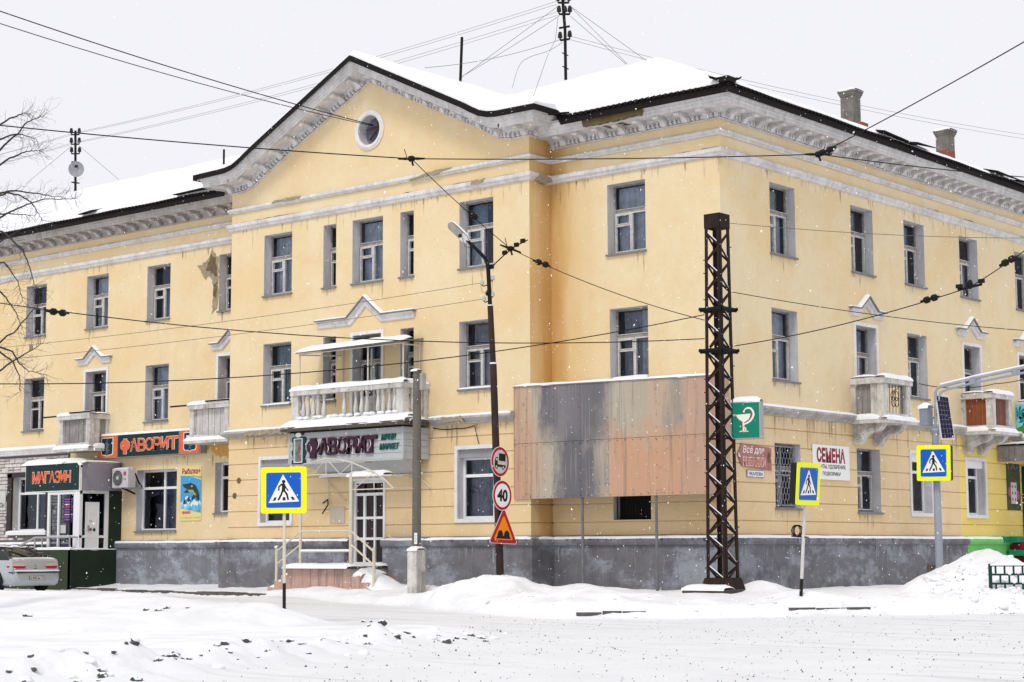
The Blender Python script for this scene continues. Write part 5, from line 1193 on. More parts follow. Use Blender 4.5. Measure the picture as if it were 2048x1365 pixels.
for k in range(9): mb.box(-7.74, -7.30 - .04 * (k % 3), 2.94 - k * .083, 2.975 - k * .083, -.047, -.045, 1 + (k % 4 == 2))
mb.build('price_poster', [mat('poster_blue', (.015, .02, .13), .6), mat('poster_pink', (.42, .10, .16), .6), SGREY], ks)
mb = MB(FK); mb.box(-7.94, -7.66, 1.86, 2.12, -.055, -.046); mb.build('paper_notice', SGREY, ks)
mb = MB(); mb.box(K1 - .0, K1 + .03, .80, YL, .3, 3.24); mb.build('green_wall', WALLG, ks)
# parapet with ramp
PY = -.68
mb = MB(frame((0, PY, 0), (1, 0, 0), (0, -1, 0)))
mb.prism([(-10.9, -.3), (-6.86, -.3), (-6.86, 1.34), (-8.75, 1.34), (-9.5, 1.12), (-10.9, .72)], -.12, 0); mb.build('ramp_parapet', mat('olive_wall', (.045, .06, .035), .8, (.028, .04, .026), .6, 1.5, bump=.2), ks)
mb = MB(); mb.box(K1 - .12, K1 + .04, PY, YL, -.3, 1.32); mb.build('side_parapet', WALLG, ks)
q = MB(frame((0, PY, 0), (1, 0, 0), (0, -1, 0))); q.snow(-8.8, -6.85, 1.335, -.14, .02, .07, 2); q.snow(-8.8, -8.7, 1.3, -.14, .02, .05, 2)
n = 10
for k in range(n):
    t0, t1 = k / n, (k + 1) / n; A = (-10.9 + 2.1 * t0, .75 + .6 * t0); B = (-10.9 + 2.1 * t1, .75 + .6 * t1)
    q.add([(A[0], A[1] - .03, .02), (A[0], A[1] + .05, -.06), (A[0], A[1] - .03, -.14), (B[0], B[1] - .03, .02), (B[0], B[1] + .05, -.06), (B[0], B[1] - .03, -.14)], [(0, 3, 4, 1), (1, 4, 5, 2)])
q.build('parapet_snow', SNOW, ks, smooth=True)
q = MB(FKS); q.snow(PY, YL, 1.318, -.12, .04, .05, 5); q.build('parapet_snow', SNOW, ks, smooth=True)
mb = MB(frame((0, PY, 0), (1, 0, 0), (0, -1, 0)))
mb.tube([(-10.7, 1.15, -.06), (-8.9, 1.72, -.06), (-6.95, 1.72, -.06)], .035, 7)
for s, z in ((-8.9, 1.72), (-7.0, 1.72), (-8.5, 1.72)): mb.tube([(s, 1.2, -.06), (s, z, -.06)], .028, 6)
mb.tube([(-6.95, 1.72, -.06), (-6.95, 1.72, -1.5)], .03, 6); mb.build('ramp_handrail', mat('tube_steel', (.42, .41, .42), .4, metal=.5), ks)
cm = thing('security_camera', 'small white security camera on the corner of the grey kiosk fascia', 'camera', (-6.75, -.40, 4.05))
mb = MB(frame((0, -.42, 0), (1, 0, 0), (0, -1, 0))); mb.tube([(-6.86, 4.10, 0), (-6.74, 4.08, .05)], .02, 6); mb.tube([(-6.82, 4.12, .04), (-6.50, 4.0, .16)], .055, 9); mb.build('body', PVC, cm)
mb = MB(frame((0, -.42, 0), (1, 0, 0), (0, -1, 0))); mb.tube([(-6.50, 4.0, .16), (-6.485, 3.995, .166)], .045, 9); mb.build('lens', SBLK, cm)

# air conditioner
ac = thing('air_conditioner', 'white outdoor air conditioner unit on a bracket by the big shop window', 'air conditioner', (-6.35, .9, 3.3))
FAC = frame((-6.62, .72, 0), (1, 0, 0), (0, -1, 0))
mb = MB(FAC); mb.box(0, .84, 3.33, 3.95, -.30, .0); mb.build('casing', mat('ac_white', (.55, .53, .54), .5, (.46, .44, .45), .4, 3), ac)
mb = MB(FAC); flat(mb, circ(.30, 3.64, .25, 24), .004, 0)
for r in (.08, .14, .2, .25):
    c = circ(.30, 3.64, r, 22); mb.tube([(p[0], p[1], .012) for p in c + c[:1]], .007, 4, 1, False)
for k in range(10): a = k * math.pi / 5; mb.tube([(.30 + .05 * math.cos(a), 3.64 + .05 * math.sin(a), .012), (.30 + .25 * math.cos(a + .3), 3.64 + .25 * math.sin(a + .3), .012)], .005, 4, 1, False)
mb.lathe((.30, 3.64, .0), [(.06, 0), (.06, .03), (.03, .035)], 12, 2, 'd'); mb.build('fan_grille', [mat('fan_dark', (.05, .045, .05), .6), GREYM, SGREY], ac)
mb = MB(FAC); flat(mb, circ(.66, 3.78, .075, 18), .003, 0); flat(mb, circ(.655, 3.79, .012, 8), .004, 1); put_text(mb, 'LG', .61, 3.58, .11, .06, .003, 2, .02); mb.build('brand_mark', [mat('logo_magenta', (.42, .02, .12), .5), SWHITE, SBLK], ac)
mb = MB(FAC); mb.box(-.03, .87, 3.29, 3.33, -.60, -.05); mb.tube([(.5, 3.32, -.03), (.78, 3.12, -.35)], .035, 6, 1); mb.tube([(.82, 3.8, -.28), (.88, 3.5, -.4), (.86, 3.35, -.55)], .03, 6, 1); mb.build('bracket', [GREYM, BLACK], ac)
q = MB(FAC); q.snow(0, .84, 3.945, -.3, .0, .035, 3); q.build('snow_cap', SNOW, ac, smooth=True)

# fishing shop poster
fp = thing('fish_poster', 'tall yellow and blue poster with a leaping pike beside the shop window', 'poster', (-3.3, YL, 2.2))
P0, P1, PZ0, PZ1 = -3.80, -2.78, 2.22, 3.94
mb = MB(FL); mb.box(P0, P1, PZ0, PZ1, .005, .022); mb.build('panel', mat('poster_yellow', lin(222, 208, 130), .6, lin(210, 200, 150), .5, 3), fp)
blue = bpy.data.materials.new('poster_water'); blue.use_nodes = True; n_ = blue.node_tree.nodes; l_ = blue.node_tree.links
tc = n_.new('ShaderNodeTexCoord'); sp_ = n_.new('ShaderNodeSeparateXYZ'); l_.new(tc.outputs['Object'], sp_.inputs[0]); no_ = n_.new('ShaderNodeTexNoise'); no_.inputs['Scale'].default_value = 3.5; l_.new(tc.outputs['Object'], no_.inputs['Vector'])
ma_ = n_.new('ShaderNodeMath'); ma_.operation = 'MULTIPLY_ADD'; l_.new(no_.outputs[0], ma_.inputs[0]); ma_.inputs[1].default_value = .8; l_.new(sp_.outputs[2], ma_.inputs[2])
rp_ = n_.new('ShaderNodeValToRGB'); l_.new(ma_.outputs[0], rp_.inputs[0]); rp_.color_ramp.elements[0].position = .55; rp_.color_ramp.elements[0].color = (*lin(30, 120, 190), 1); rp_.color_ramp.elements[1].position = 1.7; rp_.color_ramp.elements[1].color = (*lin(180, 215, 225), 1)
for p_, c_ in ((.8, lin(90, 175, 205)), (1.05, lin(15, 105, 180)), (1.4, lin(60, 150, 205))): k_ = rp_.color_ramp.elements.new(min(p_, 1)); k_.color = (*c_, 1)
l_.new(rp_.outputs[0], n_['Principled BSDF'].inputs['Base Color'])
mb = MB(FL); flat(mb, [(P0, PZ0 + .40), (P1, PZ0 + .24), (P1, PZ0 + 1.28), (P0 + .45, PZ0 + 1.42), (P0, PZ0 + 1.44)], .026, 0); mb.build('water_print', blue, fp)
mb = MB(FL); cx, cz = P0 + .5, PZ0 + .62
flat(mb, [(P0 + .08, PZ0 + 1.16), (P0 + .30, PZ0 + 1.17), (P0 + .52, PZ0 + 1.2), (P0 + .75, PZ0 + 1.12), (P0 + .9, PZ0 + .92), (P0 + .95, PZ0 + .68), (P0 + .84, PZ0 + .55), (P0 + .78, PZ0 + .74), (P0 + .66, PZ0 + .86), (P0 + .5, PZ0 + .9), (P0 + .30, PZ0 + .88), (P0 + .16, PZ0 + .9), (P0 + .34, PZ0 + 1.0), (P0 + .2, PZ0 + 1.05)], .030, 0)
flat(mb, [(P0 + .36, PZ0 + .98), (P0 + .62, PZ0 + .98), (P0 + .80, PZ0 + .8), (P0 + .72, PZ0 + .78), (P0 + .6, PZ0 + .88), (P0 + .42, PZ0 + .91)], .032, 1)
flat(mb, circ(P0 + .57, PZ0 + 1.09, .03, 10), .034, 2); flat(mb, circ(P0 + .57, PZ0 + 1.09, .015, 8), .0355, 0)
rd = random.Random(5)
for k in range(16):
    a = P0 + .14 + rd.random() * .75; z = PZ0 + .42 + rd.random() * .30; flat(mb, [(a, z), (a + rd.uniform(.05, .14), z + rd.uniform(.04, .12)), (a + .05, z + rd.uniform(.10, .22)), (a - .04, z + .08)], .036 + k * .0004, 3 if k % 3 else 0)
flat(mb, [(P0 + .08, PZ0 + .26), (P0 + .18, PZ0 + .33), (P0 + .18, PZ0 + .295), (P0 + .5, PZ0 + .30), (P0 + .5, PZ0 + .22), (P0 + .18, PZ0 + .225), (P0 + .18, PZ0 + .19)], .030, 4)
flat(mb, [(P0 + .55, PZ0 + 1.44), (P1, PZ0 + 1.38), (P1, PZ0 + 1.34), (P0 + .5, PZ0 + 1.42)], .030, 5)
mb.build('pike_print', [mat('pike_dark', lin(30, 55, 50), .6, lin(70, 90, 50), .6, 14), mat('pike_belly', lin(150, 165, 110), .6, lin(90, 110, 80), .6, 14), SWHITE, mat('splash', lin(205, 228, 235), .6), mat('arrow_red', lin(200, 95, 95), .6), mat('print_stripe', lin(120, 170, 130), .6)], fp)
mb = MB(FL); put_text(mb, 'Рыбалка+', P0 + .07, PZ0 + 1.48, .90, .19, .026, 0, .03); mb.build('lettering', mat('poster_crimson', lin(165, 30, 70), .6), fp)
mb = MB(FL); put_text(mb, 'ул. Фрунзе 1, к.2/42', P0 + .05, PZ0 + .06, .92, .06, .026, 0, .0); mb.build('address_line', GREYM, fp)

# ------------------------------------------------------------------ sheet metal enclosure in the inner corner
en = thing('metal_enclosure', 'long raised enclosure of worn salmon and grey sheet metal on thin posts', 'enclosure', (14.4, 0, 2.5))
E0, E1, EZ0, EZ1 = 11.36, 17.44, 2.56, 5.48
FE = frame((0, -.06, 0), (1, 0, 0), (0, -1, 0))
mb = MB(FE); mb.box(E0 + .03, E1 - .03, EZ0 + .03, EZ1 - .06, -.90, -.03); mb.build('inner_frame', CONC_D, en)
cuts = [E0, 11.80, 12.70, 13.55, 14.44, 15.95, E1]; rd = random.Random(3)
for r_, (za, zb) in enumerate(((EZ0, 3.99), (4.0, EZ1))):
    for a, b in zip(cuts[:-1], cuts[1:]):
        tp = lambda s: zb - (.10 * (s - E0) / (E1 - E0) if r_ else 0)
        mb = MB(FE); e = rd.uniform(-.004, .005); f = rd.uniform(-.004, .005)
        mb.add([(a + .0025, za, e), (b - .0025, za, f), (b - .0025, tp(b), f), (a + .0025, tp(a), e), (a + .0025, za, -.04), (b - .0025, za, -.04), (b - .0025, tp(b), -.04), (a + .0025, tp(a), -.04)],
               [(0, 1, 2, 3), (4, 5, 1, 0), (3, 2, 6, 7), (0, 3, 7, 4), (1, 5, 6, 2)]); mb.build('metal_sheet', SHEET, en)
mb = MB(FE)
for z in (EZ0 + .05, 3.95):
    for k in range(26): mb.prism(circ(E0 + .06 + k * .236, z, .008, 6), -.001, .022)
for s in cuts[1:-1]:
    for k in range(9): mb.prism(circ(s - .03, EZ0 + .12 + k * .31, .007, 6), -.001, .022)
mb.build('rivets', RUST, en, kind='stuff')
mb = MB(FE); mb.box(E0 - .012, E0 + .0, EZ0, EZ1, -.93, .01); mb.box(E1 - .0, E1 + .012, EZ0, EZ1 - .1, -.93, .01); mb.build_each('end_sheet', SHEET, en)
mb = MB(FE); mb.add([(E0 - .03, EZ1, .03), (E1 + .03, EZ1 - .1, .03), (E1 + .03, EZ1 - .06, -.94), (E0 - .03, EZ1 + .04, -.94), (E0 - .03, EZ1 + .02, .03), (E1 + .03, EZ1 - .08, .03), (E1 + .03, EZ1 - .04, -.94), (E0 - .03, EZ1 + .06, -.94)], [(0, 1, 5, 4), (4, 5, 6, 7), (3, 2, 1, 0), (0, 4, 7, 3), (1, 2, 6, 5)]); tpb = mb.build('top_sheet', SILLM, en)
q = MB(lambda p: FE((p[0], p[1] - .10 * (p[0] - E0) / (E1 - E0), p[2]))); q.snow(E0 - .03, E1 + .03, EZ1 + .02, -.93, .03, .09, 2, .2); q.build('snow_cap', SNOW, tpb, smooth=True)
for s in (13.55, 15.84):
    mb = MB(FE); mb.tube([(s, .1, -.06), (s, EZ0 + .05, -.06)], .035, 8); mb.build('post', PIPE, en)

# ------------------------------------------------------------------ entrance of the mini market
dr = MB(FA); ring(dr, 5.30, 6.55, .86, 3.20, .07, -.2, -.08); dr.box(5.37, 6.48, 2.78, 2.86, -.19, -.085); dr.box(5.66, 5.74, .93, 2.78, -.19, -.088); dr.box(6.07, 6.13, .93, 2.78, -.186, -.09)
for z in (1.58, 2.16): dr.box(5.37, 6.48, z - .035, z + .035, -.184, -.092)
dob = dr.build('entrance_door', [PVC], BL)
for a, b in ((5.37, 5.66), (5.74, 6.07), (6.13, 6.48)):
    for c, d in ((.93, 1.545), (1.615, 2.125), (2.195, 2.78), (2.86, 3.13)):
        p = MB(FA); p.box(a, b, c, d, -.16, -.14); p.build('panel', DARKBR, dob)
outline(FA, 5.30, 6.55, .86, 3.20, .07, PVC)
mb = MB(FA); mb.box(4.42, 5.02, 2.02, 2.50, .004, .02); mb.build('blank_plaque', mat('plaque', (.50, .44, .36), .9, (.42, .36, .28), .6, 3), BL)
mb = MB(FA)
for z, s in ((2.9, .3), (3.35, .48)): mb.prism(circ(s if z < 3 else .0 + s, z, .09, 12), -.001, .012)
mb.build('core_hole', PLASTER_B, BL)

st = thing('entrance_steps', 'snow covered entrance landing with steps faced in worn pink granite tiles', 'steps', (5.6, -1, .2))
FS = frame((0, -1.55, 0), (1, 0, 0), (0, -1, 0))
L0, L1 = 4.36, 6.86
mb = MB(FS); mb.box(L0, L1, -.2, .78, -1.54, 0); mb.build('landing', CONC, st)
nt_ = 8; wt = (L1 - L0) / nt_
for k in range(nt_):
    mb = MB(FS); mb.box(L0 + k * wt + .006, L0 + (k + 1) * wt - .006, .0, .76, 0, .022 + .004 * (k % 3)); mb.build('tile', TILEP, st)
mb = MB(FS); mb.box(L0 - .03, L1 + .03, .76, .80, -1.54, .05); mb.build('edge_slab', CONC_D, st)
for k, (dx, h) in enumerate(((.33, .58), (.66, .40), (.98, .24))):
    mb = MB(FS); mb.box(L1, L1 + dx, -.2, h, -1.54, -.0 - k * .003); mb.build('step', TILEP, st)
    mb = MB(FS); mb.box(L0 - dx * .85, L0, -.2, h, -1.54, -.0 - k * .003); mb.build('step', TILEP, st)
q = MB(FS)
for k in range(4): q.snow(L0 - .02, L1 + .05, .79, -1.5 + k * .36, -1.0 + k * .36 + (.14 if k == 3 else .1), .12, k)
for k, (dx, h) in enumerate(((.33, .58), (.66, .40), (.98, .24))): q.snow(L1 + dx - .36, L1 + dx + .02, h - .005, -1.1, -.02, .17, k + 9, .05); q.snow(L0 - dx * .85 - .03, L0 - dx * .85 + .3, h - .005, -1.2, -.02, .10, k + 19, .05)
q.build('snow_cover', SNOW, st, smooth=True)
mb = MB(FS)                                           # trodden ramp of snow running off the landing
n, m = 14, 8
for i in range(n + 1):
    for j in range(m + 1):
        t, u = i / n, j / m; mb.v.append(FS((L1 - .15 + 1.75 * t, .86 - .64 * t + .16 * (float(fbm(t * 4, u * 4, 3)) - .35) - .30 * (2 * u - 1) ** 4, -1.1 + 1.0 * u + .25 * t)))
for i in range(n):
    for j in range(m): a = i * (m + 1) + j; mb.f.append([a, a + 1, a + m + 2, a + m + 1]); mb.m.append(0)
mb.build('snow_ramp', mat('trodden_snow', (.80, .81, .84), .6, (.66, .67, .70), .6, 4, bump=.4), st, smooth=True)

hr = thing('handrail', 'cream painted pipe handrails on both sides of the entrance landing', 'handrail', (5.6, -1.5, .8))
y_ = -1.5
def pipe(parent, name, pts, r, mt=CREAM, n=7):
    mb = MB(); mb.tube(pts, r, n); return mb.build(name, mt, parent, smooth=True)
pL, pR = 4.80, 6.78
pipe(hr, 'post', [(pL, y_, .70), (pL, y_, 3.0)], .042); pipe(hr, 'post', [(pR, y_, .70), (pR, y_, 3.30)], .048)
pipe(hr, 'post', [(3.84, y_, .1), (3.84, y_, 1.36)], .042); pipe(hr, 'post', [(7.66, y_, .1), (7.66, y_, 1.33)], .042)
for z in (1.783, 1.239): pipe(hr, 'rail', [(pL, y_, z), (pR, y_, z)], .03)
for dz in (0, -.36):
    pipe(hr, 'rail', [(pL, y_, 1.78 + dz), (3.84, y_, 1.24 + dz)], .026); pipe(hr, 'rail', [(pR, y_, 1.78 + dz), (7.66, y_, 1.22 + dz)], .026)
q = MB(FS); q.snow(pL, pR, 1.239 + .02, -.085, -.015, .03, 3); q.snow(pL - .06, pL + .06, 3.0, -.11, .01, .04, 4); q.snow(3.79, 3.89, 1.36, -.1, .0, .05, 4); q.build('snow_cap', SNOW, hr, smooth=True)

ct = thing('canopy_frame', 'bare arched cream steel truss of a missing entrance canopy above the steps', 'frame', (5.9, -1, 3.3))
A = [(5.002, -1.500, 3.333), (5.800, -1.500, 3.767), (6.344, -1.500, 3.715), (6.807, -1.500, 3.620), (7.655, -1.500, 3.341), (8.060, -1.500, 3.122), (8.375, -1.500, 2.885)]
A0 = [(A[1][0] - (A[i][0] - A[1][0]), -1.5, A[i][2]) for i in (4, 3)] + [A[1]]
pipe(ct, 'front_arch', A0 + A[2:], .02); pipe(ct, 'rear_arch', [(x, -.06, z + .05) for x, _, z in A0 + A[2:]], .016)
zc = 3.327; zl = 2.886
pipe(ct, 'chord', [(A0[0][0], -1.5, zc), (pR, -1.5, zc)], .016); pipe(ct, 'chord', [(pR, -1.5, zl), A[6]], .016); pipe(ct, 'chord', [(A0[0][0], -.06, zc), (8.4, -.06, zc)], .014)
for p, z in ((A[1], zc), (A[3], zl), (A[4], zl)): pipe(ct, 'strut', [p, (p[0], -1.5, z)], .014)
for p, q_ in ((A[1], (A[1][0] - .52, zc)), (A[1], (A[1][0] + .55, zc)), (A[3], (A[1][0] + .55, zc)), (A[4], (pR + .1, zl))): pipe(ct, 'strut', [p, (q_[0], -1.5, q_[1])], .012)
for p in (A0[0], A[1], A[3], A[6]): pipe(ct, 'purlin', [p, (p[0], -.06, p[2] + .05)], .014)
pipe(ct, 'strut', [(4.4, -.06, 2.55), (4.4, -.06, 3.3)], .014); pipe(ct, 'strut', [(5.1, -.06, 2.6), (4.4, -.06, 3.2)], .012); pipe(ct, 'chord', [(4.1, -.06, 2.62), (5.2, -.06, 2.62)], .012)
mb = MB(FS); mb.box(6.62, 8.3, 3.222, 3.262, -.5, -.05); mb.build('shelf', CREAM, ct)
q = MB(FS); q.snow(6.60, 8.0, 3.262, -.5, -.03, .15, 4); q.snow(4.3, 6.2, zc + .01, -1.4, -1.2, .07, 8); q.build('snow_cap', SNOW, ct, smooth=True)
mb = MB(FA); mb.box(4.4, 4.9, 3.32, 3.36, .02, .3); mb.tube([(4.2, 2.3, .1), (4.45, 2.55, .12), (4.42, 2.7, .1), (4.2, 2.6, .08)], .02, 5); mb.build_each('cable_loop', BLACK, ct)

# ------------------------------------------------------------------ shop end on the far right
gp = thing('shop_canopy', 'grey plank canopy box over the green shop door at the right edge', 'canopy', (XC, 16.6, 3.9))
mb = MB(FB); mb.box(15.92, 22, 4.32, 4.36, .02, 1.5); mb.build('roof_board', BOARDG, gp)
for k in range(8): mb = MB(FB); mb.box(15.90, 15.94, 3.88, 4.33, .04 + k * .185, .215 + k * .185); mb.build('plank', BOARDG, gp)
for k in range(14): mb = MB(FB); mb.box(15.95 + k * .25, 16.19 + k * .25, 3.88, 4.33, 1.5, 1.54); mb.build('plank', BOARDG, gp)
q = MB(FB); q.snow(15.88, 22, 4.36, .0, 1.52, .16, 3, .3); q.build('snow_cap', SNOW, gp, smooth=True)
ps = thing('jungle_poster', 'narrow dark poster of jungle plants beside the green shop door', 'poster', (XC, 17, 2.4))
mb = MB(FB); mb.box(16.52, 17.46, 2.42, 3.86, .004, .02); mb.build('panel', mat('poster_leafy', (.018, .035, .012), .6, (.10, .11, .02), .8, 6, spots=.5, spot_col=(.30, .16, .02), spot_scale=5), ps)
mb = MB(FB); flat(mb, circ(16.75, 2.98, .16, 12), .022, 0); flat(mb, circ(17.25, 2.9, .14, 12), .0225, 0); mb.box(16.78, 17.18, 2.62, 3.28, .02, .024, 1)
for k in range(6): flat(mb, circ(16.88 + .2 * (k % 2), 2.75 + .2 * (k // 2), .05, 8), .0255, 2)
for k in range(4): flat(mb, circ(16.65 + .2 * k, 3.74, .05, 8), .0225, 2 + k % 2)
mb.build_each('print', [mat('flower_pink', (.4, .08, .25), .6), SGREY, SRED, BLUE], ps)
mb = MB(FB); mb.box(17.62, 18.0, 1.3, 3.8, .0, .12); mb.box(17.9, 19.4, 1.3, 3.7, -.25, -.2); mb.build('green_door', mat('door_green', (.004, .05, .03), .5), BL)
gs2 = thing('shop_steps', 'green and red striped steps below the green shop door', 'steps', (18.2, 17.2, .3))
for k in range(5):
    mb = MB(FB); mb.box(16.2 - .0 + (.0 if k % 2 else -.25), 20, .62 + k * .2, .80 + k * .2, .25, 1.75 - .30 * k); mb.build('step', STEPR if k % 2 else STEPG, gs2)
mb = MB(FB); mb.box(16.3, 20, -.1, .62, .25, 1.7); mb.build('step_base', STEPG, gs2)
mb = MB(FB); mb.box(15.6, 17.6, 1.42, 1.6, .2, .32); mb.build('plinth_edge', STEPG, BL)

# ------------------------------------------------------------------ road signs
def ped_picto(mb, T, d, m):
    P = lambda x, y: ((x - 282.5) / 305, (351.5 - y) / 305)
    def poly(pts): flat(mb, [T(*P(*p)) for p in pts], d, m)
    poly([(283 + 16 * math.cos(k * .52), 277 + 16 * math.sin(k * .52)) for k in range(12)])
    poly([(262, 296), (280, 290), (296, 297), (300, 318), (296, 350), (284, 366), (266, 358), (268, 325)])
    for pts, wd in (([(264, 300), (241, 322), (240, 352)], 13), ([(296, 318), (306, 336), (321, 353)], 11), ([(274, 356), (262, 390), (238, 434)], 16), ([(288, 356), (312, 388), (322, 432)], 16)):
        for q in strip(pts, wd): poly(q)
        for p in pts: poly([(p[0] + wd / 2 * math.cos(k * .785), p[1] + wd / 2 * math.sin(k * .785)) for k in range(8)])
    for q in ([(202, 414), (222, 414), (210, 442), (186, 444)], [(276, 413), (298, 413), (299, 441), (274, 442)], [(345, 410), (367, 410), (384, 437), (360, 440)]): poly(q)
def rrect(x0, x1, y0, y1, r, n=4):
    out = []
    for cx, cy, a in ((x1 - r, y1 - r, 0), (x0 + r, y1 - r, 90), (x0 + r, y0 + r, 180), (x1 - r, y0 + r, 270)):
        out += [(cx + r * math.cos(R(a + 90 * k / n)), cy + r * math.sin(R(a + 90 * k / n))) for k in range(n + 1)]
    return out
def crossing_board(t, z, size, thick, F=None):
    """square pedestrian crossing sign facing local -Y, centred at height z."""
    F = frame((0, 0, 0), (1, 0, 0), (0, -1, 0)); h = size / 2
    mb = MB(F); mb.prism([(x, z + y) for x, y in rrect(-h, h, -h, h, .045)], .03, .045); bd = mb.build('board', YEL, t)
    mb = MB(F); mb.prism([(x, z + y) for x, y in rrect(-h + .01, h - .01, -h + .01, h - .01, .04)], .03 - thick, .029); mb.build('box_back', SBLK, t)
    k = size * .755
    mb = MB(F); flat(mb, [(x, z + y) for x, y in rrect(-k / 2 - .012, k / 2 + .012, -k / 2 - .012, k / 2 + .012, .04)], .0465, 0); flat(mb, [(x, z + y) for x, y in rrect(-k / 2, k / 2, -k / 2, k / 2, .035)], .048, 1)
    T = lambda x, y: (x * k, z + y * k); P = lambda x, y: ((x - 282.5) / 305, (351.5 - y) / 305)
    flat(mb, [T(*P(*p)) for p in ((277, 214), (150, 462), (420, 452))], .0495, 2); ped_picto(mb, T, .051, 3); mb.build('pictogram', [SGREY, BLUE, SWHITE, SBLK], bd)
    return bd
c1 = thing('crossing_sign', 'pedestrian crossing sign on cream pole with black foot, before the entrance steps', 'road sign', group='pedestrian crossing signs')
crossing_board(c1, 2.432, .905, .03)
mb = MB(); mb.tube([(0, .03, -.1), (0, .03, 2.62)], .032, 10); mb.build('pole', CREAM, c1); mb = MB(); mb.tube([(0, .03, -.4), (0, .03, .62)], .034, 10); mb.build('pole_foot', SBLK, c1)
mb = MB(frame((0, 0, 0), (1, 0, 0), (0, -1, 0))); mb.box(-.46, .46, 2.913, 2.933, -.02, .05); mb.build('top_edge', GREYM, c1)
c1.location = (15.32, -11.71, 0); c1.rotation_euler = (0, R(-.6), R(38))
c2_ = thing('crossing_sign', 'pedestrian crossing sign turned sideways on a leaning chipped white pole with black foot', 'road sign', group='pedestrian crossing signs')
crossing_board(c2_, 2.629, .90, .16)
mb = MB(); mb.tube([(0, .02, .5), (0, .02, 2.2)], .035, 10); mb.build('pole', mat('chipped_white', (.62, .60, .57), .6, (.45, .43, .40), .6, 8, spots=.5, spot_scale=14), c2_); mb = MB(); mb.tube([(0, .02, -.4), (0, .02, .62)], .037, 10); mb.build('pole_foot', SBLK, c2_)
mb = MB(); 
for k in range(3): mb.tube([(.0 + .05 * k, .06 + .16 + .11 * math.cos(t * .57), 1.62 + .12 * math.sin(t * .57)) for t in range(12)], .012, 5)
mb.tube([(0, .32, 1.5), (0, -.10, 1.5)], .018, 5); mb.build('cable_coil', BLACK, c2_)
c2_.location = (21.42, -2.56, 0); c2_.rotation_euler = (R(4.5), 0, R(88))

sp = thing('solar_post', 'grey tapered post with solar panel, lamp box and long arm over the road', 'lamp post', (21.33, 3.94, 0))
bx, by = 21.33, 3.94
zt = 4.007
mb = MB(); mb.tube([(bx, by, -.3), (bx, by, zt)], [.095, .082], 12); mb.lathe((bx, by, zt - .02), [(.082, 0), (.10, .04), (.12, .10), (.10, .14), (.05, .16)], 12); mb.build('pole', GALV, sp, smooth=True)
a0 = (21.333, 3.942, 4.007); a1 = (21.374, 3.977, 4.954)
mb = MB(); mb.tube([a0, (21.352, 3.959, 4.833), (21.357, 3.963, 5.015), (21.406, 4.004, 5.125), (21.555, 4.131, 5.185), (22.097, 4.591, 5.353), (23.011, 5.367, 5.605), (24.434, 6.575, 6.038)], .036, 8); mb.build('arm', GALV, sp, smooth=True)
mb = MB(); mb.tube([(21.397, 3.997, 4.007), (21.419, 4.015, 4.893), (21.458, 4.049, 5.015), (21.581, 4.153, 5.087), (22.094, 4.588, 5.243), (23.008, 5.364, 5.483), (24.430, 6.571, 5.891)], .03, 7); mb.build('arm_brace', GALV, sp, smooth=True)
mb = MB()
for p in ((22.049, 4.550, 5.292), (22.842, 5.223, 5.508)): mb.box(p[0] - .07, p[0] + .07, p[1] - .06, p[1] + .06, p[2] - .09, p[2] + .07)
mb.build('arm_clamp', GALV, sp)
q = MB(); pts = [(21.444, 4.037, 5.186), (22.097, 4.592, 5.390), (23.013, 5.368, 5.642), (24.435, 6.576, 6.075)]
q.tube([(x, y, z + .022) for x, y, z in pts], .022, 6); q.build('snow_cap', SNOW, sp, smooth=True)
pa, pb, pc, pd = (21.346, 3.954, 4.967), (21.586, 4.157, 4.917), (21.761, 4.076, 3.874), (21.512, 3.865, 3.863)
def panel_pt(u, v): return tuple((pa[i] * (1 - u) + pb[i] * u) * (1 - v) + (pd[i] * (1 - u) + pc[i] * u) * v for i in range(3))
nv = (Vector(pb) - Vector(pa)).cross(Vector(pd) - Vector(pa)).normalized() * -1
if nv.y > 0: nv = -nv
off = lambda p, d: (p[0] + nv.x * d, p[1] + nv.y * d, p[2] + nv.z * d)
mb = MB(); c_ = [panel_pt(-.02, -.02), panel_pt(1.04, -.02), panel_pt(1.04, 1.02), panel_pt(-.02, 1.02)]
mb.add([off(p, 0) for p in c_] + [off(p, -.04) for p in c_], [(0, 1, 2, 3), (7, 6, 5, 4), (0, 4, 5, 1), (1, 5, 6, 2), (2, 6, 7, 3), (3, 7, 4, 0)]); pn = mb.build('solar_panel', SGREY, sp)
for i in range(4):
    for j in range(9):
        u0, u1, v0, v1 = .10 + .89 * i / 4 + .004, .10 + .89 * (i + 1) / 4 - .004, .03 + .95 * j / 9 + .002, .03 + .95 * (j + 1) / 9 - .002
        mb = MB(); mb.add([off(panel_pt(u, v), .004) for u, v in ((u0, v0), (u1, v0), (u1, v1), (u0, v1))], [(0, 1, 2, 3)]); mb.build('solar_cell', SOLAR, pn)
lb = (21.194, 3.825, 4.396)
mb = MB(); mb.box(lb[0] - .13, lb[0] + .08, lb[1] - .16, lb[1] + .12, lb[2] - .2, lb[2] + .24); mb.tube([lb, (bx, by, lb[2])], .03, 6); lbx = mb.build('control_box', mat('box_grey', (.22, .24, .28), .5, (.16, .175, .21), .4, 3), sp)
q = MB(frame((lb[0] - .16, lb[1] - .18, 0), (1, 0, 0), (0, -1, 0))); q.snow(0, .27, lb[2] + .235, -.32, 0, .16, 3, .05); q.build('snow_cap', SNOW, lbx, smooth=True)
c3 = thing('crossing_sign', 'pedestrian crossing sign box facing out, fixed to the grey solar post', 'road sign', group='pedestrian crossing signs')
crossing_board(c3, 3.289, .86, .16)
c3.location = (21.33, 3.72, 0); c3.rotation_euler = (0, R(1.0), R(4))

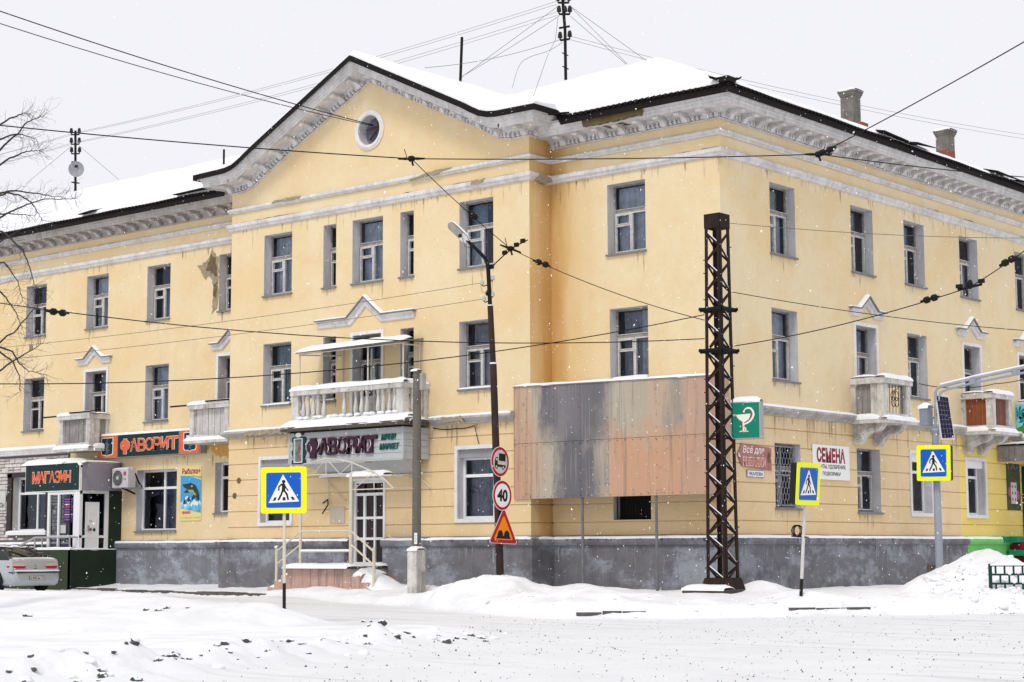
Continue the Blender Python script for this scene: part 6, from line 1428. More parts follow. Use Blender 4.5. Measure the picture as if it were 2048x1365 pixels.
# street lamp on the brown pole, with three signs
LX, LY = 13.30, -2.89
lp = thing('street_lamp', 'leaning brown steel lamp post with cobra head lamp and glass insulators', 'street lamp', (LX, LY, .3))
pb0 = (13.301, -2.890, 0.365); pb1 = (13.179, -2.993, 5.752); pt0 = (13.179, -2.993, 5.666); pt1 = (13.090, -3.068, 8.065)
mb = MB(); mb.tube([pb0, pb1], [.095, .085], 12); mb.build('lower_pole', BROWNP, lp, smooth=True)
mb = MB(); mb.tube([pb1, (13.126, -3.038, 7.176)], .072, 10); mb.build('middle_pole', BROWNP, lp, smooth=True)
mb = MB(); mb.tube([(13.126, -3.038, 7.126), pt1, (13.076, -3.080, 8.213), (13.039, -3.111, 8.337), (12.955, -3.182, 8.462), (12.844, -3.277, 8.611), (12.694, -3.404, 8.798)], [.052, .052, .05, .048, .045, .042, .04], 9); mb.build('curved_arm', BLACK, lp, smooth=True)
q = MB(); q.lathe((pb1[0], pb1[1], pb1[2] - .01), [(.09, 0), (.085, .03), (.04, .06)], 9); p_ = (13.126, -3.038, 7.176); q.lathe((p_[0], p_[1], p_[2] - .01), [(.075, 0), (.06, .03)], 9); q.build('snow_cap', SNOW, lp, smooth=True)
h0, h1 = Vector((12.713, -3.388, 8.761)), Vector((12.377, -3.729, 9.215))
ax = (h1 - h0); hl = ax.length; ax.normalize(); sd_ = Vector((_r.x, _r.y, 0)) * -.2 + Vector((.647, -.762, 0)) * .98; sd_ = (sd_ - ax * sd_.dot(ax)).normalized(); up_ = sd_.cross(ax); up_ = up_ if up_.z > 0 else -up_
_c, _s = math.cos(R(42)), math.sin(R(42)); up_, sd_ = up_ * _c - sd_ * _s, sd_ * _c + up_ * _s
mb = MB(); b_ = MB(); n = 12; K = 10
for i in range(n + 1):
    t = i / n; wv = .155 * math.sqrt(max(.0, min(1, t * 5 + .15))) * math.sqrt(max(.02, 1 - max(0, (t - .8) / .2) ** 2)); hh = .13 * math.sqrt(max(.05, min(1, t * 4 + .2))) * math.sqrt(max(.02, 1 - max(0, (t - .75) / .25) ** 2))
    for k in range(K + 1):
        a = math.pi * k / K; p = h0 + ax * (hl * t) + sd_ * (wv * math.cos(a)) + up_ * (hh * math.sin(a)); mb.v.append(tuple(p))
    for s in (1, -1): b_.v.append(tuple(h0 + ax * (hl * t) + sd_ * (wv * .92 * s) - up_ * .015))
for i in range(n):
    for k in range(K): a = i * (K + 1) + k; mb.f.append([a, a + 1, a + K + 2, a + K + 1]); mb.m.append(0)
    b_.f.append([2 * i, 2 * i + 1, 2 * i + 3, 2 * i + 2]); b_.m.append(0 if .25 < i / n else 1)
hd = mb.build('lamp_head', SWHITE, lp, smooth=80); b_.build('diffuser', [mat('lamp_glass', (.42, .40, .36), .25, (.25, .23, .20), .6, 6), SWHITE], hd)
mb = MB(); c = h0 + ax * hl * .36 - up_ * .03; mb.blob(tuple(c), .05, .05, .045, 8, 5, .2); mb.build('bulb_holder', PORC, hd)
mb = MB(); mb.tube([tuple(h0 + ax * (hl * .25) - up_ * .03), (12.657, -3.436, 8.637), (12.806, -3.309, 8.599)], .008, 4); mb.build('lamp_cable', WIREM, lp)
mb = MB()
for u, v, s in ((963, 568, -1), (968, 600, -1), (986, 556, 1), (985, 590, 1), (972, 588, -1)):
    pass
def vpt(u, v): return Vector(pt1) + Vector((_r.x, _r.y, 0)) * ((u - 976.5) / 83.0) + Vector((0, 0, (540 - v) / 83.0))
for u, v, s in ((964, 566, -1), (968, 599, -1), (986, 556, 1), (985.5, 590, 1)):
    p = vpt(u, v); px_ = vpt(978 + (v - 540) * .03, v + 4); mb = MB(); mb.tube([tuple(px_), tuple(vpt(u - s * 2, v + 8)), tuple(vpt(u, v + 6)), tuple(p)], .014, 5, 1)
    mb.lathe(tuple(p), [(.03, -.06), (.055, -.05), (.04, -.01), (.048, .02), (.03, .05), (.01, .06)], 9, 0); mb.build('insulator', [GLASSI, BLACK], lp, smooth=40)
mb = MB(); mb.tube([tuple(vpt(961, 570)), tuple(vpt(964, 585)), tuple(vpt(974, 590))], .006, 4); mb.tube([tuple(vpt(985, 560)), tuple(vpt(984, 585))], .006, 4); mb.blob(tuple(vpt(974, 588)), .05, .03, .07, 8, 5); mb.build('jumper_wire', WIREM, lp)
mb = MB(); mb.tube([tuple(vpt(980, 538)), tuple(vpt(990, 528)), tuple(vpt(1008, 511)), tuple(vpt(1030, 493)), tuple(vpt(1057, 479))], .016, 6)
for u, v in ((1010, 505), (1034, 489), (1047, 481), (983, 534)): p = vpt(u, v); mb.box(p.x - .06, p.x + .06, p.y - .03, p.y + .03, p.z - .05, p.z + .05)
mb.build('trolley_wire_bracket', BLACK, lp)
def sign_thing(name, label, u, v, rz, x=LX, y=LY):
    p = Vector((x, y, 0)); t = thing(name, label, 'road sign', group='road signs on the brown lamp post'); return t
F0 = frame((0, 0, 0), (1, 0, 0), (0, -1, 0))
def place(t, P, rz, ry=0): t.location = P; t.rotation_euler = (0, ry, rz)
def disc_sign(t, face, rim):
    mb = MB(F0); mb.prism(circ(0, 0, .365, 32), .0, .02); pl = mb.build('plate', GREYM, t)
    mb = MB(F0); flat(mb, circ(0, 0, .365, 32), .0215, 0); flat(mb, circ(0, 0, .352, 32), .023, 1); flat(mb, circ(0, 0, .285, 32), .0245, 2); mb.build('face', [SWHITE, SRED, face], pl); return pl
t1 = sign_thing('no_truck_sign', 'round red bordered sign with black lorry, topmost on the brown lamp post', 0, 0, 0)
pl = disc_sign(t1, SGREY, 0); mb = MB(F0)
flat(mb, [(-.06, .02), (.21, .02), (.21, .20), (-.06, .20)], .026); flat(mb, [(-.22, -.10), (-.10, -.10), (-.10, .10), (-.19, .10), (-.22, .01)], .026); flat(mb, [(-.22, -.13), (.22, -.13), (.22, -.07), (-.22, -.07)], .0265)
flat(mb, circ(-.15, -.13, .055, 14), .027); flat(mb, circ(.12, -.13, .055, 14), .027); flat(mb, circ(-.15, -.13, .03, 12), .0285, 1); flat(mb, circ(.12, -.13, .03, 12), .0285, 1); flat(mb, [(-.185, .02), (-.12, .02), (-.12, .075), (-.17, .075)], .0285, 1)
mb.build('lorry_pictogram', [SBLK, SGREY], pl); place(t1, (13.369, -2.992, 3.364), R(94), R(3))
t2 = sign_thing('speed_limit_sign', 'round red bordered 40 speed limit sign in the middle of the brown lamp post', 0, 0, 0)
pl = disc_sign(t2, SWHITE, 0); mb = MB(F0); put_text(mb, '40', -.20, -.15, .40, .30, .026, 0, .045); mb.build('lettering', SBLK, pl); place(t2, (13.409, -2.959, 2.553), R(92), R(3))
t3 = sign_thing('uneven_road_sign', 'orange triangle uneven road sign, lowest on the brown lamp post', 0, 0, 0)
mb = MB(F0); tr = [(-.47, -.36), (.47, -.36), (0, .44)]
def rtri(k, r): 
    c = (0, -.093); return [(c[0] + (x - c[0]) * k, c[1] + (y - c[1]) * k) for x, y in ((-.43, -.38), (.43, -.38), (.465, -.335), (.035, .43), (-.035, .43), (-.465, -.335))]
mb.prism(rtri(1, 0), 0, .02); pl = mb.build('plate', GREYM, t3)
mb = MB(F0); flat(mb, rtri(1, 0), .0215, 0); flat(mb, rtri(.97, 0), .023, 1); flat(mb, rtri(.68, 0), .0245, 2)
hp = [(-.255, -.265)] + [(-.11 + .10 * math.cos(math.pi - t * .45), -.20 + .14 * math.sin(t * .45)) for t in range(8)] + [(.11 + .10 * math.cos(math.pi - t * .45), -.20 + .14 * math.sin(t * .45)) for t in range(8)] + [(.255, -.265)]
flat(mb, hp, .026, 3); mb.build('face', [SWHITE, SRED, SORA, SBLK], pl); place(t3, (13.430, -2.941, 1.782), R(86), R(2))

# octagonal concrete stub pole
cp = thing('concrete_pole', 'sawn off grey concrete pole on a whitewashed footing beside the entrance steps', 'pole', (10.36, -2.71, .2))
zc0, zc1 = 1.267, 5.792
mb = MB(); mb.tube([(10.36, -2.71, zc0 - .1), (10.37, -2.71, zc1)], [.115, .10], 8); mb.build('shaft', POLEC, cp)
mb = MB(); mb.box(10.20, 10.52, -2.87, -2.55, -.3, zc0); mb.build('footing', CONC_W, cp)
mb = MB(); mb.box(10.50, 10.60, -2.80, -2.62, -.2, .72); mb.box(10.42, 10.56, -2.72, -2.58, zc1 - .5, zc1 - .07); mb.build_each('side_channel', CONC, cp)
mb = MB()
for z in (zc1 - .9, zc1 - 2.3, zc1 - 2.7): mb.tube([(10.36 + .112 * math.cos(k * .53), -2.71 + .112 * math.sin(k * .53), z) for k in range(13)], .006, 4)
mb.tube([(10.24, -2.76, zc1 - 2.72), (10.20, -2.80, zc1 - 2.62), (10.25, -2.82, zc1 - 2.55)], .012, 5); mb.build('wire_band', WIREG, cp)
mb = MB(); mb.box(10.40, 10.50, -2.835, -2.83, zc0 + .14, zc0 + .42)
cpn = mb.build('paper_notice', SWHITE, cp); mb = MB()
for k in range(5): mb.box(10.415, 10.485 - .01 * (k % 2), -2.837, -2.8355, zc0 + .19 + k * .04, zc0 + .2 + k * .04)
mb.build('print_line', mat('print_blue', (.1, .15, .35), .6), cpn)
q = MB(frame((10.18, -2.89, 0), (1, 0, 0), (0, -1, 0))); q.snow(.0, .36, zc0 - .01, -.36, .0, .11, 3, .05); q.snow(.06, .30, zc1, -.28, -.06, .06, 5, .04); q.build('snow_cap', SNOW, cp, smooth=True)

# lattice mast
MX, MY = 18.48, -1.10
lm = thing('lattice_mast', 'tall rusty square steel lattice mast on a low block before the building corner', 'mast', (MX, MY, .2))
mz0, mz1, ws0, ws1 = .42, 9.035, .27, .205
def mh(z): return ws0 + (ws1 - ws0) * (z - mz0) / (mz1 - mz0)
for sx, sy in ((-1, -1), (1, -1), (1, 1), (-1, 1)):
    mb = MB()
    for (ax_, ay_) in ((.085, .012), (.012, .085)):
        vs = []
        for z in (mz0, mz1 - .3):
            h = mh(z); x0, y0 = MX + sx * h, MY + sy * h
            vs += [(x0, y0, z), (x0 - sx * ax_, y0, z), (x0 - sx * ax_, y0 - sy * ay_, z), (x0, y0 - sy * ay_, z)]
        mb.add(vs, [(0, 1, 5, 4), (1, 2, 6, 5), (2, 3, 7, 6), (3, 0, 4, 7), (4, 5, 6, 7)])
    mb.build('leg', RUST, lm)
st_ = .352; nb_ = int((mz1 - .35 - mz0 - .1) / st_); snowb = MB()
for f in range(4):
    ca, sa = ((1, 0), (0, 1), (-1, 0), (0, -1))[f]          # along-face direction; outward is (sa, -ca)
    for k in range(nb_):
        za, zb = mz0 + .10 + k * st_, mz0 + .10 + (k + 1) * st_
        fl = (k + f) % 2
        s0, s1 = (-1, 1) if fl else (1, -1)
        h0_, h1_ = mh(za) - .02, mh(zb) - .02; ho = mh((za + zb) / 2) - .006
        p0 = Vector((MX + ca * s0 * h0_ + sa * ho, MY + sa * s0 * h0_ - ca * ho, za)); p1 = Vector((MX + ca * s1 * h1_ + sa * ho, MY + sa * s1 * h1_ - ca * ho, zb))
        dv = (p1 - p0).normalized(); o = Vector((sa, -ca, 0)); wv = dv.cross(o) * .024; mb = MB()
        mb.add([tuple(p) for p in (p0 - wv, p0 + wv, p1 + wv, p1 - wv, p0 - wv - o * .02, p0 + wv - o * .02, p1 + wv - o * .02, p1 - wv - o * .02)], [(0, 1, 2, 3), (7, 6, 5, 4), (0, 4, 5, 1), (1, 5, 6, 2), (2, 6, 7, 3), (3, 7, 4, 0)])
        mb.build('brace', RUST, lm)
        if f < 2 and not fl:
            u = wv if wv.z > 0 else -wv; snowb.tube([tuple(p0 + u * 1.2 - o * .01), tuple(p1 + u * 1.2 - o * .01)], .012, 5)
        if fl: mb = None
    for z in (mz0 + 2.2 * 1, ):
        pass
snowb.build('brace_snow', SNOW, lm)
mb = MB(); h = ws1 + .012
for f in range(4):
    ca, sa = ((1, 0), (0, 1), (-1, 0), (0, -1))[f]
    q = MB(frame((MX + sa * h, MY - ca * h, 0), (ca, sa, 0), (sa, -ca, 0))); q.box(-h, h, mz1 - .34, mz1, -.012, .0); off_ = len(mb.v); mb.v += q.v; mb.f += [[i + off_ for i in ff] for ff in q.f]; mb.m += q.m
mb.build('top_band', RUST, lm)
mb = MB(); b0, b1 = ws0 + .03, ws0 + .16
for f in range(4):
    ca, sa = ((1, 0), (0, 1), (-1, 0), (0, -1))[f]
    q = MB(frame((MX, MY, 0), (ca, sa, 0), (sa, -ca, 0))); q.add([(-b1, .14, b1), (b1, .14, b1), (b0, .60, b0), (-b0, .60, b0)], [(0, 1, 2, 3)]); off_ = len(mb.v); mb.v += q.v; mb.f += [[i + off_ for i in ff] for ff in q.f]; mb.m += q.m
mb.build('base_plate', RUST, lm)
mb = MB(); mb.box(MX - .72, MX + .42, MY - .60, MY + .5, -.3, .34); ft = mb.build('footing', CONC_D, lm)
q = MB(frame((MX - .75, MY - .6, 0), (1, 0, 0), (0, -1, 0))); q.snow(0, 1.18, .335, -.45, .02, .13, 4); q.build('snow_cap', SNOW, ft, smooth=True)
for v_, e in ((622, .0), (700, .12), (626, .1), (705, 0)):
    z = 6.765 if v_ < 650 else 5.793; h = mh(z) + .02 + e * .2; mb = MB()
    for f in range(4):
        ca, sa = ((1, 0), (0, 1), (-1, 0), (0, -1))[f]
        q = MB(frame((MX + sa * h, MY - ca * h, z + e * .3), (ca, sa, 0), (sa, -ca, 0))); q.box(-h - .08, h + .08, -.03, .03, 0, .04); off_ = len(mb.v); mb.v += q.v; mb.f += [[i + off_ for i in ff] for ff in q.f]; mb.m += q.m
    for sx, sy in ((-1, -1), (1, -1), (1, 1)): mb.blob((MX + sx * (h + .06), MY + sy * (h + .03), z + e * .3), .03, .03, .04, 7, 5, .25)
    mb.build('wire_clamp', BLACK, lm)
mb = MB(); rd = random.Random(4)
for k in range(26):
    z = mz0 + .4 + k * .31; sx, sy = rd.choice(((-1, -1), (1, -1), (1, 1))); h = mh(z); mb.tube([(MX + sx * h, MY + sy * h, z), (MX + sx * (h + .035), MY + sy * (h + .01), z + .005)], .012, 5)
mb.build('bolts', RUST, lm, kind='stuff')

# pharmacy light box
ph = thing('pharmacy_sign', 'green light box with a bowl and snake emblem hung on the lattice mast', 'sign')
mb = MB(F0); mb.box(-.36, .36, -.43, .43, -.26, 0); mb.build('casing', mat('casing_grey', (.36, .36, .38), .5, (.29, .29, .31), .4, 3), ph)
mb = MB(F0); mb.box(-.335, .335, -.405, .405, 0, .006); fc = mb.build('face', PHARM, ph)
def hyg(dx, dy, d, m, mb):
    X = lambda px, py: ((px - 568) / 345 * .67 + dx, (368 - py) / 425 * .81 + dy)
    flat(mb, [X(*p) for p in ((458, 300), (636, 290), (630, 330), (610, 362), (578, 382), (560, 390), (530, 382), (495, 360), (470, 330))], d, m)
    for pts, wd in (([(548, 385), (548, 495)], .04), ([(552, 272), (568, 238), (600, 220), (640, 226), (668, 262), (676, 305), (660, 345), (630, 380), (595, 402), (560, 415), (542, 435), (556, 455), (578, 470), (574, 492), (548, 512)], [.02, .03, .042, .045, .047, .047, .045, .042, .038, .032, .03, .028, .025, .02]), ([(498, 505), (545, 496), (606, 505)], .022), ([(406, 298), (460, 303)], .014)):
        P_ = [X(*p) for p in pts]
        for i, q in enumerate(strip(P_, wd)): flat(mb, q, d + .0003 * (i % 2), m)
        w0 = wd if isinstance(wd, float) else None
        for i, p in enumerate(P_[1:-1]): flat(mb, circ(p[0], p[1], (w0 or wd[min(i + 1, len(wd) - 1)]) / 2, 10), d + .0006, m)
    flat(mb, circ(*X(556, 262), .022, 10, .03), d + .0009, m)
mb = MB(F0); hyg(-.016, -.006, .008, 1, mb); hyg(.0, 0, .012, 0, mb); mb.build('emblem', [mat('emblem_cream', (.78, .76, .66), .5), mat('emblem_red', (.35, .03, .03), .5)], fc)
q = MB(F0); q.snow(-.36, .36, .43, -.27, .0, .13, 3); q.build('snow_cap', SNOW, ph, smooth=True)
mb = MB(F0)
for z in (.38, -.40): mb.box(-1.0, -.36, z - .02, z + .02, -.15, -.11)
mb.build('bracket', BLACK, ph); place(ph, (19.003, -0.855, 4.198), R(15))

# wall plates by the corner
vb = thing('fishing_sign', 'faded maroon arrow shaped fishing shop board on the wall by the corner', 'sign', (XC, 2.2, 3.5))
mb = MB(FB); pp = [(1.42, 3.56), (1.62, 3.85), (2.97, 3.78), (2.97, 3.21), (1.62, 3.28)]; mb.prism(pp, .01, .03); mb.build('panel', MAROON, vb)
mb = MB(FB); put_text(mb, 'Всё для', 1.66, 3.58, .98, .22, .032, 0, .01, .2); mb.build('lettering', SWHITE, vb)
mb = MB(FB); put_text(mb, 'РЫБАЛКИ', 1.66, 3.29, 1.02, .23, .032, 1, .05); put_text(mb, 'РЫБАЛКИ', 1.68, 3.305, .98, .2, .0335, 0, .02); flat(mb, circ(2.84, 3.53, .07, 12, .14), .032, 2); flat(mb, circ(1.52, 3.56, .06, 10), .032, 1); flat(mb, circ(1.55, 3.58, .05, 10), .033, 3); mb.build('lettering', [mat('worn_orange', (.60, .12, .03), .7, (.45, .15, .08), .6, 8), SWHITE, mat('fish_brown', (.12, .06, .04), .7, (.25, .16, .1), .6, 12), MAROON], vb)
ck = thing('street_name_plate', 'small white street name plate with blue letters under the maroon board', 'sign', (XC, 2.2, 3.1))
mb = MB(FB); mb.box(1.84, 2.62, 3.02, 3.20, .008, .03, 0); mb.box(1.86, 2.60, 3.04, 3.18, .03, .033, 1); mb.build('plate', [GREYM, SWHITE], ck)
mb = MB(FB); put_text(mb, 'ЧКАЛОВА', 1.90, 3.065, .66, .09, .035, 0, .03); mb.build('lettering', mat('name_blue', (.02, .03, .22), .5), ck)
sm = thing('seeds_sign', 'white seed shop board with crimson display letters between two ground floor windows', 'sign', (XC, 5.9, 3.5))
mb = MB(FB); mb.box(4.98, 6.86, 3.06, 3.97, .01, .035); mb.build('panel', SWHITE, sm)
mb = MB(FB); put_text(mb, 'СЕМЕНА', 5.165, 3.50, 1.47, .40, .036, 0, .05, 0, 1.0); mb.build('letter_outline', SBLK, sm)
mb = MB(FB); put_text(mb, 'СЕМЕНА', 5.18, 3.515, 1.44, .37, .038, 0, .028, 0, 1.0)
mb.build('lettering', REDC, sm)
mb = MB(FB); put_text(mb, 'ГРУНТЫ, УДОБРЕНИЯ,', 5.08, 3.33, 1.58, .13, .038, 0, .02); put_text(mb, 'ПОДКОРМКИ', 5.45, 3.15, .92, .12, .038, 0, .02); mb.build('lettering', SBLK, sm)

# green metal fence by the heap
fn = thing('metal_fence', 'dark green metal fence panel half buried in the snow heap', 'fence', (23.618, 1.898, 0.549))
fa, fb_ = Vector((23.627, 1.854, 0.882)), Vector((24.483, 2.570, 0.955))
dv = Vector((fb_.x - fa.x, fb_.y - fa.y, 0)).normalized(); nv2 = Vector((dv.y, -dv.x, 0)); FF = frame((fa.x, fa.y, 0), tuple(dv), tuple(nv2))
zt_ = fa.z
for s in (0, 1.15, 2.3): mb = MB(FF); mb.box(s - .035, s + .035, zt_ - 1.1, zt_ + .02, -.03, .03); mb.build('post', FENCEG, fn)
for z in (zt_ - .02, zt_ - .22, zt_ - .42, zt_ - .62): mb = MB(FF); mb.box(0, 2.3, z - .022, z + .022, -.015, .02); mb.build('rail', FENCEG, fn)
for k in range(11):
    for j in range(3): s = .12 + k * .2 + (.1 if j % 2 else 0); mb = MB(FF); mb.box(s - .02, s + .02, zt_ - .2 - .2 * j, zt_ - .04 - .2 * j, -.01, .015); mb.build('bar', FENCEG, fn)
q = MB(FF); rd = random.Random(2); q.snow(0, 2.3, zt_, -.04, .04, .04, 3)
for k in range(11):
    for j in range(3):
        s = .12 + k * .2 + (.1 if j % 2 else 0)
        if rd.random() < .9: q.blob((s + .1, zt_ - .17 - .2 * j, 0), .06, .05 + rd.random() * .04, .04, 7, 4, .2, 0, k)
q.build('snow_cap', SNOW, fn, smooth=True)

# ------------------------------------------------------------------ parked car
car = thing('parked_car', 'silver hatchback dusted with snow, parked tail towards us beside the shop ramp', 'car')
ST = [  # x, half width, bottom, waist top, roof half width, roof top
    (-2.22, .66, .36, .56, .60, .57), (-2.20, .78, .28, .61, .70, .62), (-2.12, .845, .23, .64, .76, .655), (-2.115, .845, .22, .70, .80, .72), (-2.10, .85, .20, .88, .80, .92), (-2.03, .85, .19, .95, .80, .99),
    (-1.93, .855, .19, .95, .79, 1.005), (-1.70, .86, .19, .955, .73, 1.12), (-1.35, .865, .19, .955, .665, 1.27), (-.95, .87, .18, .95, .62, 1.375), (-.5, .87, .18, .945, .61, 1.41), (.1, .87, .18, .94, .61, 1.42),
    (.55, .87, .18, .93, .61, 1.38), (.95, .865, .18, .92, .64, 1.20), (1.35, .86, .19, .90, .70, .97), (1.75, .83, .20, .80, .68, .86), (2.1, .74, .22, .68, .6, .72), (2.2, .6, .3, .58, .5, .6)]
mb = MB(); K = 0
for x, hw, zb, zw, rw, zr in ST:
    half = [(0, zb), (hw * .86, zb), (hw * .96, zb + .06), (hw, zb + (zw - zb) * .4), (hw * .995, zb + (zw - zb) * .75), (hw * .95, zw), (rw + (hw * .95 - rw) * .12, zw + (zr - zw) * .82), (rw * .9, zr - .005), (rw * .5, zr + .012), (0, zr + .018)]
    row = half + [(-y, z) for y, z in half[-2:0:-1]]; K = len(row); mb.v += [(x, y, z) for y, z in row]
for i in range(len(ST) - 1):
    for k in range(K):
        k2 = (k + 1) % K; kk = min(k, K - 1 - k); gl = 0
        if kk == 5 and 6 <= i <= 13: gl = 1
        if kk in (6, 7, 8) and 6 <= i <= 8: gl = 1
        if kk in (6, 7, 8) and 12 <= i <= 13: gl = 1
        mb.f.append([i * K + k, i * K + k2, (i + 1) * K + k2, (i + 1) * K + k]); mb.m.append(gl)
mb.f.append(list(range(K))); mb.m.append(0); mb.f.append(list(range((len(ST) - 1) * K, len(ST) * K))); mb.m.append(0)
body = mb.build('body', [SILVER, CARGLASS], car, smooth=50)
mb = MB(); mb.box(-2.235, -2.19, -.72, .72, .575, .605); mb.box(-2.19, -2.0, .72, .86, .575, .605); mb.box(-2.19, -2.0, -.86, -.72, .575, .605); mb.build('bumper_strip', BLACK, car)
for s in (1, -1):
    mb = MB(); yy = lambda t: s * (.36 + .50 * t)
    P = []
    for t, dx, z0, z1 in ((0, -2.135, .735, .835), (.08, -2.14, .715, .855), (.5, -2.138, .71, .862), (.85, -2.11, .71, .862), (.97, -2.02, .72, .858), (1.0, -1.90, .74, .845)): P.append(((dx, yy(t), z0), (dx - .005, yy(t), z0 + (z1 - z0) * .48), (dx, yy(t), z1)))
    for a, b in zip(P[:-1], P[1:]):
        mb.add([a[0], b[0], b[1], a[1]], [(0, 1, 2, 3)], 0); mb.add([a[1], b[1], b[2], a[2]], [(0, 1, 2, 3)], 1)
    mb.build('tail_light', [TAILR, TAILC], car)
mb = MB(); mb.box(-2.085, -2.06, -.13, .13, .935, .955); mb.build('brake_light', TAILR, car)
mb = MB(); mb.prism([(-.035, .0), (0, -.055), (.035, 0), (0, .055)], 0, .012); mb.v = [(-2.112 - z, -x, .80 + y) for x, y, z in mb.v]; mb.build('badge', GREYM, car)
mb = MB(); mb.box(-2.125, -2.10, -.04, .04, .70, .715); mb.build('lock', BLACK, car)
FP = frame((-2.225, .27, .36), (0, -1, 0), (-1, 0, 0)); mb = MB(FP); mb.box(0, .54, 0, .125, -.01, .006, 0); mb.box(.012, .528, .012, .113, .006, .009, 1); pl = mb.build('number_plate', [BLACK, SGREY], car)
mb = MB(FP); put_text(mb, 'к 900 ен', .03, .03, .34, .065, .011, 0, .02); put_text(mb, '96', .42, .05, .08, .045, .011, 0, .02); mb.build('lettering', SBLK, pl)
for x in (-1.32, 1.36):
    for s in (1, -1):
        mb = MB(); n = 20; prof = [(.20, -.10), (.29, -.10), (.315, -.06), (.315, .06), (.29, .10), (.20, .10)]
        for r, o in prof: mb.v += [(x + r * math.cos(2 * math.pi * k / n), s * .77 + o, .31 + r * math.sin(2 * math.pi * k / n)) for k in range(n)]
        for i in range(len(prof)):
            for k in range(n): i2 = (i + 1) % len(prof); mb.f.append([i * n + k, i * n + (k + 1) % n, i2 * n + (k + 1) % n, i2 * n + k]); mb.m.append(0)
        wh = mb.build('wheel', TYRE, car, smooth=50); mb = MB()
        mb.add([(x + .2 * math.cos(2 * math.pi * k / n), s * .84, .31 + .2 * math.sin(2 * math.pi * k / n)) for k in range(n)], [tuple(range(n))], 1)
        for k in range(7):
            a = k * .898; mb.tube([(x + .04 * math.cos(a), s * .86, .31 + .04 * math.sin(a)), (x + .2 * math.cos(a), s * .855, .31 + .2 * math.sin(a))], .022, 5, 0)
        mb.tube([(x + .2 * math.cos(2 * math.pi * k / n), s * .855, .31 + .2 * math.sin(2 * math.pi * k / n)) for k in range(n + 1)], .018, 5, 0); mb.tube([(x, s * .84, .31), (x, s * .872, .31)], .05, 8, 0); mb.build('rim', [GREYM, SBLK], wh)
        mb = MB(); mb.tube([(x + .355 * math.cos(R(a)), s * .862, .31 + .355 * math.sin(R(a))) for a in range(-15, 200, 12)], .03, 6); mb.build('wheel_arch', BLACK, car)
mb = MB(); mb.tube([(-1.98, .05, 1.02), (-1.6, .42, 1.19), (-1.5, .5, 1.225)], .014, 5); mb.build('rear_wiper', BLACK, car)
q = MB(frame((-1.93, -.74, 0), (0, 1, 0), (-1, 0, 0))); q.snow(0, 1.48, 1.0, -.06, .10, .035, 3); q.v += []
rd = random.Random(6)
for k in range(26):
    t = rd.random(); y = rd.uniform(-.55, .55); x = -1.0 - .14 * rd.random() if k < 18 else rd.uniform(-1.0, .4); z = float(np.interp(x, [s[0] for s in ST], [s[5] for s in ST])) + .015; b0 = len(q.v); q2 = MB(); q2.blob((x, y, z), rd.uniform(.05, .14), rd.uniform(.05, .16), .022, 8, 4, .2, 0, k); q.v += q2.v; q.f += [[i + b0 for i in f] for f in q2.f]; q.m += q2.m
q3 = MB(frame((-2.16, -.80, 0), (0, 1, 0), (-1, 0, 0))); q3.snow(0, 1.6, .645, -.05, .05, .02, 5); b0 = len(q.v); q.v += q3.v; q.f += [[i + b0 for i in f] for f in q3.f]; q.m += q3.m
q.build('snow_cap', SNOW, car, smooth=True)
car.location = (-4.42 - 2.22, -3.62, .05); car.rotation_euler = (0, 0, math.pi)

# ------------------------------------------------------------------ masts on the roof
MBX, MBY = 7.53, 7.0
rm = thing('roof_mast', 'tall black wire mast with insulator arms on the roof ridge, cut by the frame', 'mast', (MBX, MBY, 15.7))
mb = MB(); mb.tube([(7.536, 7.005, 15.829), (7.527, 6.997, 17.434), (7.483, 6.960, 18.240), (7.464, 6.944, 19.130)], .05, 7); mb.build('pole', BLACK, rm)
def arm(par, x, y, c, hw, tilt, ins, r=.035, back=.0):
    mb = MB(); e = Vector((_r.x, _r.y, 0)); c = Vector(c); a = c - e * hw + Vector((0, 0, -tilt)); b = c + e * hw + Vector((0, 0, tilt)); mb.tube([tuple(a), tuple(b)], r, 6); ob = mb.build('crossarm', BLACK, par)
    for t in ins:
        p = a + (b - a) * t; mb = MB(); mb.lathe(tuple(p), [(.02, 0), (.025, .06), (.075, .08), (.07, .17), (.05, .26), (.01, .28)], 8); mb.build('insulator', PORC, ob, smooth=40)
arm(rm, 0, 0, (7.496, 6.971, 18.304), .17, .0, (0, .5, 1)); arm(rm, 0, 0, (7.517, 6.989, 17.933), .17, .0, (0, .55, 1)); arm(rm, 0, 0, (7.515, 6.987, 17.514), .17, .03, ()); arm(rm, 0, 0, (7.525, 6.996, 17.112), .15, .02, (0, 1))
for u, v in ((1130.5, 109), (1131, 136)): arm(rm, 0, 0, (7.528, 6.998, 16.646) if v < 120 else (7.532, 7.001, 16.213), .10, -.05, (), .018)
rm2 = thing('roof_mast', 'slim wire mast with a grey satellite dish on the snowy wing roof', 'mast', (-17.69, 7.0, 15.6))
mb = MB(); mb.tube([(-17.706, 6.987, 15.648), (-17.752, 6.947, 18.155)], .05, 7); mb.build('pole', BLACK, rm2)
for v_, c_, ins in ((270, (-17.757, 6.943, 17.990), (0, 1)), (289, (-17.750, 6.949, 17.598), (0, 1)), (308, (-17.735, 6.962, 17.207), (0, 1)), (325, (-17.728, 6.968, 16.858), ()), (366, (-17.712, 6.981, 16.017), ())): arm(rm2, 0, 0, c_, .16, .0 if v_ < 320 else -.02, ins, .03)
dc = Vector((-17.699, 6.993, 16.509)); fw = (Vector((41.6, -35.8, 4)) - dc).normalized(); fw = Vector((fw.x, fw.y, .1)).normalized(); e1_ = fw.cross(Vector((0, 0, 1))).normalized() * -1; e2_ = e1_.cross(fw) * -1; e2_ = e2_ if e2_.z > 0 else -e2_
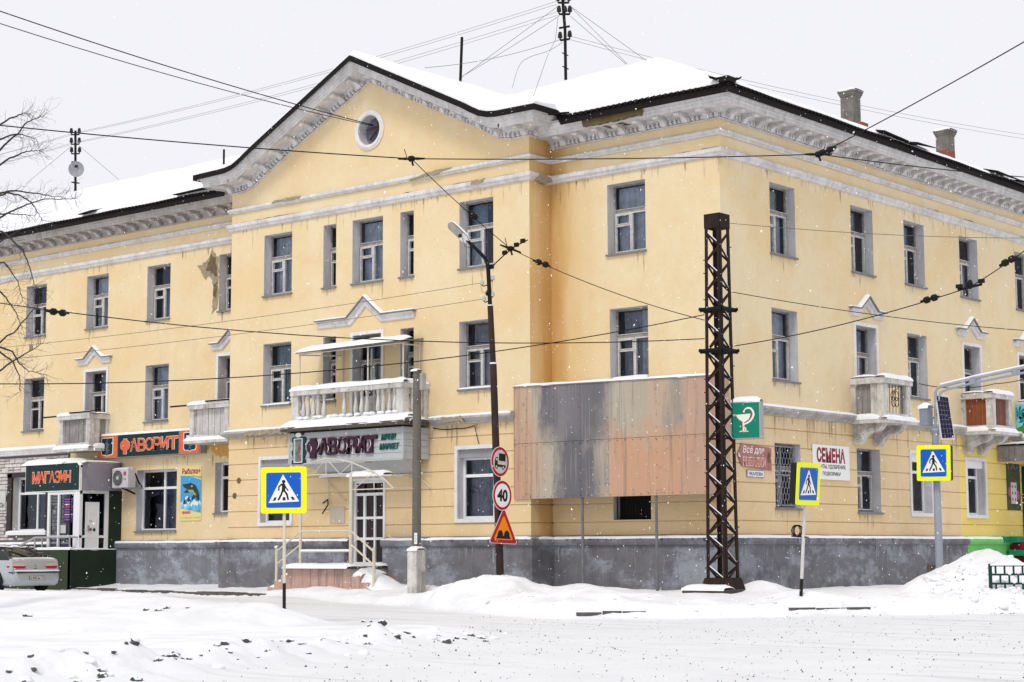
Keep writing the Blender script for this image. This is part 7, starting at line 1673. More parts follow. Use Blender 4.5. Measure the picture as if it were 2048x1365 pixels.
mb = MB(); n = 22; rr_ = .31; mb.v.append(tuple(dc + fw * .12))
for ring_ in (1, 2, 3):
    for k in range(n): a = 2 * math.pi * k / n; r = rr_ * ring_ / 3; mb.v.append(tuple(dc + fw * (.12 + .10 * (ring_ / 3) ** 2) + e1_ * r * math.cos(a) + e2_ * r * 1.08 * math.sin(a)))
for k in range(n): mb.f.append([0, 1 + k, 1 + (k + 1) % n]); mb.m.append(0)
for g in range(2):
    for k in range(n): mb.f.append([1 + g * n + k, 1 + (g + 1) * n + k, 1 + (g + 1) * n + (k + 1) % n, 1 + g * n + (k + 1) % n]); mb.m.append(0)
ds = mb.build('satellite_dish', GREYM, rm2, smooth=80)
mb = MB(); mb.tube([tuple(dc + fw * .2 - e2_ * .2), tuple(dc + fw * .55 - e2_ * .1)], .012, 5); p = dc + fw * .55 - e2_ * .1; mb.blob(tuple(p), .035, .035, .035, 7, 5); mb.build('feed_arm', GREYM, ds)
mb = MB(); p = dc + fw * .20 + e2_ * .12; mb.add([tuple(p + e1_ * a + e2_ * b) for a, b in ((-.06, -.05), (.06, -.05), (.06, .05), (-.06, .05))], [(0, 1, 2, 3)]); mb.build('dish_label', BLACK, ds)
rp = thing('roof_pole', 'bare black pole standing on the gable roof, short of the tall mast', 'pole', (5.93, 3.88, 15.4))
mb = MB(); mb.tube([(5.923, 3.874, 15.328), (5.965, 3.909, 16.813)], .045, 7); mb.build('shaft', BLACK, rp)
vs_ = thing('vent_stub', 'tiny dark vent stub poking out of the wing roof snow by the gable', 'vent', (-6.892, 5.500, 15.393))
mb = MB(); p = (-6.892, 5.500, 15.393); mb.tube([(p[0], p[1], p[2] - .5), (p[0], p[1], p[2] + .12)], .04, 6); mb.build('stub_pipe', BLACK, vs_)

# ------------------------------------------------------------------ wires
def wire(label, pts, r=.012, sag=0.0, mt=None, hw=(), group='overhead wires', n=14):
    mb = MB(); out = []
    sg = sag if isinstance(sag, (list, tuple)) else [sag] * (len(pts) - 1)
    for (a, b), s in zip(zip(pts[:-1], pts[1:]), sg):
        for k in range(n):
            t = k / n; out.append((a[0] + (b[0] - a[0]) * t, a[1] + (b[1] - a[1]) * t, a[2] + (b[2] - a[2]) * t - 4 * s * t * (1 - t)))
    out.append(pts[-1]); mb.tube(out, r, 4)
    t = thing('overhead_wire', label, 'wire', pts[0], 0, group); mb.build('cable', mt or WIREM, t)
    for kind, p, q in hw:
        p, q = Vector(p), Vector(q); d = (q - p).normalized(); mb = MB()
        if kind == 'ins':
            mb.tube([tuple(p), tuple(p + d * .1)], .03, 6)
            for k in range(2): c = p + d * (.16 + k * .2); mb.tube([tuple(c - d * .09), tuple(c - d * .04), tuple(c + d * .04), tuple(c + d * .09)], [.03, .075, .075, .03], 8)
            mb.tube([tuple(p), tuple(p + d * .5)], .018, 5)
        else:
            mb.blob(tuple(p), .09, .09, .065, 8, 5, .2)
            for s in (-1, 1): mb.tube([tuple(p + d * s * .1), tuple(p + d * s * .3)], [.035, .02], 6)
            mb.tube([tuple(p + Vector((0, 0, .03)) - d * .1), tuple(p + Vector((0, 0, .22)) - d * .16)], .012, 4); mb.tube([tuple(p), tuple(p + Vector((.05, 0, -.16)))], .025, 5)
        mb.build('insulator' if kind == 'ins' else 'clamp', BLACK if kind != 'rust' else RUST, t)
    return t
wire('upper of two black cables from the left edge into the round gable window', [(7.269, -13.961, 13.466), (5.85, .2, 13.42)], .014, .12)
wire('lower of two black cables from the left edge into the round gable window', [(7.246, -13.936, 13.178), (5.9, .2, 13.38)], .011, .15)
NA, NB = (14.499, -7.280, 9.927), (21.426, -1.410, 9.992)
wire('long span cable from the left edge to the wire joint over the gable wall', [(8.624, -14.969, 10.319), NA], .013, .06, None, [('node', NA, NB)])
wire('nearly level cable between the joint over the gable and the joint by the corner', [NA, NB], .012, .05)
wire('black cable dropping right from the corner joint across the side eave', [NB, (23.361, 8.063, 10.605)], .012, .06, None, [('node', NB, NA)])
wire('straight black cable rising from the corner joint to the upper right edge', [NB, (29.926, -7.425, 10.147)], .013, .05, None, [('ins', (21.885, -1.430, 10.079), NB)])
BRK = tuple(vpt(1022, 497)); MS = (18.251, -1.341, 6.539)
wire('slanting cable with insulators from the gable joint past the lamp to the mast', [NA, BRK, MS], .012, [.05, .14], None, [('ins', (14.401, -5.245, 9.030), BRK), ('ins', tuple(vpt(1068, 521)), MS), ('node', BRK, MS)])
wire('sagging cable with rusty insulator from the left edge to the mast', [(8.492, -14.508, 6.582), (18.246, -1.346, 6.106)], .011, .42, None, [('ins', (9.532, -13.326, 6.350), (10.397, -12.568, 6.197))])
wire('sagging plain cable from the left edge past the big balcony to the mast', [(8.352, -14.353, 4.793), (18.253, -1.340, 6.668)], .011, .46)
wire('thin wire from the upper lamp post insulator to the left', [tuple(vpt(962, 567)), (0.544, -9.355, 6.494)], .006, .12, mat('wire_brown', (.10, .085, .06), .6))
wire('thin wire from the lower lamp post insulator to the left', [tuple(vpt(966, 600)), (0.520, -9.328, 6.181)], .006, .12, mat('wire_brown', (.10, .085, .06), .6))
wire('thin wire from the top of the lattice mast to the right edge', [(18.793, -1.021, 8.805), (23.247, 8.188, 9.152)], .007, .12, mat('wire_dull', (.12, .10, .08), .6))
wire('wire from the lattice mast to the right edge past the door hoods', [(18.780, -1.032, 7.190), (23.055, 8.400, 6.706)], .009, .14)
HN = (25.107, -1.727, 6.598)
wire('insulated cable rising from the lattice mast to the upper right edge with hanger bar', [(18.807, -1.009, 5.916), HN, (28.471, -4.274, 7.382)], .011, [.12, .05], None, [('ins', (23.846, -1.453, 6.441), HN), ('ins', (26.046, -2.294, 6.879), (26.581, -2.521, 7.016))])
hb = thing('wire_hanger', 'short black hanger bar clamped on the cable over the side facade windows', 'bracket', HN)
mb = MB(); e = Vector((_r.x, _r.y, 0)); p = Vector(HN); mb.tube([tuple(p - e * .25 + Vector((0, 0, -.06))), tuple(p + e * .25 + Vector((0, 0, .06)))], .03, 6)
for s in (-.22, .24): c = p + e * s + Vector((0, 0, .06 + s * .24)); mb.box(c.x - .06, c.x + .06, c.y - .04, c.y + .04, c.z - .03, c.z + .05)
mb.blob(tuple(p + Vector((0, 0, .06))), .07, .07, .09, 7, 5, .2); mb.build('bar', BLACK, hb)
wire('loose black cable strung along the side facade between balcony and windows', [(17.500, 10.540, 5.914), (17.500, 13.419, 5.991), (17.500, 15.450, 6.249), (17.500, 17.981, 6.628)], .012, [.05, .03, .04])
wire('dark cable stapled along the wall below the corner string course', [(8.45, -.03, 4.55), (9.3, -.03, 4.5), (9.95, -.03, 4.55), (10.1, -.03, 4.05)], .012, .03)
for k, (a, b) in enumerate((((7.340, 6.839, 18.354), (-17.827, 6.883, 18.052)), ((7.340, 6.839, 18.257), (-17.673, 7.014, 18.051)), ((7.362, 6.858, 18.015), (-17.820, 6.890, 17.660)), ((7.362, 6.857, 17.902), (-17.666, 7.020, 17.659)))):
    wire('%s thin pale wire between the dish mast and the tall roof mast' % ('topmost', 'second highest', 'third highest', 'lowest')[k], [a, b, ((-21.277, 3.955, 16.773)[0] , (-21.277, 3.955, 16.773)[1], b[2] - 1.3)], .007, [.25, .02], WIREG, (), 'thin roof wires')
for k, (a, b) in enumerate((((7.657, 7.108, 17.224), (13.958, 30.813, 16.988)), ((7.656, 7.107, 17.111), (13.953, 30.809, 16.828)))): wire('%s of two thin pale wires from the tall roof mast over the chimneys' % ('upper', 'lower')[k], [a, b], .007, .3, WIREG, (), 'thin roof wires')
G = [('guy wire from the top of the tall mast to the bare roof pole', [(7.399, 6.889, 18.224), (5.953, 3.899, 15.561)], .0), ('guy wire from the second arm of the tall mast to the bare roof pole', [(7.398, 6.888, 17.885), (5.976, 3.919, 15.592)], .03),
     ('guy wire from the tall mast to the snowy hip on the right', [(7.627, 7.082, 18.223), (10.631, 7.027, 15.876)], .0), ('inner guy wire from the tall mast down to the ridge on the right', [(7.638, 7.092, 18.207), (9.924, 7.020, 15.895)], .0), ('guy wire from the second mast arm to the ridge on the right', [(7.660, 7.111, 17.868), (9.889, 6.991, 15.895)], .0),
     ('long guy wire from the third mast arm down to the gable roof snow', [(7.405, 6.894, 17.113), (6.086, 2.132, 15.469)], .15),
     ('looping cable from the tall mast down onto the roof snow', [(7.465, 6.945, 17.032), (7.192, 6.163, 16.547), (6.998, 5.668, 16.288), (7.066, 5.226, 15.868), (7.183, 4.825, 15.173)], [.05, -.02, -.06, .0]),
     ('cable hanging from the tall mast down to the eave snow', [(7.361, 6.857, 17.821), (7.525, 6.521, 17.008), (7.814, 5.767, 16.284), (8.143, 5.046, 15.483), (8.454, 4.310, 14.625)], .0),
     ('guy wire from the dish mast down to the left', [(-17.848, 6.866, 17.537), (-17.925, 4.801, 15.667)], .0), ('guy wire from the dish mast down to the right', [(-17.633, 7.048, 17.536), (-17.002, 8.584, 16.293)], .0)]
for l_, p_, s_ in G: wire(l_, p_, .007, s_, mat('wire_mid', (.10, .10, .11), .6), (), 'guy wires on the roof', 8)

# ------------------------------------------------------------------ bare tree at the left edge
TX, TY = (9.534, -15.378, 0.798)[:2]
tr_ = thing('bare_tree', 'bare dark tree reaching thin twigs in from the left edge', 'tree', (TX, TY, 0))
def tp(u, v, dd=0.0):
    p = Vector((10.692, -15.235, 6.278)); e = Vector((_r.x, _r.y, 0)); k = 36 / 3586.0
    base = Vector((TX, TY, 0)) + e * ((u + 95) * k); z = 1.2375 + (1101 - v) * k * 1.005
    return Vector((base.x + dd * .647, base.y - dd * .762, z))
limbs = [[(-95, 330), (-40, 285), (0, 241), (13, 219), (33, 208), (52, 203)], [(-95, 300), (-50, 240), (0, 207), (13, 201), (28, 202)], [(-95, 420), (-40, 320), (0, 293), (20, 284), (44, 281), (57, 283)], [(-95, 380), (-40, 262), (0, 246), (17, 247), (44, 257)],
         [(-95, 480), (-40, 375), (0, 368), (44, 372), (83, 379), (110, 382)], [(-95, 560), (-40, 435), (0, 411), (33, 397), (66, 386), (120, 385), (135, 384)], [(-95, 500), (-40, 385), (0, 378), (28, 384), (50, 397), (64, 419), (75, 436)], [(-95, 620), (-40, 490), (0, 463), (26, 450), (86, 436)],
         [(-95, 520), (-40, 415), (0, 413), (44, 417)], [(-95, 560), (-40, 440), (0, 462), (34, 496), (49, 530), (58, 564), (68, 579)], [(-95, 760), (-40, 690), (0, 655), (40, 605), (51, 602)], [(-95, 800), (-40, 680), (0, 693), (15, 718), (34, 733), (71, 741)],
         [(-95, 830), (-30, 740), (6, 711), (40, 690), (62, 676)], [(-95, 800), (-30, 690), (5, 715), (18, 745), (21, 776)], [(-95, 700), (-30, 560), (0, 590), (20, 620), (34, 650)], [(-95, 700), (-40, 520), (0, 520), (30, 560), (40, 600)]]
rd = random.Random(21); mbk = MB(); tw = MB(); ntw = [0]
mbk.tube([(TX, TY, -.3), (TX, TY, 2.5), (TX + .05, TY, 5), (TX, TY + .1, 8), (TX, TY, 10.2)], [.30, .24, .19, .12, .04], 9)
def twig(p, d, L, r, lev):
    n = max(2, int(L / .10)); pts = [p]; q = p.copy(); dd = d.copy()
    for k in range(n):
        dd = (dd + Vector((rd.uniform(-.25, .25), rd.uniform(-.25, .25), rd.uniform(-.2, .24)))).normalized(); q = q + dd * (L / n); pts.append(q.copy())
        if lev > 0 and rd.random() < .5:
            s = dd.cross(Vector((.647, -.762, 0)) + Vector((rd.uniform(-.6, .6), 0, rd.uniform(-.6, .6)))).normalized() * rd.choice((-1, 1)); twig(q, (dd * .7 + s * .8).normalized(), L * rd.uniform(.3, .6), r * .6, lev - 1)
    tw.tube([tuple(x) for x in pts], [r * (1 - .6 * i / n) for i in range(n + 1)], 3, cap=False); ntw[0] += 1
for li, L in enumerate(limbs):
    P = []; dz = rd.uniform(-.6, .6)
    for (a, b) in zip(L[:-1], L[1:]):
        for k in range(5): t = k / 5; P.append(tp(a[0] + (b[0] - a[0]) * t + rd.uniform(-1, 1), a[1] + (b[1] - a[1]) * t + rd.uniform(-1, 1), dz * min(1, (a[0] + 95) / 80)))
    P.append(tp(*L[-1], dz)); n = len(P)
    mbk.tube([tuple(p) for p in P], [.024 * (1 - i / n) ** 1.2 + .0055 for i in range(n)], 5)
    for i in range(5, n):
        for _ in range(2 if i > n - 6 else 1):
            d = (P[i] - P[i - 1]).normalized(); s = Vector((-d.z * .762, -d.z * .647, d.x * .762 + d.y * .647)) * rd.choice((-1, 1)) + Vector((rd.uniform(-.4, .4), rd.uniform(-.4, .4), 0)); twig(P[i], (d * .8 + s * .8).normalized(), rd.uniform(.15, .42), .0042, 2)
mbk.build('trunk', BARK, tr_, smooth=60); tw.build('crown', BARK, tr_, kind='stuff')

# ------------------------------------------------------------------ ground, road and snow banks (street axes: a across, b away from the crossing)
CG = (41.601, -35.768); E1 = (.7624, .6471); E2 = (-.6471, .7624)
def to_w(a, b): return CG[0] + a * E1[0] + b * E2[0], CG[1] + a * E1[1] + b * E2[1]
def seg_dist(A, B, pl):
    D = np.full(np.shape(A), 1e9); S_ = np.zeros(np.shape(A)); acc = 0.0; side = np.zeros(np.shape(A))
    for (x0, y0), (x1, y1) in zip(pl[:-1], pl[1:]):
        dx, dy = x1 - x0, y1 - y0; L2 = dx * dx + dy * dy; t = np.clip(((A - x0) * dx + (B - y0) * dy) / L2, 0, 1); d = np.hypot(A - x0 - t * dx, B - y0 - t * dy)
        m = d < D; D = np.where(m, d, D); S_ = np.where(m, acc + t * math.sqrt(L2), S_); side = np.where(m, np.sign(dx * (B - y0) - dy * (A - x0)), side); acc += math.sqrt(L2)
    return D, S_, side
def sst(x, a, b): t = np.clip((x - a) / (b - a), 0, 1); return t * t * (3 - 2 * t)
KERB = [(-30, 76.5), (-15.1, 59.5), (-7.4, 50.2), (-4.2, 46.8), (-2.2, 43.6), (-.6, 39.9), (1.0, 37.6), (3.5, 37.5), (8.0, 38.6), (20, 42)]
LANE = [(-30, 60), (-13, 46.0), (-8.0, 41.5), (-4.6, 38.0), (-3.4, 35.6), (-3.9, 33.8), (-5.5, 31.5), (-8, 30), (-12, 29), (-30, 27)]   # edge of the snow island
RIDGE = [(-9, 17.0), (-5.9, 20.3), (-4.7, 21.6), (-3.9, 23.9), (-3.0, 25.8), (-1.6, 28.9), (-.3, 30.2)]
def ground_h(A, B):
    A = np.asarray(A, float); B = np.asarray(B, float)
    n1 = fbm(A * .55, B * .55, 3, 1) - .45; n2 = fbm(A * 1.9, B * 1.9, 4, 2) - .45; n3 = fbm(A * 6, B * 6, 3, 4) - .45
    road = -.27 + .012 * (B - 20) * (B > 20) * .5 + .012 * n2
    v_ = B - .07 * A; road = road - .020 * np.abs(fbm(A * .25, v_ * 3.0, 3, 12) - .45)
    road = np.where(B > 38, -.16 + .009 * (B - 38), road)
    dk, sk, side = seg_dist(A, B, KERB); inside = side > 0
    sd = np.where(inside, dk, -dk)
    walk = .10 + .15 * sst(sd, .0, 3.0) + .05 * n1 + .10 * n2 + .03 * n3
    h = road + (walk - road) * sst(sd, -.22 - .25 * (n2 + .2), .08)
    # swept ridge along the pavement edge in front of the bay
    h += np.exp(-((sd - 1.3) / 1.0) ** 2) * sst(A, -4.2, -2.5) * (1 - sst(A, 2.0, 5.0)) * (.15 + .3 * n2 + .06 * n3) * inside
    h += (1 + .8 * n2 + .35 * n3) * .27 * np.exp(-(((A + 1.25) / 1.0) ** 2 + ((B - 43.2) / .8) ** 2)) + .22 * np.exp(-(((A + .1) / .8) ** 2 + ((B - 43.0) / .7) ** 2)) + .18 * np.exp(-(((A - 1.7) / .9) ** 2 + ((B - 43.2) / .7) ** 2))
    h += np.exp(-((sd - .9) / .9) ** 2) * sst(A, 4.5, 6.5) * (.10 + .16 * n2) * inside
    h += .26 * np.exp(-(((A - 5.75) / .65) ** 2 + ((B - 41.9) / .6) ** 2))
    h += .16 * np.exp(-(((A - 6.3) / .8) ** 2 + ((B - 38.6) / .6) ** 2))
    h += .13 * np.exp(-(((A + 5.5) / 2.2) ** 2 + ((B - 48.6) / 1.2) ** 2)) * (1 + 1.2 * n2)
    # big heap on the right
    r = np.hypot((A - 11.1) / 2.2, (B - 42.2) / 1.9); hp = 1.02 * np.clip(1 - r, 0, 1) ** .9 * (1 + .25 * n2) + .07 * n3 * (r < 1.15)
    r2 = np.hypot((A - 12.5) / 3.0, (B - 40.6) / 1.6); hp = np.maximum(hp, .20 * np.clip(1 - r2, 0, 1) * (1 + .5 * n2)); h = h + hp
    # snow island on the left
    dl, sl_, sidel = seg_dist(A, B, LANE); ins = sidel < 0; si = np.where(ins, dl, -dl)
    isl = sst(si, -.25, 1.6)
    crest = np.exp(-((B - (40.0 + .55 * (A < -8) * (-8 - A))) / 3.2) ** 2)
    hi = .02 + .34 * crest * sst(-A, 3.4, 6.0) + .22 * np.exp(-(((A + 4.6) / 1.5) ** 2 + ((B - 35.6) / 1.6) ** 2)) + .14 * n1 + .06 * n2 + .01 * n3
    hi += .10 * np.exp(-(((A + 6.3) / 1.2) ** 2 + ((B - 33) / 1.0) ** 2))
    h = np.maximum(h, h + (hi - h) * isl)
    # flat snow between island and ploughed ridge, and the ridge itself
    dr, sr, sider = seg_dist(A, B, RIDGE); w_ = sider > 0; sr_ = np.where(w_, dr, -dr)
    flat_ = sst(sr_, -.6, .4) * (B < 34) * (1 - sst(A, -2.2, .3)) 
    h = np.maximum(h, h + ((-.14 + .07 * n1 + .03 * n2) - h) * flat_)
    tip = 1 - sst(A, -1.6, -.2)
    h += np.exp(-((sr_ + .05) / .62) ** 2) * (.10 + .55 * np.clip(n2 + .08, 0, 1) + .12 * n3) * tip
    return h
as_ = np.concatenate([np.arange(-26, -15, .5), np.arange(-15, 15.01, .11), np.arange(15.5, 24, .5)])
bs_ = np.concatenate([np.arange(10, 16, .4), np.arange(16, 46, .11), np.arange(46, 66, .25)])
A_, B_ = np.meshgrid(as_, bs_, indexing='ij'); H_ = ground_h(A_, B_)
dk_, _, sd_k = seg_dist(A_, B_, KERB); dl_, _, sd_l = seg_dist(A_, B_, LANE); dr_, _, sd_r = seg_dist(A_, B_, RIDGE)
roadm = (sd_k < 0) & ~((sd_l < 0)) & ~((sd_r > 0) & (B_ < 33.5) & (A_ < -1.2)) & (H_ < -.02)
cell = roadm[:-1, :-1] & roadm[1:, 1:]
pk_ = sst(np.where(sd_k < 0, dk_, -dk_), -.15, .75) * sst(np.where(sd_l >= 0, dl_, -dl_), -.5, .5) * (1 - sst(np.where(sd_r > 0, dr_, -dr_), -.7, .3) * (B_ < 33.5) * (1 - sst(A_, -1.6, -.1)))
X_, Y_ = CG[0] + A_ * E1[0] + B_ * E2[0], CG[1] + A_ * E1[1] + B_ * E2[1]
def grid_obj(name, sel, mt):
    ii, jj = np.nonzero(sel); nb = len(bs_); ids = np.stack([ii * nb + jj, (ii + 1) * nb + jj, (ii + 1) * nb + jj + 1, ii * nb + jj + 1], 1)
    u, inv = np.unique(ids, return_inverse=True); inv = inv.reshape(ids.shape)
    V_ = np.stack([X_.ravel()[u], Y_.ravel()[u], H_.ravel()[u]], 1)
    me = bpy.data.meshes.new(name); me.from_pydata(V_.tolist(), [], inv.tolist()); me.materials.append(mt); at_ = me.attributes.new('packed', 'FLOAT', 'POINT'); at_.data.foreach_set('value', pk_.ravel()[u].astype(np.float32))
    me.polygons.foreach_set('use_smooth', [True] * len(ids)); me.update(); ob = bpy.data.objects.new(name, me); COL.objects.link(ob); ob['kind'] = 'structure'; return ob
ROADM = mat('packed_snow_road', (.74, .75, .765), .6, (.65, .66, .67), .6, .8, bump=.3, bscale=11)
GSNOW = mat('ground_snow', (.83, .84, .865), .6, (.74, .745, .76), .45, 1.1, bump=.4, bscale=10, spots=.10, spot_col=(.42, .41, .41), spot_scale=7)
# tyre streaks on the road
n_ = ROADM.node_tree.nodes; l_ = ROADM.node_tree.links; b_ = n_['Principled BSDF']; src = b_.inputs['Base Color'].links[0].from_socket
tc = n_.new('ShaderNodeTexCoord'); mp = n_.new('ShaderNodeMapping'); mp.inputs['Rotation'].default_value = (0, 0, -math.atan2(E1[1], E1[0]) - R(4)); mp.inputs['Scale'].default_value = (.16, 2.0, 1); l_.new(tc.outputs['Object'], mp.inputs[0])
no = n_.new('ShaderNodeTexNoise'); no.inputs['Scale'].default_value = 1.3; no.inputs['Detail'].default_value = 5; l_.new(mp.outputs[0], no.inputs['Vector'])
mr = n_.new('ShaderNodeMapRange'); mr.inputs[1].default_value = .56; mr.inputs[2].default_value = .70; mr.inputs[4].default_value = .5; l_.new(no.outputs[0], mr.inputs[0])
mx_ = n_.new('ShaderNodeMix'); mx_.data_type = 'RGBA'; l_.new(mr.outputs[0], mx_.inputs[0]); l_.new(src, mx_.inputs[6]); mx_.inputs[7].default_value = (.47, .475, .49, 1); ga_ = n_.new('ShaderNodeAttribute'); ga_.attribute_name = 'packed'
sn_ = n_.new('ShaderNodeTexNoise'); sn_.inputs['Scale'].default_value = 1.1; sn_.inputs['Detail'].default_value = 6; l_.new(tc.outputs['Object'], sn_.inputs['Vector'])
sc_ = n_.new('ShaderNodeValToRGB'); l_.new(sn_.outputs[0], sc_.inputs[0]); sc_.color_ramp.elements[0].position = .35; sc_.color_ramp.elements[0].color = (.74, .745, .765, 1); sc_.color_ramp.elements[1].position = .6; sc_.color_ramp.elements[1].color = (.84, .85, .87, 1)
sp2 = n_.new('ShaderNodeTexNoise'); sp2.inputs['Scale'].default_value = 6; sp2.inputs['Detail'].default_value = 8; l_.new(tc.outputs['Object'], sp2.inputs['Vector'])
mr2 = n_.new('ShaderNodeMapRange'); mr2.inputs[1].default_value = .62; mr2.inputs[2].default_value = .70; mr2.inputs[4].default_value = .25; l_.new(sp2.outputs[0], mr2.inputs[0])
m2_ = n_.new('ShaderNodeMix'); m2_.data_type = 'RGBA'; l_.new(mr2.outputs[0], m2_.inputs[0]); l_.new(sc_.outputs[0], m2_.inputs[6]); m2_.inputs[7].default_value = (.45, .44, .44, 1)
m3_ = n_.new('ShaderNodeMix'); m3_.data_type = 'RGBA'; l_.new(ga_.outputs['Fac'], m3_.inputs[0]); l_.new(m2_.outputs[2], m3_.inputs[6]); l_.new(mx_.outputs[2], m3_.inputs[7]); l_.new(m3_.outputs[2], b_.inputs['Base Color'])
grid_obj('snow_ground', ~cell, ROADM); grid_obj('road', cell, ROADM)
mb = MB(); mb.quad((-700, -700, -.62), (700, -700, -.62), (700, 700, -.62), (-700, 700, -.62)); struct(mb.build('ground', GSNOW))
# kerb stones showing through the snow
kb = struct(bpy.data.objects.new('kerb', None)); COL.objects.link(kb)
def kerb_run(s0, s1, step, lift, seed):
    rd = random.Random(seed); s = s0
    while s < s1:
        L = step * rd.uniform(.8, 1.1); acc = 0
        for (x0, y0), (x1, y1) in zip(KERB[:-1], KERB[1:]):
            l = math.hypot(x1 - x0, y1 - y0)
            if acc <= s < acc + l:
                t = (s - acc) / l; p = to_w(x0 + (x1 - x0) * t, y0 + (y1 - y0) * t); d = Vector((E1[0] * (x1 - x0) + E2[0] * (y1 - y0), E1[1] * (x1 - x0) + E2[1] * (y1 - y0), 0)).normalized()
                F = frame((p[0], p[1], 0), tuple(d), (d.y, -d.x, 0)); mb = MB(F); e = rd.uniform(-.02, .02); z1 = lift + rd.uniform(-.02, .02)
                mb.add([(.01, -.4, .16 + e), (L - .01, -.4, .16), (L - .01, z1, .14), (.01, z1, .14 + e), (.01, z1, -.1), (L - .01, z1, -.1)], [(0, 1, 2, 3), (3, 2, 5, 4), (0, 3, 4), (1, 5, 2)]); mb.build('kerb_stone', KERBM, kb); break
            acc += l
        s += L
cum = [0]
for (x0, y0), (x1, y1) in zip(KERB[:-1], KERB[1:]): cum.append(cum[-1] + math.hypot(x1 - x0, y1 - y0))
kerb_run(cum[1] - 1, cum[2] + .5, .95, .10, 1); kerb_run(cum[6] + .3, cum[6] + 1.5, .5, -.02, 2); kerb_run(cum[7] + 2.3, cum[7] + 3.6, .7, .03, 3)
# dirty clods thrown up by the plough
rd = random.Random(9); mb = MB(); capb = MB()
def clod(a, b, r, sd):
    x, y = to_w(a, b); z = float(ground_h(a, b)); q1, q2 = r * rd.uniform(1.0, 1.5), r * rd.uniform(.9, 1.3); mb.blob((x, y, z - r * .1), q1, q2, r * .75, 9, 6, .32, 0, sd); capb.blob((x - .647 * r * .55, y + .762 * r * .55, z + r * .30), q1 * 1.15, q2 * 1.1, r * .6, 9, 6, .2, 0, sd + 7)
for k in range(90):
    t = rd.random() * .93; i = min(5, int(t * 6)); u = t * 6 - i; a = RIDGE[i][0] + (RIDGE[i + 1][0] - RIDGE[i][0]) * u; b = RIDGE[i][1] + (RIDGE[i + 1][1] - RIDGE[i][1]) * u
    clod(a + rd.gauss(0.05, .25), b + rd.gauss(-.25, .35), rd.uniform(.018, .062) * (1 if rd.random() < .85 else 1.5), k)
for a, b in ((-7.3, 36.0), (-7.0, 35.8), (-6.9, 36.1), (-6.4, 35.7), (-3.0, 36.2), (-2.85, 36.3), (-8.9, 33.2)): clod(a, b, rd.uniform(.04, .08), int(b * 10))
mb.build('snow_clods', CLOD, None, smooth=80, kind='stuff')
mb = capb
for k in range(40):
    t = rd.random(); i = min(5, int(t * 6)); u = t * 6 - i; a = RIDGE[i][0] + (RIDGE[i + 1][0] - RIDGE[i][0]) * u + rd.gauss(0, .6); b = RIDGE[i][1] + (RIDGE[i + 1][1] - RIDGE[i][1]) * u + rd.gauss(.2, .6); r = rd.uniform(.03, .09); x, y = to_w(a, b); mb.blob((x, y, float(ground_h(a, b)) + .0), r * 1.3, r * 1.2, r * .6, 8, 5, .25, 0, k)
for k in range(120):
    a = rd.uniform(9.4, 14); b = rd.uniform(39.2, 42); r = rd.uniform(.03, .10); x, y = to_w(a, b); mb.blob((x, y, float(ground_h(a, b))), r * 1.3, r * 1.2, r * .7, 7, 5, .25, 0, k)
for k in range(70):
    s = rd.uniform(cum[5], cum[8]); 
    for j in range(len(cum) - 1):
        if cum[j] <= s < cum[j + 1]:
            t = (s - cum[j]) / (cum[j + 1] - cum[j]); a = KERB[j][0] + (KERB[j + 1][0] - KERB[j][0]) * t + rd.gauss(0, .3); b = KERB[j][1] + (KERB[j + 1][1] - KERB[j][1]) * t + rd.uniform(-.25, 1.2)
            r = rd.uniform(.015, .05); x, y = to_w(a, b); mb.blob((x, y, float(ground_h(a, b))), r * 1.4, r * 1.2, r * .6, 7, 5, .25, 0, k)
mb.build('snow_lumps', SNOW, None, smooth=80, kind='stuff')
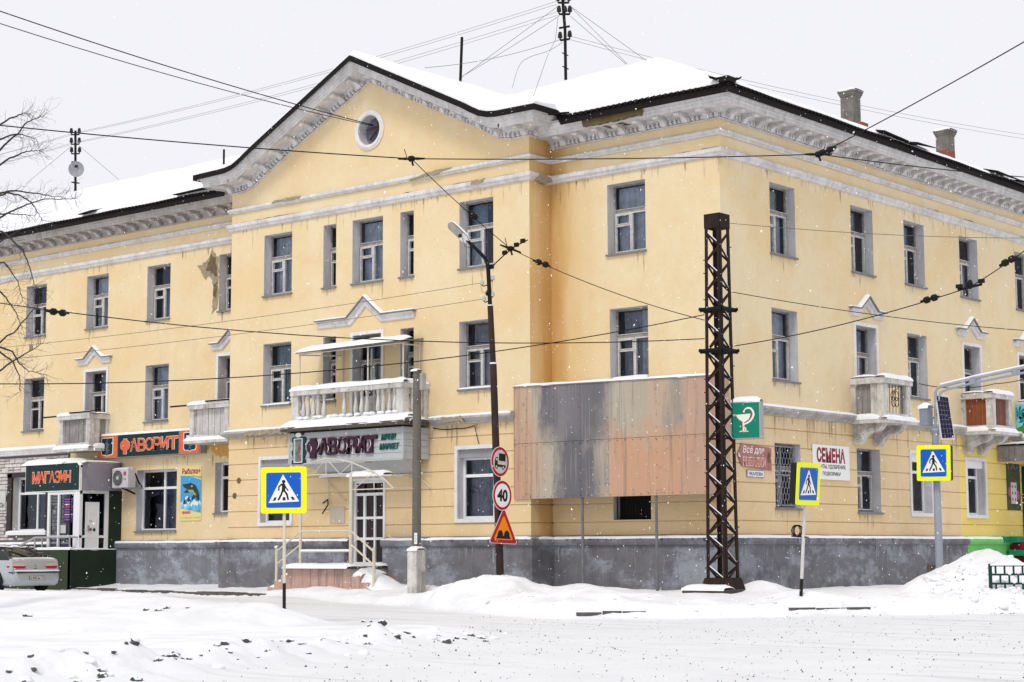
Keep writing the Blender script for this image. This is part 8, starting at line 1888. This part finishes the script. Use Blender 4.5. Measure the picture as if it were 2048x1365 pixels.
# soil and dirt patches low on the heap, grit on the road
mb = MB(); rg = np.random.RandomState(5)
ga = rg.uniform(-9, 11, 9000); gb = 17.5 + 22 * rg.uniform(0, 1, 9000) ** 1.1; dens_ = fbm(ga * .5, gb * .9, 3, 6)
gk, _, gs_ = seg_dist(ga, gb, KERB); gl, _, gls = seg_dist(ga, gb, LANE); gr, _, grs = seg_dist(ga, gb, RIDGE)
ok = (gs_ < 0) & (gls >= 0) & ~((grs > 0) & (ga < -1)) & (dens_ > .44 + .25 * rg.uniform(-1, 1, 9000)); ga, gb = ga[ok][:1900], gb[ok][:1900]; gz = ground_h(ga, gb); gs2_ = rg.gamma(2.0, .0028, len(ga)) + .003
for a, b, z, s in zip(ga, gb, gz, gs2_):
    x, y = to_w(a, b); q = rg.uniform(0, 6)
    mb.add([(x + s * math.cos(q), y + s * math.sin(q), z), (x + s * math.cos(q + 2.1), y + s * math.sin(q + 2.1), z), (x + s * math.cos(q + 4.2), y + s * math.sin(q + 4.2), z), (x, y, z + s * 1.3)], [(0, 1, 3), (1, 2, 3), (2, 0, 3)])
for k in range(420):
    a, b = rg.uniform(9, 14.5), rg.uniform(38.6, 41.4); x, y = to_w(a, b); z = float(ground_h(a, b)); s = rg.gamma(2, .0035) + .004; q = rg.uniform(0, 6)
    mb.add([(x + s * math.cos(q), y + s * math.sin(q), z), (x + s * math.cos(q + 2.1), y + s * math.sin(q + 2.1), z), (x + s * math.cos(q + 4.2), y + s * math.sin(q + 4.2), z), (x, y, z + s * 1.3)], [(0, 1, 3), (1, 2, 3), (2, 0, 3)])
mb.build('road_grit', GRIT, None, kind='stuff')

# ------------------------------------------------------------------ falling snow
mb = MB(); rg = np.random.RandomState(8); n = 6000
b = 10 + 37 * rg.uniform(0, 1, n) ** .7; a = rg.uniform(-.30, .30, n) * b; z = 1.2 + rg.uniform(-.09, .33, n) * b; r = (.0028 + rg.gamma(1.6, .0007, n)) * (1 + b / 45)
for i in range(n):
    x, y = to_w(a[i], b[i])
    if z[i] < .2 or (y > -.9 and x < 17.5) or (x < 18.4 and y > -1.6): continue
    s = r[i]; t = s * rg.uniform(.8, 1.5); dx = rg.uniform(-.5, .5) * t
    mb.add([(x + s, y, z[i]), (x, y + s, z[i]), (x - s, y, z[i]), (x, y - s, z[i]), (x + dx, y, z[i] + t), (x - dx, y, z[i] - t)], [(0, 1, 4), (1, 2, 4), (2, 3, 4), (3, 0, 4), (1, 0, 5), (2, 1, 5), (3, 2, 5), (0, 3, 5)])
mb.build('falling_snow', mat('snowflake', (.92, .92, .94), .6), None, kind='stuff')
